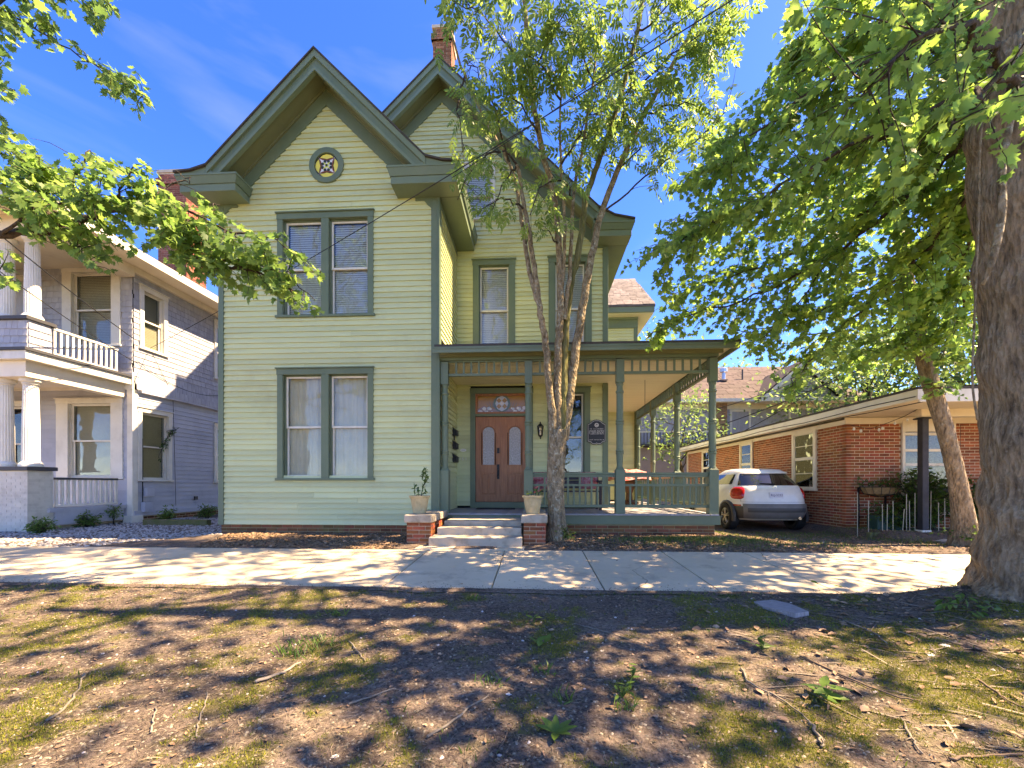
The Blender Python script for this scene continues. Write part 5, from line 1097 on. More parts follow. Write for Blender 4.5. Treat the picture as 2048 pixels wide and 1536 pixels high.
class Tree:
    def __init__(s, name, label, base, bark, leaf, group=None, cat='tree'):
        s.o = thing(name, label, cat, base, group); s.bark, s.leafm = bark, leaf
        s.br = MB(); s.P, s.A, s.N, s.S = [], [], [], []; s.rng = np.random.default_rng(abs(hash(label)) % 9999 if False else sum(map(ord, label)))
        s.gate = None
    def trunk(s, pts, rad, n=14, rough=.05, name='trunk', mat=None, flare=None, k=5, ridges=0):
        c = crm([(*p, r) for p, r in zip(pts, rad)], k); mb = MB(); m = len(c); vs = []; fs = []
        ph = s.rng.uniform(0, 6, 6)
        for i, q in enumerate(c):
            r = q[3]
            for j in range(n):
                a = 2*math.pi*j/n
                w_ = 1+rough*(math.sin(2*a+ph[0]+i*.3)+.7*math.sin(3*a+ph[1]-i*.21)+.5*math.sin(5*a+ph[2]+i*.5))
                if ridges: w_ += ridges*(math.sin(a*(n//5)+2.2*math.sin(i*.23)+1.3*math.sin(i*.61+a*3))*(.5+.5*math.sin(i*.9+a*5+2*math.sin(i*.17)))+.5*math.sin(a*31+i*1.7)*math.sin(i*.45+a*9))
                if flare: w_ += flare[0]*math.exp(-(q[2]-c[0][2])/flare[1])*(.55+.45*math.sin(4*a+ph[3])+.25*math.sin(7*a+ph[4]))
                vs.append((q[0]+r*w_*math.cos(a), q[1]+r*w_*math.sin(a), q[2]))
        for i in range(m-1):
            for j in range(n): j2 = (j+1) % n; fs.append((i*n+j, i*n+j2, (i+1)*n+j2, (i+1)*n+j))
        fs.append(tuple((m-1)*n+j for j in range(n))); mb.add(vs, fs); return mb.build(name, mat or s.bark, s.o, smooth=True)
    def limb(s, pts, r0, r1, n=6, k=4, wig=.012, mb=None):
        c = crm(pts, k); m = len(c); c = [p+s.rng.normal(0, wig, 3)*(0 < i < m-1) for i, p in enumerate(c)]
        (mb or s.br).tube(c, [r0+(r1-r0)*(i/(m-1))**.8 for i in range(m)], n, cap=False); return c
    def leaf(s, p, a, n_, size):
        s.P.append(p); s.A.append(a); s.N.append(n_); s.S.append(size)
    def spray(s, p0, d, L, size, droop=.10, gap=.055, r=.006, comp=False, ldroop=.35, jit=.35):
        rng = s.rng; p = np.array(p0, float); d = np.array(d, float); d /= np.linalg.norm(d); pts = [p.copy()]; st = 6
        for i in range(st):
            d = d+np.array((0, 0, -droop))+rng.normal(0, .12, 3); d /= np.linalg.norm(d); p = p+d*L/st; pts.append(p.copy())
        if s.gate and not s.gate(pts[-1]): return
        s.br.tube(pts, [r*(1-.75*i/st) for i in range(st+1)], 3, cap=False)
        n = max(2, int(L/gap)); side = 1
        for i in range(n+1):
            t = .12+.88*i/max(n, 1); f = t*st; k = min(int(f), st-1); q = pts[k]+(pts[k+1]-pts[k])*(f-k); tg = pts[k+1]-pts[k]; tg /= np.linalg.norm(tg)
            h = np.cross(tg, (0, 0, 1)); h /= (np.linalg.norm(h)+1e-6)
            for sd in ((side,) if comp else (1, -1)):
                a = tg*(.45 if i < n else 1)+h*sd*(.9 if i < n else .1)+np.array((0, 0, -ldroop))+rng.normal(0, jit, 3); a /= np.linalg.norm(a)
                nn = np.array((0, 0, 1.0))+rng.normal(0, .6, 3)
                q2 = q+a*size*.28
                if s.gate and not s.gate(q2+a*size*.5): continue
                s.leaf(q2, a, nn, size*rng.uniform(.45, 1.25))
            side = -side
    def dress(s, c, f0, n, L, size, droop=.1, gap=.055, comp=False, up=.15, ldroop=.35, along=.5):
        "hang leafy sprays along limb polyline c from fraction f0 on"
        m = len(c)
        for i in range(n):
            f = f0+(1-f0)*(i+s.rng.random())/n; k = min(int(f*(m-1)), m-2); p = c[k]+(c[k+1]-c[k])*s.rng.random(); tg = c[k+1]-c[k]; tg = tg/np.linalg.norm(tg)
            q = s.rng.normal(0, 1, 3); q -= tg*q.dot(tg); q /= np.linalg.norm(q); q[2] = q[2]*.6+up
            s.spray(p, tg*along+q*(1-along*.4), L*s.rng.uniform(.5, 1.15), size, droop, gap, comp=comp, ldroop=ldroop)
    def cloud(s, clusters, per, spread, size):
        "loose leaf clusters for crown outside the close view"
        for c in clusters:
            n = int(per*s.rng.uniform(.6, 1.3)); p = np.array(c)+s.rng.normal(0, 1, (n, 3))*np.array(spread)
            for q in p:
                if s.gate and not s.gate(q): continue
                a = s.rng.normal(0, 1, 3); a[2] = a[2]*.5-.5; s.leaf(q, a, np.array((0, 0, 1.0))+s.rng.normal(0, .5, 3), size*s.rng.uniform(.7, 1.25))
    def finish(s, tv=MAPV, tf=MAPF, crown='crown', bmat=None):
        if s.br.v: s.br.build('branches', bmat or s.bark, s.o, smooth=True, fixn=False)
        if s.P:
            V, F = scatter(tv, tf, np.array(s.P), np.array(s.A), np.array(s.N), np.array(s.S)); raw_mesh(crown, V, F, s.leafm, s.o, kind='stuff')
        return len(s.P)
CNT = {}
def shade(n, gx0, gx1, gy0, gy1, z0, z1):
    "crown cluster centres whose shade falls in a ground rectangle"
    o = []
    while len(o) < n:
        z = RNG.uniform(z0, z1); q = (RNG.uniform(gx0, gx1)+.735*z, RNG.uniform(gy0, gy1)+.0375*z, z); x, y = proj(q)
        if q[1] < .8 or y < -60 or not -40 < x < 2090: o.append(q)
    return o
# ---- multi-stemmed tree in front of the porch
T = Tree('street_tree', 'slender multi-stemmed tree with lichened trunks in front of the porch steps', (.42, 7.5, -.03), M['barkash'], M['ash'])
Q = lambda px, py, Y: tuple(at(px, py, Y))
b0 = Q(1113, 1082, 7.5)
T.trunk([Q(1113, 1085, 7.5), Q(1113, 1040, 7.5), Q(1112, 980, 7.5), Q(1113, 920, 7.48), Q(1116, 860, 7.46)], [.24, .165, .155, .15, .15], 18, .05, flare=(.5, .12))
stems = [
 ([Q(1112, 930, 7.48), Q(1106, 850, 7.42), Q(1098, 760, 7.38), Q(1090, 680, 7.34), Q(1077, 600, 7.3), Q(1064, 500, 7.25), Q(1050, 420, 7.2), Q(1034, 330, 7.1)], (.085, .03)),
 ([Q(1078, 606, 7.3), Q(1060, 550, 7.35), Q(1050, 485, 7.38), Q(1040, 420, 7.4), Q(1020, 330, 7.4), Q(975, 250, 7.4), Q(930, 150, 7.3), Q(890, 30, 7.2)], (.05, .018)),
 ([Q(1118, 900, 7.48), Q(1116, 800, 7.46), Q(1117, 700, 7.42), Q(1121, 620, 7.40), Q(1118, 500, 7.36), Q(1105, 380, 7.3), Q(1078, 270, 7.2), Q(1062, 150, 7.1), Q(1050, 0, 7.0), Q(1040, -160, 6.9)], (.085, .03)),
 ([Q(1122, 900, 7.50), Q(1126, 780, 7.50), Q(1130, 680, 7.50), Q(1140, 580, 7.52), Q(1160, 490, 7.55), Q(1172, 400, 7.55), Q(1208, 295, 7.5), Q(1240, 195, 7.4), Q(1275, 60, 7.3), Q(1300, -120, 7.2)], (.085, .03)),
 ([Q(1126, 880, 7.54), Q(1140, 780, 7.56), Q(1152, 700, 7.58), Q(1168, 600, 7.60), Q(1184, 510, 7.62), Q(1203, 425, 7.65), Q(1238, 335, 7.65), Q(1285, 235, 7.6), Q(1350, 120, 7.5), Q(1430, -20, 7.4)], (.10, .028)),
 ([Q(1128, 640, 7.42), Q(1140, 540, 7.4), Q(1146, 400, 7.4), Q(1165, 290, 7.35), Q(1187, 160, 7.3), Q(1200, 20, 7.2)], (.045, .014)),
 ([Q(1122, 600, 7.38), Q(1130, 480, 7.3), Q(1122, 330, 7.2), Q(1122, 200, 7.1), Q(1150, 60, 7.0)], (.035, .012)),
]
sc_ = []
for i, (pts, (r0, r1)) in enumerate(stems):
    mb = MB(); c = T.limb(pts, r0, r1, 10, 6, .008, mb); mb.build('stem', M['barkmoss'] if i == 3 else M['barkash'], T.o, smooth=True, fixn=False); sc_.append(c)
ashpoly = [(880, -60), (1530, -60), (1500, 60), (1470, 160), (1480, 260), (1420, 330), (1360, 330), (1330, 420), (1290, 350), (1210, 330), (1160, 390), (1140, 490), (1090, 480), (1040, 500), (1000, 450), (890, 455), (905, 330), (900, 250), (905, 130), (850, 110)]
def ashgate(p):
    x, y = proj(p); 
    if y < -30 or not (-50 < x < 2100): return True
    return inpoly(x, y, ashpoly)
T.gate = ashgate
sub = [
 ([Q(1034, 330, 7.1), Q(1000, 300, 6.9), Q(950, 330, 6.7), Q(915, 400, 6.6)], 9), ([Q(1050, 420, 7.2), Q(1010, 400, 6.9), Q(960, 420, 6.8)], 4), ([Q(930, 150, 7.3), Q(915, 220, 7.1), Q(930, 300, 7.0)], 9),
 ([Q(1020, 330, 7.4), Q(990, 220, 7.0), Q(960, 150, 6.8), Q(930, 120, 6.7)], 10), ([Q(1062, 150, 7.1), Q(1010, 80, 6.8), Q(960, 30, 6.5), Q(900, 0, 6.3)], 16), ([Q(1078, 270, 7.2), Q(1040, 210, 6.8), Q(1000, 190, 6.6)], 9),
 ([Q(1062, 150, 7.1), Q(1100, 80, 6.4), Q(1130, 20, 6.0)], 16), ([Q(1122, 200, 7.1), Q(1090, 140, 6.6), Q(1040, 100, 6.2)], 15), ([Q(1146, 400, 7.4), Q(1120, 360, 7.0), Q(1080, 380, 6.7), Q(1060, 430, 6.6)], 8),
 ([Q(1187, 160, 7.3), Q(1160, 100, 6.9), Q(1150, 40, 6.5)], 14), ([Q(1208, 295, 7.5), Q(1240, 240, 7.1), Q(1260, 150, 6.8), Q(1270, 50, 6.6)], 16), ([Q(1240, 195, 7.4), Q(1300, 150, 7.2), Q(1370, 90, 7.0), Q(1440, 60, 6.9)], 20),
 ([Q(1201, 428, 7.65), Q(1270, 370, 7.6), Q(1350, 310, 7.5), Q(1430, 250, 7.4), Q(1460, 190, 7.3)], 14), ([Q(1285, 235, 7.6), Q(1340, 210, 7.7), Q(1400, 210, 7.8), Q(1450, 260, 7.9)], 18), ([Q(1350, 120, 7.5), Q(1410, 90, 7.3), Q(1480, 20, 7.2)], 18),
 ([Q(1165, 290, 7.35), Q(1200, 230, 7.8), Q(1230, 150, 8.1)], 12), ([Q(1275, 60, 7.3), Q(1320, 30, 7.0), Q(1360, -30, 6.8)], 12), ([Q(1238, 335, 7.65), Q(1290, 290, 7.9), Q(1340, 270, 8.2)], 12), ([Q(1122, 330, 7.2), Q(1160, 270, 6.9), Q(1190, 200, 6.6)], 12),
 ([Q(1050, 0, 7.0), Q(980, -60, 6.6), Q(900, -80, 6.2)], 14), ([Q(1118, 500, 7.36), Q(1100, 470, 7.2), Q(1075, 450, 7.1)], 4), ([Q(1034, 330, 7.1), Q(1010, 360, 7.0), Q(985, 420, 6.9)], 3)]
for pts, n in sub:
    c = T.limb(pts, .02, .006, 5, 4, .02); T.dress(c, .12, int(n*1.35), .55, .23, .12, .105, comp=True, ldroop=.5)
for c in sc_[2:6]: T.dress(c, .55, 16, .6, .24, .1, .10, comp=True, ldroop=.5)
# crown above the frame
cl = shade(26, -8.5, -3.0, 4.4, 8.0, 8.8, 11.5)
for c in cl[:24]: T.limb([Q(1180, -60, 7.3), tuple((np.array(Q(1180, -60, 7.3))+np.array(c))/2+np.array((0, 0, .6))), c], .03, .008, 4, 4, .05)
T.cloud(cl, 34, (.42, .42, .35), .24); CNT['ash'] = T.finish(COMV, COMF, bmat=M['barkdark'])

# ---- big maple on the right edge of the verge
T = Tree('maple_tree', 'huge maple with massive furrowed trunk at the right edge of the verge', (4.42, 3.95, -.1), M['barkmaple'], M['mapled'])
T.trunk([(4.54, 3.95, -.25), (4.54, 3.95, .1), (4.55, 3.95, .6), (4.56, 3.96, 1.3), (4.55, 3.97, 2.2), (4.53, 3.97, 3.1), (4.50, 3.98, 4.0), (4.46, 4.0, 4.8)], [.56, .48, .44, .425, .425, .435, .46, .41], 96, .028, flare=(.42, .2), k=26, ridges=.02)
big = [([(4.42, 3.98, 4.3), (4.1, 4.1, 5.2), (3.4, 4.4, 6.4), (2.6, 4.9, 7.6)], .2, .06), ([(4.45, 3.98, 4.4), (4.8, 3.7, 5.6), (5.2, 3.2, 7.2), (5.4, 2.8, 9)], .24, .07), ([(4.42, 4.0, 4.5), (4.5, 4.6, 5.8), (4.6, 5.6, 7.4), (4.7, 6.4, 9)], .2, .06), ([(4.4, 4.0, 4.7), (4.3, 3.9, 6.5), (4.0, 3.9, 9), (3.8, 4, 11)], .26, .06)]
bl = []
for pts, r0, r1 in big: mb = MB(); bl.append(T.limb(pts, r0, r1, 9, 5, .02, mb)); mb.build('limb', M['barkmaple'], T.o, smooth=True, fixn=False)
mappoly = [(2300, -60), (1575, -60), (1555, 60), (1500, 150), (1450, 230), (1390, 300), (1310, 390), (1300, 430), (1315, 480), (1270, 500), (1230, 550), (1280, 600), (1275, 640), (1245, 690), (1300, 710), (1400, 670), (1480, 710), (1530, 745), (1545, 800), (1600, 815), (1620, 770), (1700, 760), (1850, 730), (1965, 700), (2300, 600)]
def mapgate(p):
    x, y = proj(p)
    if p[1] < 1.0 and p[2] < 4: return False
    if y < -30 or not (-50 < x < 2120): return True
    return inpoly(x, y, mappoly)
T.gate = mapgate
tp = (4.25, 4.0, 4.4)
LM = [([tp, Q(1960, 185, 4.1), Q(1780, 250, 4.3), Q(1560, 375, 4.7), Q(1400, 450, 5.0), Q(1310, 500, 5.1)], 46, .10),
 ([tp, Q(1900, 110, 4.2), Q(1740, 130, 4.5), Q(1600, 200, 4.8), Q(1500, 280, 5.1), Q(1420, 350, 5.2)], 40, .10),
 ([tp, Q(1920, 300, 4.8), Q(1780, 420, 5.5), Q(1620, 540, 6.1), Q(1480, 600, 6.4), Q(1350, 640, 6.6), Q(1290, 680, 6.6)], 44, .11),
 ([tp, Q(1940, 380, 4.9), Q(1830, 520, 5.6), Q(1700, 640, 6.0), Q(1620, 720, 6.2), Q(1570, 780, 6.2)], 38, .11),
 ([tp, Q(1990, 90, 3.4), Q(1900, 60, 2.9), Q(1800, 110, 2.7), Q(1740, 190, 2.7)], 16, .09),
 ([tp, Q(2020, 160, 3.2), Q(1960, 180, 2.7), Q(1900, 260, 2.5)], 9, .09),
 ([tp, Q(1850, 220, 5.6), Q(1700, 350, 6.8), Q(1560, 440, 7.6), Q(1450, 520, 8.0)], 40, .11),
 ([tp, Q(1880, 20, 4.6), Q(1740, -10, 5.2), Q(1640, 40, 5.6), Q(1580, 120, 5.8)], 34, .11),
 ([tp, Q(1950, 420, 5.4), Q(1900, 540, 6.2), Q(1850, 640, 6.6), Q(1780, 720, 6.8)], 26, .11),
 ([tp, Q(1880, 300, 5.2), Q(1780, 380, 6.2), Q(1690, 480, 7.0), Q(1600, 600, 7.4), Q(1520, 680, 7.4)], 36, .11),
 ([tp, Q(1850, 330, 5.6), Q(1700, 440, 6.6), Q(1560, 520, 7.2), Q(1440, 560, 7.6), Q(1340, 590, 7.8)], 34, .115), ([tp, Q(1900, 420, 5.6), Q(1800, 540, 6.6), Q(1690, 600, 7.4), Q(1560, 650, 7.8), Q(1460, 670, 8)], 34, .115), ([tp, Q(1920, 460, 5.8), Q(1860, 560, 7.0), Q(1780, 660, 7.8), Q(1680, 740, 8.2)], 30, .115), ([tp, Q(1960, 420, 5.2), Q(1930, 540, 6.0), Q(1920, 640, 6.4), Q(1880, 720, 6.6)], 26, .11), ([tp, Q(1800, 260, 5.2), Q(1640, 340, 5.8), Q(1480, 420, 6.2), Q(1380, 480, 6.4)], 34, .11), ([tp, Q(1980, 260, 4.6), Q(1930, 400, 5.6), Q(1890, 480, 6.4)], 14, .11),
 ([tp, Q(1800, 60, 4.6), Q(1680, 90, 5.0), Q(1580, 170, 5.4), Q(1480, 260, 5.8), Q(1400, 380, 6.0)], 34, .10)]
for pts, n, size in LM:
    c = T.limb(pts, .035, .006, 5, 5, .025); T.dress(c, .12, int(n*1.8), .74, size*.86, .10, .062, ldroop=.5)
cl = shade(14, -1.3, 1.7, .9, 4.2, 5.6, 8.8)+shade(16, -3.5, 4.0, 4.4, 7.6, 6.5, 9.5)+shade(6, 2.2, 5.0, 2.6, 4.3, 5.5, 8)+shade(5, -5.5, -2, 1.2, 4.2, 7.5, 9.5)
for i, c in enumerate(cl): q = bl[i % 4][-3]; T.limb([q, tuple((np.array(q)+np.array(c))/2+np.array((0, 0, .4))), c], .04, .01, 4, 4, .06)
T.cloud(cl, 120, (.7, .7, .35), .125); CNT['maple'] = T.finish(bmat=M['barkdark'])
# ivy vine and hanging stem on that trunk
vi = thing('climbing_vine', 'bare pale vine stem climbing the massive maple trunk', 'vine', (4.05, 3.62, 0))
mb = MB(); mb.tube(crm([Q(2040, 60, 3.52), Q(2030, 200, 3.50), Q(2005, 330, 3.48), Q(2003, 430, 3.47), Q(1985, 520, 3.48), Q(1965, 570, 3.52)], 6), [.012+.016*math.sin(i*.09)**2 for i in range(31)], 6); mb.tube(crm([Q(1975, 150, 3.5), Q(1960, 300, 3.54), Q(1958, 420, 3.55), Q(1950, 620, 3.56), Q(1945, 760, 3.6), Q(1955, 840, 3.6)], 5), .008, 5); mb.build('vine_stem', M['barkash'], vi, smooth=True)

# ---- left maple, trunk just outside the frame on the left
T = Tree('maple_tree', 'maple branch reaching in from the left over the neighbouring house', (-7.4, 4.1, -.2), M['barkmaple'], M['maple'])
T.trunk([(-7.4, 4.0, -.3), (-7.4, 4.0, .4), (-7.35, 4.02, 1.8), (-7.3, 4.05, 3.6), (-7.25, 4.1, 5.2)], [.42, .33, .29, .26, .2], 24, .03, flare=(.5, .2))
lefpoly = [(-300, -60), (250, -60), (240, 30), (200, 75), (330, 190), (335, 225), (290, 245), (200, 190), (120, 110), (60, 90), (20, 110), (50, 160), (45, 205), (15, 240), (60, 275), (90, 330), (130, 300), (190, 285), (215, 330), (270, 310), (320, 330), (330, 380), (400, 390), (440, 420), (500, 460), (560, 440), (600, 500), (640, 520), (665, 600), (640, 655), (600, 650), (520, 620), (470, 590), (430, 570), (370, 565), (320, 520), (210, 560), (160, 520), (110, 500), (100, 470), (50, 600), (-300, 600)]
def lefgate(p):
    x, y = proj(p)
    if y < -20 or x < -10: return True
    return inpoly(x, y, lefpoly)
T.gate = lefgate
t0 = (-7.28, 4.06, 3.4); t1 = (-7.26, 4.08, 4.4)
LL = [([t0, Q(-120, 480, 4.3), Q(0, 470, 4.3), Q(100, 458, 4.35), Q(200, 430, 4.4), Q(300, 410, 4.45), Q(390, 450, 4.5), Q(440, 520, 4.55), Q(510, 545, 4.55), Q(600, 590, 4.6)], .055, .008, 70, .25),
 ([Q(440, 520, 4.55), Q(500, 530, 4.5), Q(560, 545, 4.5), Q(630, 600, 4.5)], .012, .005, 12, .1), ([Q(300, 410, 4.45), Q(380, 420, 4.4), Q(450, 460, 4.4), Q(540, 480, 4.4), Q(610, 520, 4.4)], .018, .006, 22, .1),
 ([Q(100, 458, 4.35), Q(130, 400, 4.4), Q(160, 340, 4.5), Q(180, 300, 4.6)], .02, .006, 16, .2), ([Q(200, 430, 4.4), Q(240, 380, 4.3), Q(270, 330, 4.3)], .018, .005, 12, .2), ([Q(-120, 480, 4.3), Q(-40, 400, 4.2), Q(40, 350, 4.1), Q(90, 340, 4.0)], .03, .006, 24, .3), ([Q(0, 470, 4.3), Q(60, 420, 4.1), Q(140, 400, 4.0), Q(200, 380, 4.0)], .02, .006, 22, .2),
 ([t1, Q(-160, 300, 4.4), Q(-60, 260, 4.6), Q(20, 300, 4.7), Q(80, 330, 4.8)], .04, .006, 24, .3), ([t1, Q(-150, 30, 4.6), Q(-40, 10, 4.8), Q(40, 40, 4.9), Q(140, 100, 5.0), Q(240, 160, 5.1), Q(310, 215, 5.1)], .018, .004, 44, .2),
 ([t1, Q(-140, -60, 4.6), Q(0, -60, 4.9), Q(100, -20, 5.0), Q(200, 0, 5.0), Q(240, 30, 5.0)], .016, .004, 22, .3), ([t1, Q(-120, 180, 4.2), Q(-40, 170, 4.2), Q(30, 180, 4.2)], .03, .005, 14, .4), ([Q(250, 425, 4.45), Q(320, 440, 4.4), Q(375, 480, 4.4), Q(400, 535, 4.4)], .012, .004, 22, .1), ([Q(130, 470, 4.35), Q(160, 500, 4.3), Q(190, 540, 4.3)], .01, .004, 8, .1), ([t0, Q(-60, 520, 4.0), Q(0, 545, 3.9), Q(35, 570, 3.9)], .02, .004, 7, .5), ([Q(390, 450, 4.5), Q(420, 420, 4.7), Q(440, 410, 4.8)], .012, .004, 8, .1),
 ([Q(300, 410, 4.45), Q(330, 370, 4.6), Q(380, 360, 4.7), Q(350, 340, 4.7)], .012, .004, 10, .1)]
for pts, r0, r1, n, f0 in LL:
    c = T.limb(pts, r0, r1, 6, 5, .015); T.dress(c, f0, int(n*1.2), .45, .086, .10, .055, ldroop=.4)
cl = shade(30, -16, -9.5, 1.0, 8.0, 6.5, 10)
for c in cl[:24]: T.limb([(-7.25, 4.1, 5.1), tuple((np.array((-7.25, 4.1, 5.1))+np.array(c))/2+np.array((0, 0, .5))), c], .05, .012, 4, 4, .06)
T.cloud(cl, 90, (.5, .5, .3), .12); CNT['left'] = T.finish(bmat=M['barkdark'])

# ---- leaning tree beside the brick house
T = Tree('leaning_tree', 'leaning slender tree with mossy trunk before the brick house eave', (6.85, 7.25, -.1), M['barkash'], M['maple'])
T.trunk([Q(1932, 1095, 7.25), Q(1928, 1040, 7.25), Q(1912, 950, 7.22), Q(1893, 870, 7.2), Q(1868, 790, 7.2), Q(1848, 720, 7.2), Q(1828, 630, 7.2), Q(1812, 540, 7.3), Q(1800, 420, 7.4), Q(1790, 250, 7.6)], [.19, .15, .12, .112, .108, .105, .10, .09, .08, .06], 20, .05, flare=(.35, .15), mat=M['barkmaple'])
T.gate = lambda p: (proj(p)[1] < 800) and not (1560 > proj(p)[0])
for pts, n in (([Q(1828, 640, 7.2), Q(1870, 590, 7.0), Q(1930, 570, 6.8), Q(2000, 590, 6.6)], 20), ([Q(1812, 540, 7.3), Q(1760, 520, 7.6), Q(1700, 560, 7.8), Q(1650, 620, 8)], 24), ([Q(1848, 720, 7.2), Q(1880, 700, 7.0), Q(1910, 720, 6.9)], 10), ([Q(1868, 790, 7.2), Q(1880, 770, 7.1), Q(1890, 790, 7.0)], 9), ([Q(1800, 420, 7.4), Q(1860, 380, 7.8), Q(1940, 380, 8.2)], 18), ([Q(1800, 420, 7.4), Q(1740, 380, 8), Q(1680, 400, 8.6)], 18), ([Q(1848, 720, 7.2), Q(1800, 690, 7.6), Q(1740, 700, 8.0)], 14)):
    c = T.limb(pts, .03, .006, 5, 4, .02); T.dress(c, .1, n, .5, .10, .1, .06)
cl = [(RNG.normal(6.6, 1.8), RNG.normal(8.6, 1.6), RNG.uniform(5.2, 9.5)) for _ in range(50)]; T.cloud(cl, 70, (.5, .5, .3), .12); CNT['lean'] = T.finish(bmat=M['barkdark'])

# ---- ordinary trees: behind the houses and across the street
def plain_tree(name, label, x, y, h, cr, cb, n, leaf, size, bark='barkdark', group=None, per=70, tv=LEFV, tf=LEFF, gate=None, z0=-.3):
    T = Tree(name, label, (x, y, z0), M[bark], M[leaf], group); rng = T.rng; T.gate = gate
    T.trunk([(x, y, z0), (x+.1, y, h*.2), (x-.1, y+.1, h*.45), (x, y, h*.75)], [.02*h+.08, .016*h+.05, .013*h+.04, .03], 10, .04, flare=(.4, .3))
    cl = []
    for i in range(n):
        v = rng.normal(0, 1, 3); v /= np.linalg.norm(v); r = rng.uniform(.45, 1)**.6; cl.append((x+v[0]*cr*r, y+v[1]*cr*r, cb+(h-cb)*.5+v[2]*(h-cb)*.5*r))
    for c in cl[:max(8, n//3)]:
        s_ = (x, y, rng.uniform(h*.25, h*.6)); T.limb([s_, ((s_[0]+c[0])/2, (s_[1]+c[1])/2, (s_[2]+c[2])/2+.3), c], .05*h/8, .012, 4, 3, .08)
    T.cloud(cl, per, (cr*.22, cr*.22, (h-cb)*.09), size); CNT[label[:14]] = T.finish(tv, tf)
bgn = 'trees standing behind the houses'
plain_tree('background_tree', 'light green tree seen through the porch behind its corner posts', 7.0, 20.6, 5.6, 1.9, 2.2, 20, 'bgleaf', .2, group=bgn, per=60)
plain_tree('background_tree', 'dense green tree rising over the roof of the brick house', 15.2, 20, 8.2, 3.6, 2.2, 60, 'bgleaf', .28, group=bgn, per=80)
plain_tree('background_tree', 'broad dark tree behind the brick house at far right', 18.5, 17.5, 11, 4.2, 2.0, 70, 'shrub', .28, group=bgn, per=80)
plain_tree('background_tree', 'tall airy tree behind the rear wing roof', 6.0, 30, 12.5, 3.2, 5.5, 34, 'bgleaf', .3, group=bgn, per=70)
plain_tree('background_tree', 'hazy tree above the brown roofed far house', 13.5, 40, 14, 5.5, 5, 60, 'bgleaf', .45, group=bgn, per=70)
plain_tree('background_tree', 'distant tree mass filling the gap right of the far house', 24, 30, 13, 6, 2, 70, 'bgleaf', .42, group=bgn, per=80)
plain_tree('background_tree', 'green tree between the neighbouring houses at left, far behind', -9.3, 34, 8, 3.2, 2.5, 30, 'bgleaf', .35, group=bgn, per=60)
opp = 'trees across the street behind the viewer'
for lab, x, y, h in (('tree across the street reflected in the left windows', -7.5, -13, 8), ('tree across the street reflected in the porch windows', 2.5, -15, 8)):
    plain_tree('street_tree', lab, x, y, h, 2.4, 2.8, 16, 'bgleaf', .3, group=opp, per=36)
# ================================================================ cables
def cable(label, a, b, sag=.15, r=.011, mids=()):
    pts = [a]+list(mids)+[b] if mids else [tuple(np.array(a)+(np.array(b)-np.array(a))*t-np.array((0, 0, sag*4*t*(1-t)))) for t in np.linspace(0, 1, 14)]
    mb = MB(); mb.tube(pts, r, 5); tag(mb.build('overhead_cable', M['cable'], smooth=True), label, 'cable', 'overhead service cables')
cable('thin service cable crossing the front of the green gable up to the right', (LX+.06, 11.2, 4.75), Q(1560, -60, 4.2), .12, .007)
cable('second thinner cable running close beside the one crossing the crown of the slender tree', Q(905, 355, 6.2), Q(1540, -90, 4.3), .05, .005)
cable('black cable slanting across the neighbouring upper porch window', Q(-60, 420, 6.5), (LX+.04, 10.72, 4.86), .05, .012)
cable('lower grey cable slanting across the neighbouring balcony railing', Q(-60, 500, 6.4), (LX+.04, 10.70, 4.25), .05, .009)
cable('thin wire sagging from the balcony to the brick chimney wall', (LX+.05, 13.9, 4.0), (LX+.05, 10.8, 4.3), .3, .007)
cable('cable rising to the right in front of the far dormer', Q(1380, 868, 20), Q(1990, 610, 9), .25, .018)
cable('upper cable rising above the brick house through the maple leaves', Q(1390, 830, 21), Q(2060, 575, 9), .2, .014)
cable('thin cable stretched low over the brick house roof', Q(1400, 905, 19), Q(1700, 735, 14), .15, .014)

# ================================================================ porch and entrance things
def planter(x, y, z, label, seed):
    t = thing('planter', label, 'planter', (x, y, z), 'ribbed stone planters on the pedestals'); mb = MB(); n = 40; vs = []; prof = [(.108, 0), (.115, .02), (.128, .10), (.15, .24), (.16, .275), (.182, .28), (.186, .31), (.165, .312), (.15, .25)]
    for r_, zz in prof:
        for k in range(n): a = 2*math.pi*k/n; q = r_*(1+(.035 if (k % 4 < 2 and .05 < zz < .26) else 0)); vs.append((x+q*math.cos(a), y+q*math.sin(a), z+zz))
    fs = [(i*n+k, i*n+(k+1) % n, (i+1)*n+(k+1) % n, (i+1)*n+k) for i in range(len(prof)-1) for k in range(n)]+[tuple(range(n)), tuple((len(prof)-1)*n+k for k in range(n))]
    mb.add(vs, fs); mb.build('pot', M['pot'], t); return t
M['pot'] = surf('aged_ribbed_stoneware', (.55, .44, .25), (.40, .31, .17), rough=.85, scale=6, bump=.3, dirt=(.22, .20, .08), dscale=9, damt=.7)
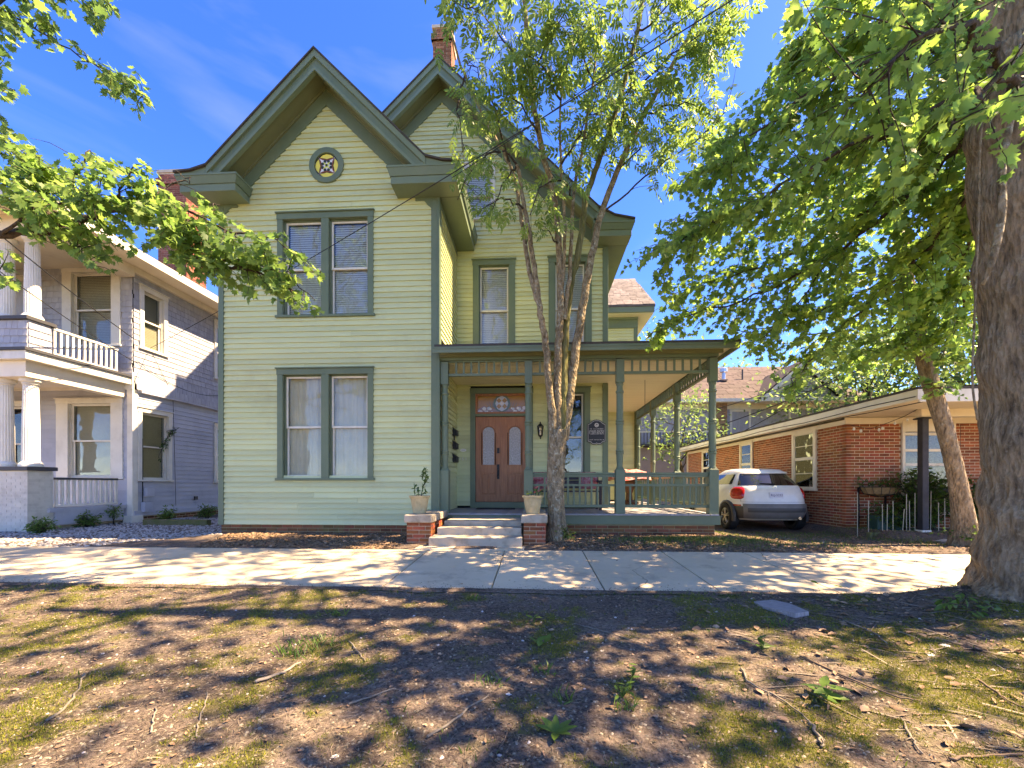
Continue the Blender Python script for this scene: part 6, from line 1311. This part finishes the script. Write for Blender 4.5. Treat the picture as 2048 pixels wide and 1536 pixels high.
def plant(parent, base, stems, leafm, size, name='plant', seed=1, rad=.006, tv=LEFV, tf=LEFF, gap=.03, jit=.6, ldroop=.0):
    rng = np.random.default_rng(seed); mb = MB(); P, A, N, S = [], [], [], []
    for pts in stems:
        c = crm([np.array(base)+np.array(p) for p in pts], 5); mb.tube(c, [rad*(1-.6*i/len(c)) for i in range(len(c))], 4)
        ln = sum(np.linalg.norm(c[i+1]-c[i]) for i in range(len(c)-1)); n = max(3, int(ln/gap))
        for i in range(n):
            f = (.2+.8*i/n)*(len(c)-1); k = int(f); q = c[k]+(c[min(k+1, len(c)-1)]-c[k])*(f-k); a = rng.normal(0, jit, 3); a[2] += .45-ldroop; P.append(q); A.append(a); N.append(np.array((0, -.3, 1))+rng.normal(0, .5, 3)); S.append(size*rng.uniform(.6, 1.2))
    mb.build('stem', M['barkdark'], parent); V, F = scatter(tv, tf, P, A, N, S); raw_mesh(name, V, F, leafm, parent, kind='stuff')
pz = .437
t = planter(-2.02, 7.3, pz, 'ribbed planter with a leggy green jade plant on the left pedestal', 1)
plant(t, (-2.02, 7.3, pz+.28), [[(-.08, 0, 0), (-.09, 0, .12), (-.08, 0, .22)], [(-.02, 0, 0), (-.03, .02, .1), (-.04, 0, .18)], [(.02, 0, 0), (.05, 0, .14), (.10, 0, .28), (.11, 0, .40), (.10, 0, .52)], [(.07, 0, .2), (.13, 0, .3), (.15, 0, .36)], [(.05, 0, .3), (.05, -.02, .38), (.07, 0, .46)], [(.02, 0, .02), (.08, 0, .08), (.12, 0, .1)]], M['weed'], .06, seed=3, gap=.0075)
t = planter(-.03, 7.3, pz, 'mossy ribbed planter with small flowers on the right pedestal', 2)
plant(t, (-.03, 7.3, pz+.28), [[(-.07, 0, 0), (-.09, 0, .08), (-.1, 0, .12)], [(-.02, 0, 0), (-.03, 0, .1)], [(.04, 0, 0), (.05, 0, .1), (.06, 0, .15)], [(.08, 0, 0), (.11, 0, .08), (.14, 0, .1)]], M['weed'], .05, seed=5, gap=.008)
mb = MB(); [mb.lathe([(.004, 0), (.018, .008), (.014, .02), (.003, .024)], (-.03+dx, 7.28, pz+.28+dz), 7) for dx, dz in ((.05, .15), (.1, .1), (.13, .12), (.03, .08), (.08, .17))]; mb.build('flower', flat('dusky_pink_petal', (.42, .10, .09), .6), t)
# mailboxes on the side wall
for i, (z, lab) in enumerate(((2.07, 'topmost of three black mailboxes on the entrance side wall'), (1.76, 'middle of three black mailboxes with a raised flag'), (1.45, 'lowest of three black mailboxes on the entrance side wall'))):
    t = thing('mailbox', lab, 'mailbox', (XR+.03, 9.72, z), 'mailboxes stacked beside the front door'); mb = MB(); x = XR+.028
    mb.prism([(x, z), (x+.10, z+.01), (x+.10, z+.12), (x, z+.19)], 9.60, 9.86); mb.build('box', M['black'], t, bev=.006); mb = MB(); mb.add([(x, 9.59, z+.205), (x, 9.87, z+.205), (x+.115, 9.87, z+.125), (x+.115, 9.59, z+.125), (x, 9.59, z+.195), (x, 9.87, z+.195), (x+.115, 9.87, z+.115), (x+.115, 9.59, z+.115)], [(0, 1, 2, 3), (4, 5, 6, 7), (0, 1, 5, 4), (1, 2, 6, 5), (2, 3, 7, 6), (3, 0, 4, 7)]); mb.build('lid', M['black'], t)
    if i == 1: mb = MB(); mb.box(x+.01, x+.03, 9.70, 9.76, z+.21, z+.33); mb.build('flag', M['black'], t)
# oval sign and house number
c = (-1.735, YB-.03, 1.775); mb = MB(); mb.prism([(c[0]+.075*math.cos(a), c[2]+.036*math.sin(a)) for a in np.arange(28)*2*math.pi/28], c[1]-.01, c[1]); o = mb.build('oval_sign', flat('white_enamel', (.75, .74, .70), .3)); tag(o, 'small white oval sign beside the mailboxes', 'sign')
mb = MB(); mb.box(c[0]-.045, c[0]+.045, c[1]-.013, c[1]-.0105, c[2]-.006, c[2]+.006); o2 = mb.build('sign_lettering', flat('grey_print', (.35, .35, .34), .6), o)
hn = thing('house_number', 'pale metal house number 151 beside the front door', 'number', (-1.75, YB-.03, 1.55))
for ch, dx in (('1', -.08), ('5', -.01), ('1', .065)): text(ch, .095, (-1.735+dx, YB-.03, 1.555), flat('pale_numeral', (.62, .60, .55), .4), hn, 'digit', ext=.004)
# wall lantern
t = thing('wall_lantern', 'black carriage lantern on the wall right of the doors', 'lantern', (.14, YB-.05, 2.1)); x, y, z = .14, YB-.14, 2.12
mb = MB(); mb.box(x-.03, x+.03, YB-.03, YB-.022, z-.02, z+.26); mb.tube([(x, YB-.03, z+.2), (x, y+.02, z+.30), (x, y, z+.27)], .009, 6); mb.lathe([(.02, .19), (.085, .195), (.07, .215), (.03, .27), (.012, .28), (.02, .295), (.004, .32)], (x, y, z), 6); mb.lathe([(.006, -.10), (.02, -.07), (.012, -.06), (.05, -.02), (.055, -.005)], (x, y, z), 6)
for k in range(6): a = 2*math.pi*k/6; mb.tube([(x+.05*math.cos(a), y+.05*math.sin(a), z-.01), (x+.07*math.cos(a), y+.07*math.sin(a), z+.2)], .005, 4)
mb.build('frame', M['black'], t); mb = MB(); mb.lathe([(.046, -.004), (.064, .192)], (x, y, z), 6); mb.build('glass', glassmat('lantern_glass', .1), t); mb = MB(); mb.lathe([(.012, 0), (.012, .08), (.004, .11)], (x, y, z), 8); mb.build('bulb', flat('ivory_bulb', (.7, .62, .42), .4), t)
# memorial plaque hanging beside the window
t = thing('plaque', 'black shaped plaque with pale lettering and crest beside the porch window', 'plaque', (1.48, YB-.06, 2.18)); x, z, y = 1.48, 2.18, YB-.085
out = [(-.205, -.21), (-.14, -.225), (-.10, -.27), (-.03, -.275), (0, -.255), (.03, -.275), (.10, -.27), (.14, -.225), (.205, -.21), (.205, .19), (.15, .215), (.10, .26), (.05, .285), (-.05, .285), (-.10, .26), (-.15, .215), (-.205, .19)]
def pp(s): return [(x+a*s, z+b*s) for a, b in out]
mb = MB(); mb.prism(pp(1.06), y, y+.03); mb.build('board', M['black'], t); mb = MB(); mb.prism(pp(1.0), y-.003, y); mb.build('border', flat('silver_line', (.55, .54, .50), .4), t); mb = MB(); mb.prism(pp(.955), y-.006, y-.003); mb.build('panel', flat('black_panel', (.02, .02, .026), .35), t)
mb = MB(); ring(mb, x, z+.175, .03, .05, y-.009, y-.006, 20); mb.prism([(x-.02, z+.16), (x+.025, z+.155), (x+.03, z+.19), (x, z+.175), (x-.025, z+.20)], y-.009, y-.006); mb.build('crest', flat('silver_print', (.60, .58, .56), .4), t)
mb = MB(); rr2 = random.Random(4)
for zz, w0, h in ((.085, .155, .017), (.045, .175, .013), (.018, .175, .013), (-.009, .175, .013), (-.036, .175, .013), (-.175, .175, .012)):
    u = -w0
    while u < w0-.01:
        ww = min(rr2.uniform(.012, .03), w0-u)
        for k in range(3):
            if rr2.random() < .8: mb.box(x+u+k*ww/3, x+u+(k+.62)*ww/3, y-.009, y-.006, z+zz-h*rr2.uniform(.5, 1), z+zz+h*rr2.uniform(.5, 1))
        u += ww+.007
mb.build('lettering', flat('silver_letters', (.62, .60, .58), .4), t)
mb = MB(); mb.tube([(1.48, YB-.08, 2.48), (1.48, YB-.03, 2.5)], .006, 5); mb.build('hook', M['black'], t)
# doormat
mb = MB(); mb.box(-1.35, -.45, 9.55, 9.98, FZ+.003, FZ+.015); o = mb.build('doormat', flat('dark_mat', (.03, .03, .035), .95), bev=.004); tag(o, 'dark doormat on the grey porch floor before the doors', 'doormat')
# porch bench with red cushions
t = thing('porch_bench', 'dark slatted bench with red cushions behind the porch railing', 'bench', (.65, 9.6, FZ)); wood = surf('dark_bench_wood', (.07, .055, .06), (.045, .036, .04), rough=.5, scale=6, bump=.2)
for x in (-.05, 1.45):
    for y in (9.35, 9.85): mb = MB(); mb.box(x-.03, x+.03, y-.03, y+.03, FZ+.002, FZ+(.62 if y < 9.5 else .85)); mb.build('leg', wood, t)
    mb = MB(); mb.box(x-.035, x+.035, 9.3, 9.9, FZ+.622, FZ+.66); mb.build('armrest', wood, t)
for k in range(5): mb = MB(); mb.box(-.02, 1.42, 9.33+k*.1, 9.41+k*.1, FZ+.40, FZ+.43); mb.build('seat_slat', wood, t)
for k in range(4): mb = MB(); mb.box(-.02, 1.42, 9.84, 9.865, FZ+.48+k*.1, FZ+.56+k*.1); mb.build('back_slat', wood, t)
def cushion(x, y, z, w_, h, lab, mat):
    mb = MB(); n = 9; vs = []
    for sd in (-1, 1):
        for i in range(n):
            for j in range(n): u, v = -1+2*i/(n-1), -1+2*j/(n-1); b_ = (1-u**4)*(1-v**4); vs.append((x+u*w_*(1-.06*v*v), y+sd*.07*b_**.6+.06*v, z+v*h*(1-.06*u*u)))
    fs = [(s*n*n+i*n+j, s*n*n+(i+1)*n+j, s*n*n+(i+1)*n+j+1, s*n*n+i*n+j+1) for s in (0, 1) for i in range(n-1) for j in range(n-1)]; mb.add(vs, fs); tag(mb.build('cushion', mat, smooth=True, fixn=False), lab, 'cushion', 'red cushions on the porch bench')
redc = surf('red_floral_fabric', (.34, .025, .035), (.50, .30, .28), rough=.9, scale=16, bump=.2)
cushion(.14, 9.72, FZ+.66, .2, .2, 'red patterned cushion at the left end of the porch bench', redc); cushion(1.24, 9.72, FZ+.66, .2, .2, 'red patterned cushion at the right end of the porch bench', redc)
# round table with red cloth on the side porch
t = thing('porch_table', 'brown pedestal table at the side porch under a red cloth', 'table', (2.75, 12.4, FZ)); wood2 = surf('brown_table_wood', (.16, .07, .035), (.10, .045, .025), rough=.5, scale=5, bump=.2)
mb = MB(); mb.lathe([(.28, .002), (.26, .06), (.10, .12), (.09, .3), (.15, .45), (.18, .62), (.16, .70)], (2.75, 12.4, FZ), 16); mb.build('pedestal', wood2, t); mb = MB(); mb.lathe([(.55, .70), (.58, .72), (.58, .76), (.55, .78)], (2.75, 12.4, FZ), 28); mb.build('table_top', wood2, t)
mb = MB(); n = 26; vs = [(2.75, 12.4, FZ+1.0)]; rg = random.Random(3)
for q, zz in ((.25, .98), (.45, .9), (.6, .80), (.64, .70)):
    for k in range(n): a = 2*math.pi*k/n; w2 = q*(1+.08*math.sin(5*a+q*9)+rg.uniform(-.05, .05)); vs.append((2.75+w2*math.cos(a), 12.4+w2*math.sin(a), FZ+zz+.03*math.sin(4*a+q*20)))
fs = [(0, 1+k, 1+(k+1) % n) for k in range(n)]+[(1+r_*n+k, 1+r_*n+(k+1) % n, 1+(r_+1)*n+(k+1) % n, 1+(r_+1)*n+k) for r_ in range(3) for k in range(n)]; mb.add(vs, fs)
tag(mb.build('tablecloth', surf('red_checked_cloth', (.50, .05, .05), (.62, .42, .38), rough=.9, scale=7, bump=.2), fixn=True), 'crumpled red and white cloth heaped on the porch table', 'cloth')
mb = MB(); mb.tube([(2.56, 9.9, 3.365), (2.56, 9.9, 2.62)], .006, 5); o = mb.build('hanging_chain', M['black']); tag(o, 'thin dark chain hanging from the porch ceiling', 'chain')

# ================================================================ by the brick house: garden bed
gs = 'thin garden stakes in the bed of the brick house'
stk = [(1715, 985, 1032, 0, 'leftmost'), (1737, 1001, 1036, 0, 'second'), (1767, 1008, 1035, 3, 'third'), (1773, 1008, 1055, -2, 'fourth'), (1786, 1002, 1040, 0, 'fifth'), (1797, 1018, 1066, -14, 'tilted sixth'), (1813, 988, 1042, 0, 'seventh'), (1822, 1002, 1045, 4, 'eighth'), (1830, 986, 1045, 0, 'ninth'), (1845, 988, 1042, 6, 'tenth'), (1858, 982, 1035, -5, 'eleventh'), (1877, 1005, 1040, 0, 'twelfth'), (1891, 997, 1052, 2, 'thirteenth'), (1905, 1010, 1050, -4, 'fourteenth')]
M['stake'] = flat('pale_wood_stake', (.40, .36, .28), .8)
for px, y0, y1, tilt, lab in stk:
    b = at(px-tilt*.6, y1, 9.0); tp_ = at(px+tilt*-.2+0, y0, 9.0); b.z = float(gz(b.x, b.y))-.02; mb = MB(); mb.tube([b, tp_+Vector((tilt*-.006, 0, 0))], .008, 5); tag(mb.build('garden_stake', M['stake']), lab+' thin pale garden stake from the left in the brick house bed', 'stake', gs)
t = thing('hanging_basket', 'wide wire trough lined with coir on the brick wall left of the post', 'basket', (7.55, 9.65, .45)); mb = MB(); c = at(1760, 975, 9.62); 
prof = [(.02, -.2), (.16, -.14), (.2, -.02), (.205, 0)]; vs = []; n = 18
for sc_x in prof:
    for k in range(n): a = 2*math.pi*k/n; vs.append((c.x+sc_x[0]*2.0*math.cos(a), c.y+sc_x[0]*.8*math.sin(a), c.z+sc_x[1]))
mb.add(vs, [(i*n+k, i*n+(k+1) % n, (i+1)*n+(k+1) % n, (i+1)*n+k) for i in range(3) for k in range(n)]); mb.build('liner', surf('coir', (.26, .17, .08), (.16, .10, .05), rough=.95, scale=20, bump=.6), t)
mb = MB()
for k in range(14): a = 2*math.pi*k/14; mb.tube([(c.x+.03*math.cos(a), c.y+.02*math.sin(a), c.z-.21), (c.x+.34*math.cos(a), c.y+.14*math.sin(a), c.z-.14), (c.x+.425*math.cos(a), c.y+.17*math.sin(a), c.z+.01)], .006, 4)
mb.tube([(c.x+.425*math.cos(2*math.pi*k/20), c.y+.17*math.sin(2*math.pi*k/20), c.z+.01) for k in range(21)], .009, 4); mb.box(c.x-.3, c.x-.28, RY-.03, RY+.012, c.z-.9, c.z); mb.box(c.x+.28, c.x+.3, RY-.03, RY+.012, c.z-.9, c.z); mb.build('wire_frame', M['black'], t)
rg = np.random.default_rng(9); plant(t, (c.x, c.y, c.z), [[(u, 0, 0), (u+rg.normal(0, .06), rg.normal(0, .05), .08), (u+rg.normal(0, .1), rg.normal(0, .1)-.05, rg.uniform(.08, .22))] for u in np.linspace(-.4, .36, 14)], M['shrub'], .06, seed=8, gap=.02)
mb = MB(); mb.box(7.22, 7.72, 9.25, 9.55, -.1, .28); o = mb.build('storage_bin', flat('dark_green_plastic', (.015, .06, .05), .5), bev=.02); tag(o, 'dark green plastic bin under the wire trough', 'bin')
def shrub(name, label, base, r, h, n, size, mat='shrub', cat='shrub', seed=1):
    T = Tree(name, label, base, M['barkdark'], M[mat], None, cat); rg = np.random.default_rng(seed)
    for i in range(n):
        a = rg.uniform(0, 6.3); q = rg.uniform(0, r); tip = (base[0]+q*math.cos(a), base[1]+q*.6*math.sin(a), base[2]+h*rg.uniform(.35, 1)); c = T.limb([(base[0]+.2*q*math.cos(a), base[1], base[2]), ((base[0]+tip[0])/2, (base[1]+tip[1])/2, base[2]+(tip[2]-base[2])*.6), tip], .008, .003, 3, 4, .01); T.dress(c, .2, 4, .18, size, .05, .04)
    T.finish(LEFV, LEFF)
shrub('garden_shrub', 'dark leafy shrub growing behind the iron post of the brick house', (8.35, 9.45, -.05), .8, 1.4, 110, .095, seed=2)
shrub('garden_shrub', 'low dark foliage beneath the wire trough at the brick wall', (7.7, 9.3, -.05), .6, .55, 45, .08, seed=4)
shrub('garden_shrub', 'bushy plant at the foot of the leaning tree', (7.05, 7.15, -.06), .35, .3, 14, .06, 'weed', seed=6)
shrub('garden_shrub', 'foliage behind the leaning tree under the brick house eave', (9.3, 9.2, -.05), .7, 1.1, 60, .09, seed=7)
mb = MB(); c = at(1921, 990, 8.6); mb.lathe([(.08, -.12), (.10, .1), (.11, .12), (.09, .12)], tuple(c), 14); o = mb.build('blue_pot', flat('blue_glaze', (.05, .08, .22), .3)); tag(o, 'small blue pot hanging behind the leaning tree', 'pot')
mb = MB(); mb.lathe([(.004, .0), (.004, 1.25)], (c.x, c.y, c.z+.1), 4); mb.build('hanger', M['black'], o)
for i, (px, py, s_) in enumerate(((1893, 1078, .13), (1888, 1070, .09))):
    b = at(px, py, 7.6); b.z = float(gz(b.x, b.y)); V, F = scatter(rockv, rockf, [(b.x, b.y, b.z-.01+.05*i)], [(1, 0, 0)], [(0, 0, 1)], [(s_*.8, s_*1.4, s_*.6)]); tag(raw_mesh('stone', V, F, M['pebble']), ('larger pale stone' if i == 0 else 'smaller pale stone resting on the larger one')+' lying beside the leaning tree', 'stone')
# string light bulbs under the eave
mb = MB(); pts = [at(px, py, 8.9) for px, py in ((1700, 850), (1740, 858), (1775, 846), (1810, 832), (1836, 818))]; mb.tube(pts, .006, 4); sl_ = mb.build('string_lights', M['cable']); tag(sl_, 'string of small bulbs looped under the brick house eave', 'string lights')
for px, py in ((1708, 856), (1722, 860), (1758, 858), (1765, 855), (1790, 845), (1815, 838)): p = at(px, py, 8.9); mb = MB(); mb.lathe([(.006, -.05), (.024, -.03), (.018, 0), (.01, .015)], tuple(p), 8); mb.build('bulb', flat('frosted_bulb', (.6, .56, .48), .3), sl_)

# ================================================================ verge: weeds, sticks, slab of wood, stones
def G(px, py):
    "point on the verge ground seen at a photo position"
    z = -.2
    for _ in range(6): u = (px-1024)/FPX; t = (ZC-z)*FPX/(py-HZ); x, y = t*(-SY+CY*u), t*(CY+SY*u); z = float(gz(x, y))
    return np.array((x, y, z))
wn = 'weed seedlings on the verge'
def weed(px, py, label, n, size, h, tv=LEFV, tf=LEFF, wide=1.0, seed=0, mat='weed', rosette=False):
    b = G(px, py); rg = np.random.default_rng(seed+px); t = thing('weed', label, 'weed', tuple(b), wn); P, A, N, S = [], [], [], []; mb = MB()
    for i in range(n):
        a = i*2.4+rg.uniform(-.3, .3)
        if rosette: d = np.array((math.cos(a), math.sin(a), rg.uniform(.25, .6))); P.append(b+np.array((0, 0, .01))); A.append(d); N.append(np.array((-math.cos(a)*.6, -math.sin(a)*.6, 1))); S.append((size*wide*rg.uniform(.8, 1.1), size*rg.uniform(.7, 1.1), size))
        else:
            q = b+np.array((rg.normal(0, .03), rg.normal(0, .03), h*rg.uniform(.3, 1))); mb.tube([b, (b+q)/2+np.array((0, 0, h*.12)), q], .0025, 3); d = np.array((math.cos(a), math.sin(a), rg.uniform(-.1, .4))); P.append(q); A.append(d); N.append(np.array((0, 0, 1))+rg.normal(0, .3, 3)); S.append((size*wide,)*3)
    if mb.v: mb.build('stem', M[mat], t, fixn=False)
    V, F = scatter(tv, tf, P, A, N, S); raw_mesh('leaves', V, F, M[mat], t)
weed(1112, 1470, 'bright green rosette weed alone at the bottom centre of the verge', 7, .12, .02, wide=.85, rosette=True)
weed(1650, 1400, 'broad leaved weed with glossy leaves right of centre on the verge', 8, .085, .08, wide=1.5)
weed(1525, 1300, 'upright leafy weed between twigs in the right half of the verge', 10, .055, .07, wide=1.5)
weed(1245, 1395, 'tall spiky green weed right of the rosette', 12, .05, .10)
weed(1265, 1358, 'small yellowish weed above the tall spiky one', 7, .05, .06)
weed(1080, 1290, 'pair of heart leaves on the bare centre soil', 4, .05, .05, wide=2.2)
weed(1068, 1245, 'tiny seedling farther back on the centre soil', 4, .045, .06, wide=1.6)
weed(1648, 1190, 'dark upright seedling at the sidewalk edge', 7, .06, .12, wide=1.8)
weed(1290, 1180, 'thin wispy weed at the sidewalk edge near the centre', 5, .05, .09)
for i, (px, py, lab) in enumerate(((620, 1290, 'large grass clump in the sunlit left half of the verge'), (585, 1310, 'small grass clump beside the large left one'), (680, 1230, 'grass clump near the sidewalk left of centre'), (985, 1365, 'grass tuft left of the shell fragments'), (1085, 1345, 'grass tuft beside the small twig in the centre'), (1130, 1400, 'grass tuft just above the rosette weed'), (950, 1200, 'faint grass tuft close to the sidewalk centre'), (1560, 1250, 'grass tuft below the weathered wood slab'), (1245, 1420, 'grass tuft right of the rosette weed'))):
    b = G(px, py); rg = np.random.default_rng(i+40); n = (70, 40, 24, 26, 24, 22, 16, 26, 20)[i]; sp = (.12, .07, .06, .05, .05, .045, .05, .06, .04)[i]; t = thing('grass_tuft', lab, 'grass', tuple(b), 'grass tufts on the verge')
    P = b+np.stack([rg.normal(0, sp, n), rg.normal(0, sp*.6, n), np.zeros(n)], 1); V, F = scatter(bladev, bladef, P, np.stack([rg.normal(0, 1, n), rg.normal(0, 1, n), np.zeros(n)], 1), np.array((0, 0, 1.0))+rg.normal(0, .45, (n, 3)), np.stack([rg.uniform(.04, .07, n), rg.uniform(.05, .10, n), rg.uniform(.04, .085, n)], 1)); raw_mesh('blades', V, F, M['weed'], t, kind='stuff')
sn = 'fallen sticks on the verge'; M['stick'] = surf('grey_stick_bark', (.26, .22, .175), (.15, .12, .095), rough=.9, scale=14, bump=.4, rnd=.2); M['stickdark'] = surf('brown_stick_bark', (.19, .13, .09), (.12, .085, .06), rough=.9, scale=14, bump=.4)
def stick(label, pts, r=.006, mat='stick', fork=None):
    P = [G(*p)+np.array((0, 0, r*1.3)) for p in pts]; c = crm(P, 5) if len(P) > 2 else [P[0]+(P[1]-P[0])*t for t in np.linspace(0, 1, 6)]; rg = np.random.default_rng(len(label)); c = [q+rg.normal(0, r*.55, 3)*np.array((1, 1, .3)) for q in c]; mb = MB(); j = len(c)//2; mb.tube([c[j], c[j]+(c[j]-c[j-1])*1.1+np.array((rg.normal(0, .03), rg.normal(0, .03), .006))], [r*.5, r*.25], 4); r = r*.82; mb.tube(c, [r*(1-.45*i/len(c)) for i in range(len(c))], 6)
    if fork: f = [G(*p)+np.array((0, 0, r)) for p in fork]; mb.tube(f, [r*.7, r*.35][:len(f)] if len(f) == 2 else [r*.7*(1-.3*i) for i in range(len(f))], 5)
    tag(mb.build('stick', M[mat], smooth=True), label, 'stick', sn)
stick('long grey forked stick in the left foreground', [(95, 1445), (140, 1410), (165, 1365), (170, 1350)], .009, 'stick', [(60, 1475), (95, 1445)])
stick('long straight stick slanting left of the rosette weed', [(855, 1478), (900, 1450), (940, 1420), (978, 1393)], .009)
stick('pale bare stick left of centre, nearly level', [(695, 1412), (740, 1398), (790, 1380)], .008)
stick('thick lichened stick in the left half near the grass clump', [(512, 1368), (560, 1352), (600, 1330)], .013, 'stick')
stick('thin branching twig above the thick lichened stick', [(590, 1350), (640, 1315), (680, 1290)], .005, 'stickdark')
stick('curved brown stick sweeping down right of centre', [(1483, 1340), (1500, 1370), (1560, 1400), (1625, 1455)], .008, 'stick', [(1540, 1388), (1600, 1410), (1655, 1440)])
stick('long dark root-like stick below the big maple', [(1600, 1315), (1700, 1360), (1790, 1395), (1840, 1405)], .008, 'stickdark')
stick('short forked grey stick right of the weathered slab', [(1690, 1245), (1740, 1265), (1775, 1290)], .009, 'stick', [(1740, 1265), (1752, 1250)])
stick('long thin twig in the far right foreground', [(1895, 1520), (1950, 1518), (2040, 1512)], .008, 'stickdark')
stick('dark stick slanting beneath the maple in dappled sun', [(1960, 1365), (2000, 1395), (2046, 1420)], .009, 'stickdark')
stick('thin pale twig near the sidewalk centre', [(1040, 1190), (1100, 1195), (1150, 1192)], .006)
stick('long thin twig crossing the centre soil', [(1150, 1250), (1220, 1268), (1290, 1292)], .006)
stick('small upright-curled twig left of centre', [(700, 1285), (715, 1305), (730, 1325)], .008)
stick('s-shaped bare twig in the left foreground moss', [(392, 1478), (398, 1445), (410, 1410), (415, 1388)], .006)
stick('pale twig at the bottom left of centre', [(300, 1468), (308, 1440), (312, 1415)], .006, 'stick')
stick('short brown twig in the lower middle', [(1000, 1500), (1012, 1475), (1016, 1455)], .005, 'stickdark')
stick('stick lying across moss right of the broad leaved weed', [(1620, 1452), (1640, 1480), (1645, 1500)], .010)
stick('grey twig at lower right among leaf litter', [(1800, 1440), (1825, 1480), (1840, 1510)], .008)
# weathered wood slab, shells
P = [G(*p) for p in ((1508, 1208), (1545, 1203), (1580, 1212), (1618, 1232), (1590, 1236), (1550, 1225), (1522, 1216))]; cz_ = max(p[2] for p in P); mb = MB(); mb.add([(p[0], p[1], cz_-.02) for p in P]+[(p[0]*.99+.01*P[0][0], p[1], cz_+.018) for p in P], [tuple(range(7)), tuple(range(13, 6, -1))]+[(i, (i+1) % 7, 7+(i+1) % 7, 7+i) for i in range(7)])
o = mb.build('wood_slab', surf('silvered_wood', (.34, .33, .34), (.20, .19, .19), rough=.9, scale=8, bump=.6, stretch=(2, 14, 1))); tag(o, 'flat silvery weathered slab of wood near the sidewalk', 'wood slab')
for i, (px, py, s_, lab) in enumerate(((1016, 1388, .022, 'white shell fragment in the centre of the verge'), (1860, 1308, .03, 'large white shell in the right of the verge'), (1888, 1290, .035, 'tan flat stone beside the large white shell'), (670, 1512, .02, 'white pebble at the bottom left of centre'), (805, 1432, .014, 'small white pebble left of the long straight stick'), (1688, 1398, .016, 'pale pebble right of the broad leaved weed'), (1172, 1303, .02, 'thin white shell sliver right of the heart leaves'))):
    b = G(px, py); V, F = scatter(rockv, rockf, [b-np.array((0, 0, .003))], [(1, .3, 0)], [(0, 0, 1)], [(s_, s_*1.3, s_*.45)]); tag(raw_mesh('shell', V, F, M['shellw'] if 'M' in globals() and 'shellw' in M else M.setdefault('shellw', flat('white_shell', (.68, .66, .62), .5))), lab, 'shell', 'pale shells and stones on the verge')
# sprouts by the tree foot and left foundation
for px, py, Y, lab, r_, h in ((1128, 1058, 7.35, 'ivy sprouts at the foot of the slender front tree', .12, .18),):
    b = at(px, py, Y); shrub('sprout', lab, (b.x, b.y, float(gz(b.x, b.y))), r_, h, 12, .05, 'weed', 'sprout', 11)
for i, (px, Y, h, r_, lab) in enumerate(((175, 9.6, .42, .3, 'arching fern-like weed at the neighbouring porch foundation'), (335, 10.6, .35, .3, 'weedy clump beside the gravel between the houses'), (85, 8.3, .3, .25, 'small weeds before the painted brick pier'), (415, 12.2, .4, .35, 'weeds far back in the gap between the houses'), (228, 10.3, .55, .1, 'single tall seedling at the neighbouring corner post'))):
    b = at(px, 1060, Y); shrub('weed_clump', lab, (b.x, b.y, float(gz(b.x, b.y))), r_, h, 16 if r_ > .2 else 5, .075, 'weed', 'weed', 20+i)
b = at(322, 900, 10.9); T = Tree('wall_vine', 'small leafy vine hanging over the neighbouring lower window', (LX+.1, 11.75, 1.9), M['barkdark'], M['shrub'], None, 'vine')
for k in range(5): c = T.limb([(LX+.06, 12.05-.03*k, 2.55), (LX+.1, 11.9-.05*k, 2.6-.08*k), (LX+.1, 11.65-.06*k, 2.2-.12*k)], .006, .003, 3); T.dress(c, .1, 5, .12, .07, .15, .035)
T.finish(LEFV, LEFF)
T = Tree('vine_leaves', 'creeper leaves at the base of the massive maple trunk', (3.75, 3.72, -.1), M['barkdark'], M['weed'], None, 'vine'); rg = np.random.default_rng(77)
for px, py in ((1925, 1195), (1945, 1180), (1965, 1190), (1985, 1185), (1930, 1210), (1900, 1205), (1955, 1205)):
    b = G(px, py+15); b[2] += rg.uniform(.03, .16); c = T.limb([b-np.array((0, 0, .1)), b, b+np.array((rg.normal(0, .08), -.06, .02))], .004, .002, 3); T.dress(c, .3, 2, .10, .075, .1, .035)
T.finish(LEFV, LEFF)
print('LEAVES', CNT, 'OBJ', len(bpy.data.objects))

n = 600; rg = np.random.default_rng(31); X = rg.normal(3.3, 1.1, n); Y = rg.uniform(1.2, 4.1, n); k = (X > 1) & (X < 5.5); X, Y = X[k], Y[k]; n = len(X)
V, F = scatter(ndv*np.array((1.2, 1, 1)), ndf, np.stack([X, Y, gz(X, Y)+.006], 1), np.stack([rg.normal(1, .6, n), rg.normal(-.25, .5, n), rg.normal(0, .08, n)], 1), ups(n, .2), np.stack([rg.uniform(.12, .3, n), rg.uniform(.06, .3, n), rg.uniform(.05, .1, n)], 1))
tag(raw_mesh('fallen_twigs', V, F, M['stick']), 'many small fallen twigs under the big maple', 'twigs', kind='stuff')
n = 700; X = rg.normal(3.4, 1.2, n); Y = rg.uniform(1.1, 4.2, n); V, F = scatter(dlv, dlf, np.stack([X, Y, gz(X, Y)+.012], 1), rand_dirs(n, 0, .8), ups(n, .5), rg.uniform(.03, .075, n))
tag(raw_mesh('fallen_leaves', V, F, M['deadleaf']), 'larger dry leaves gathered below the big maple', 'leaves', kind='stuff')
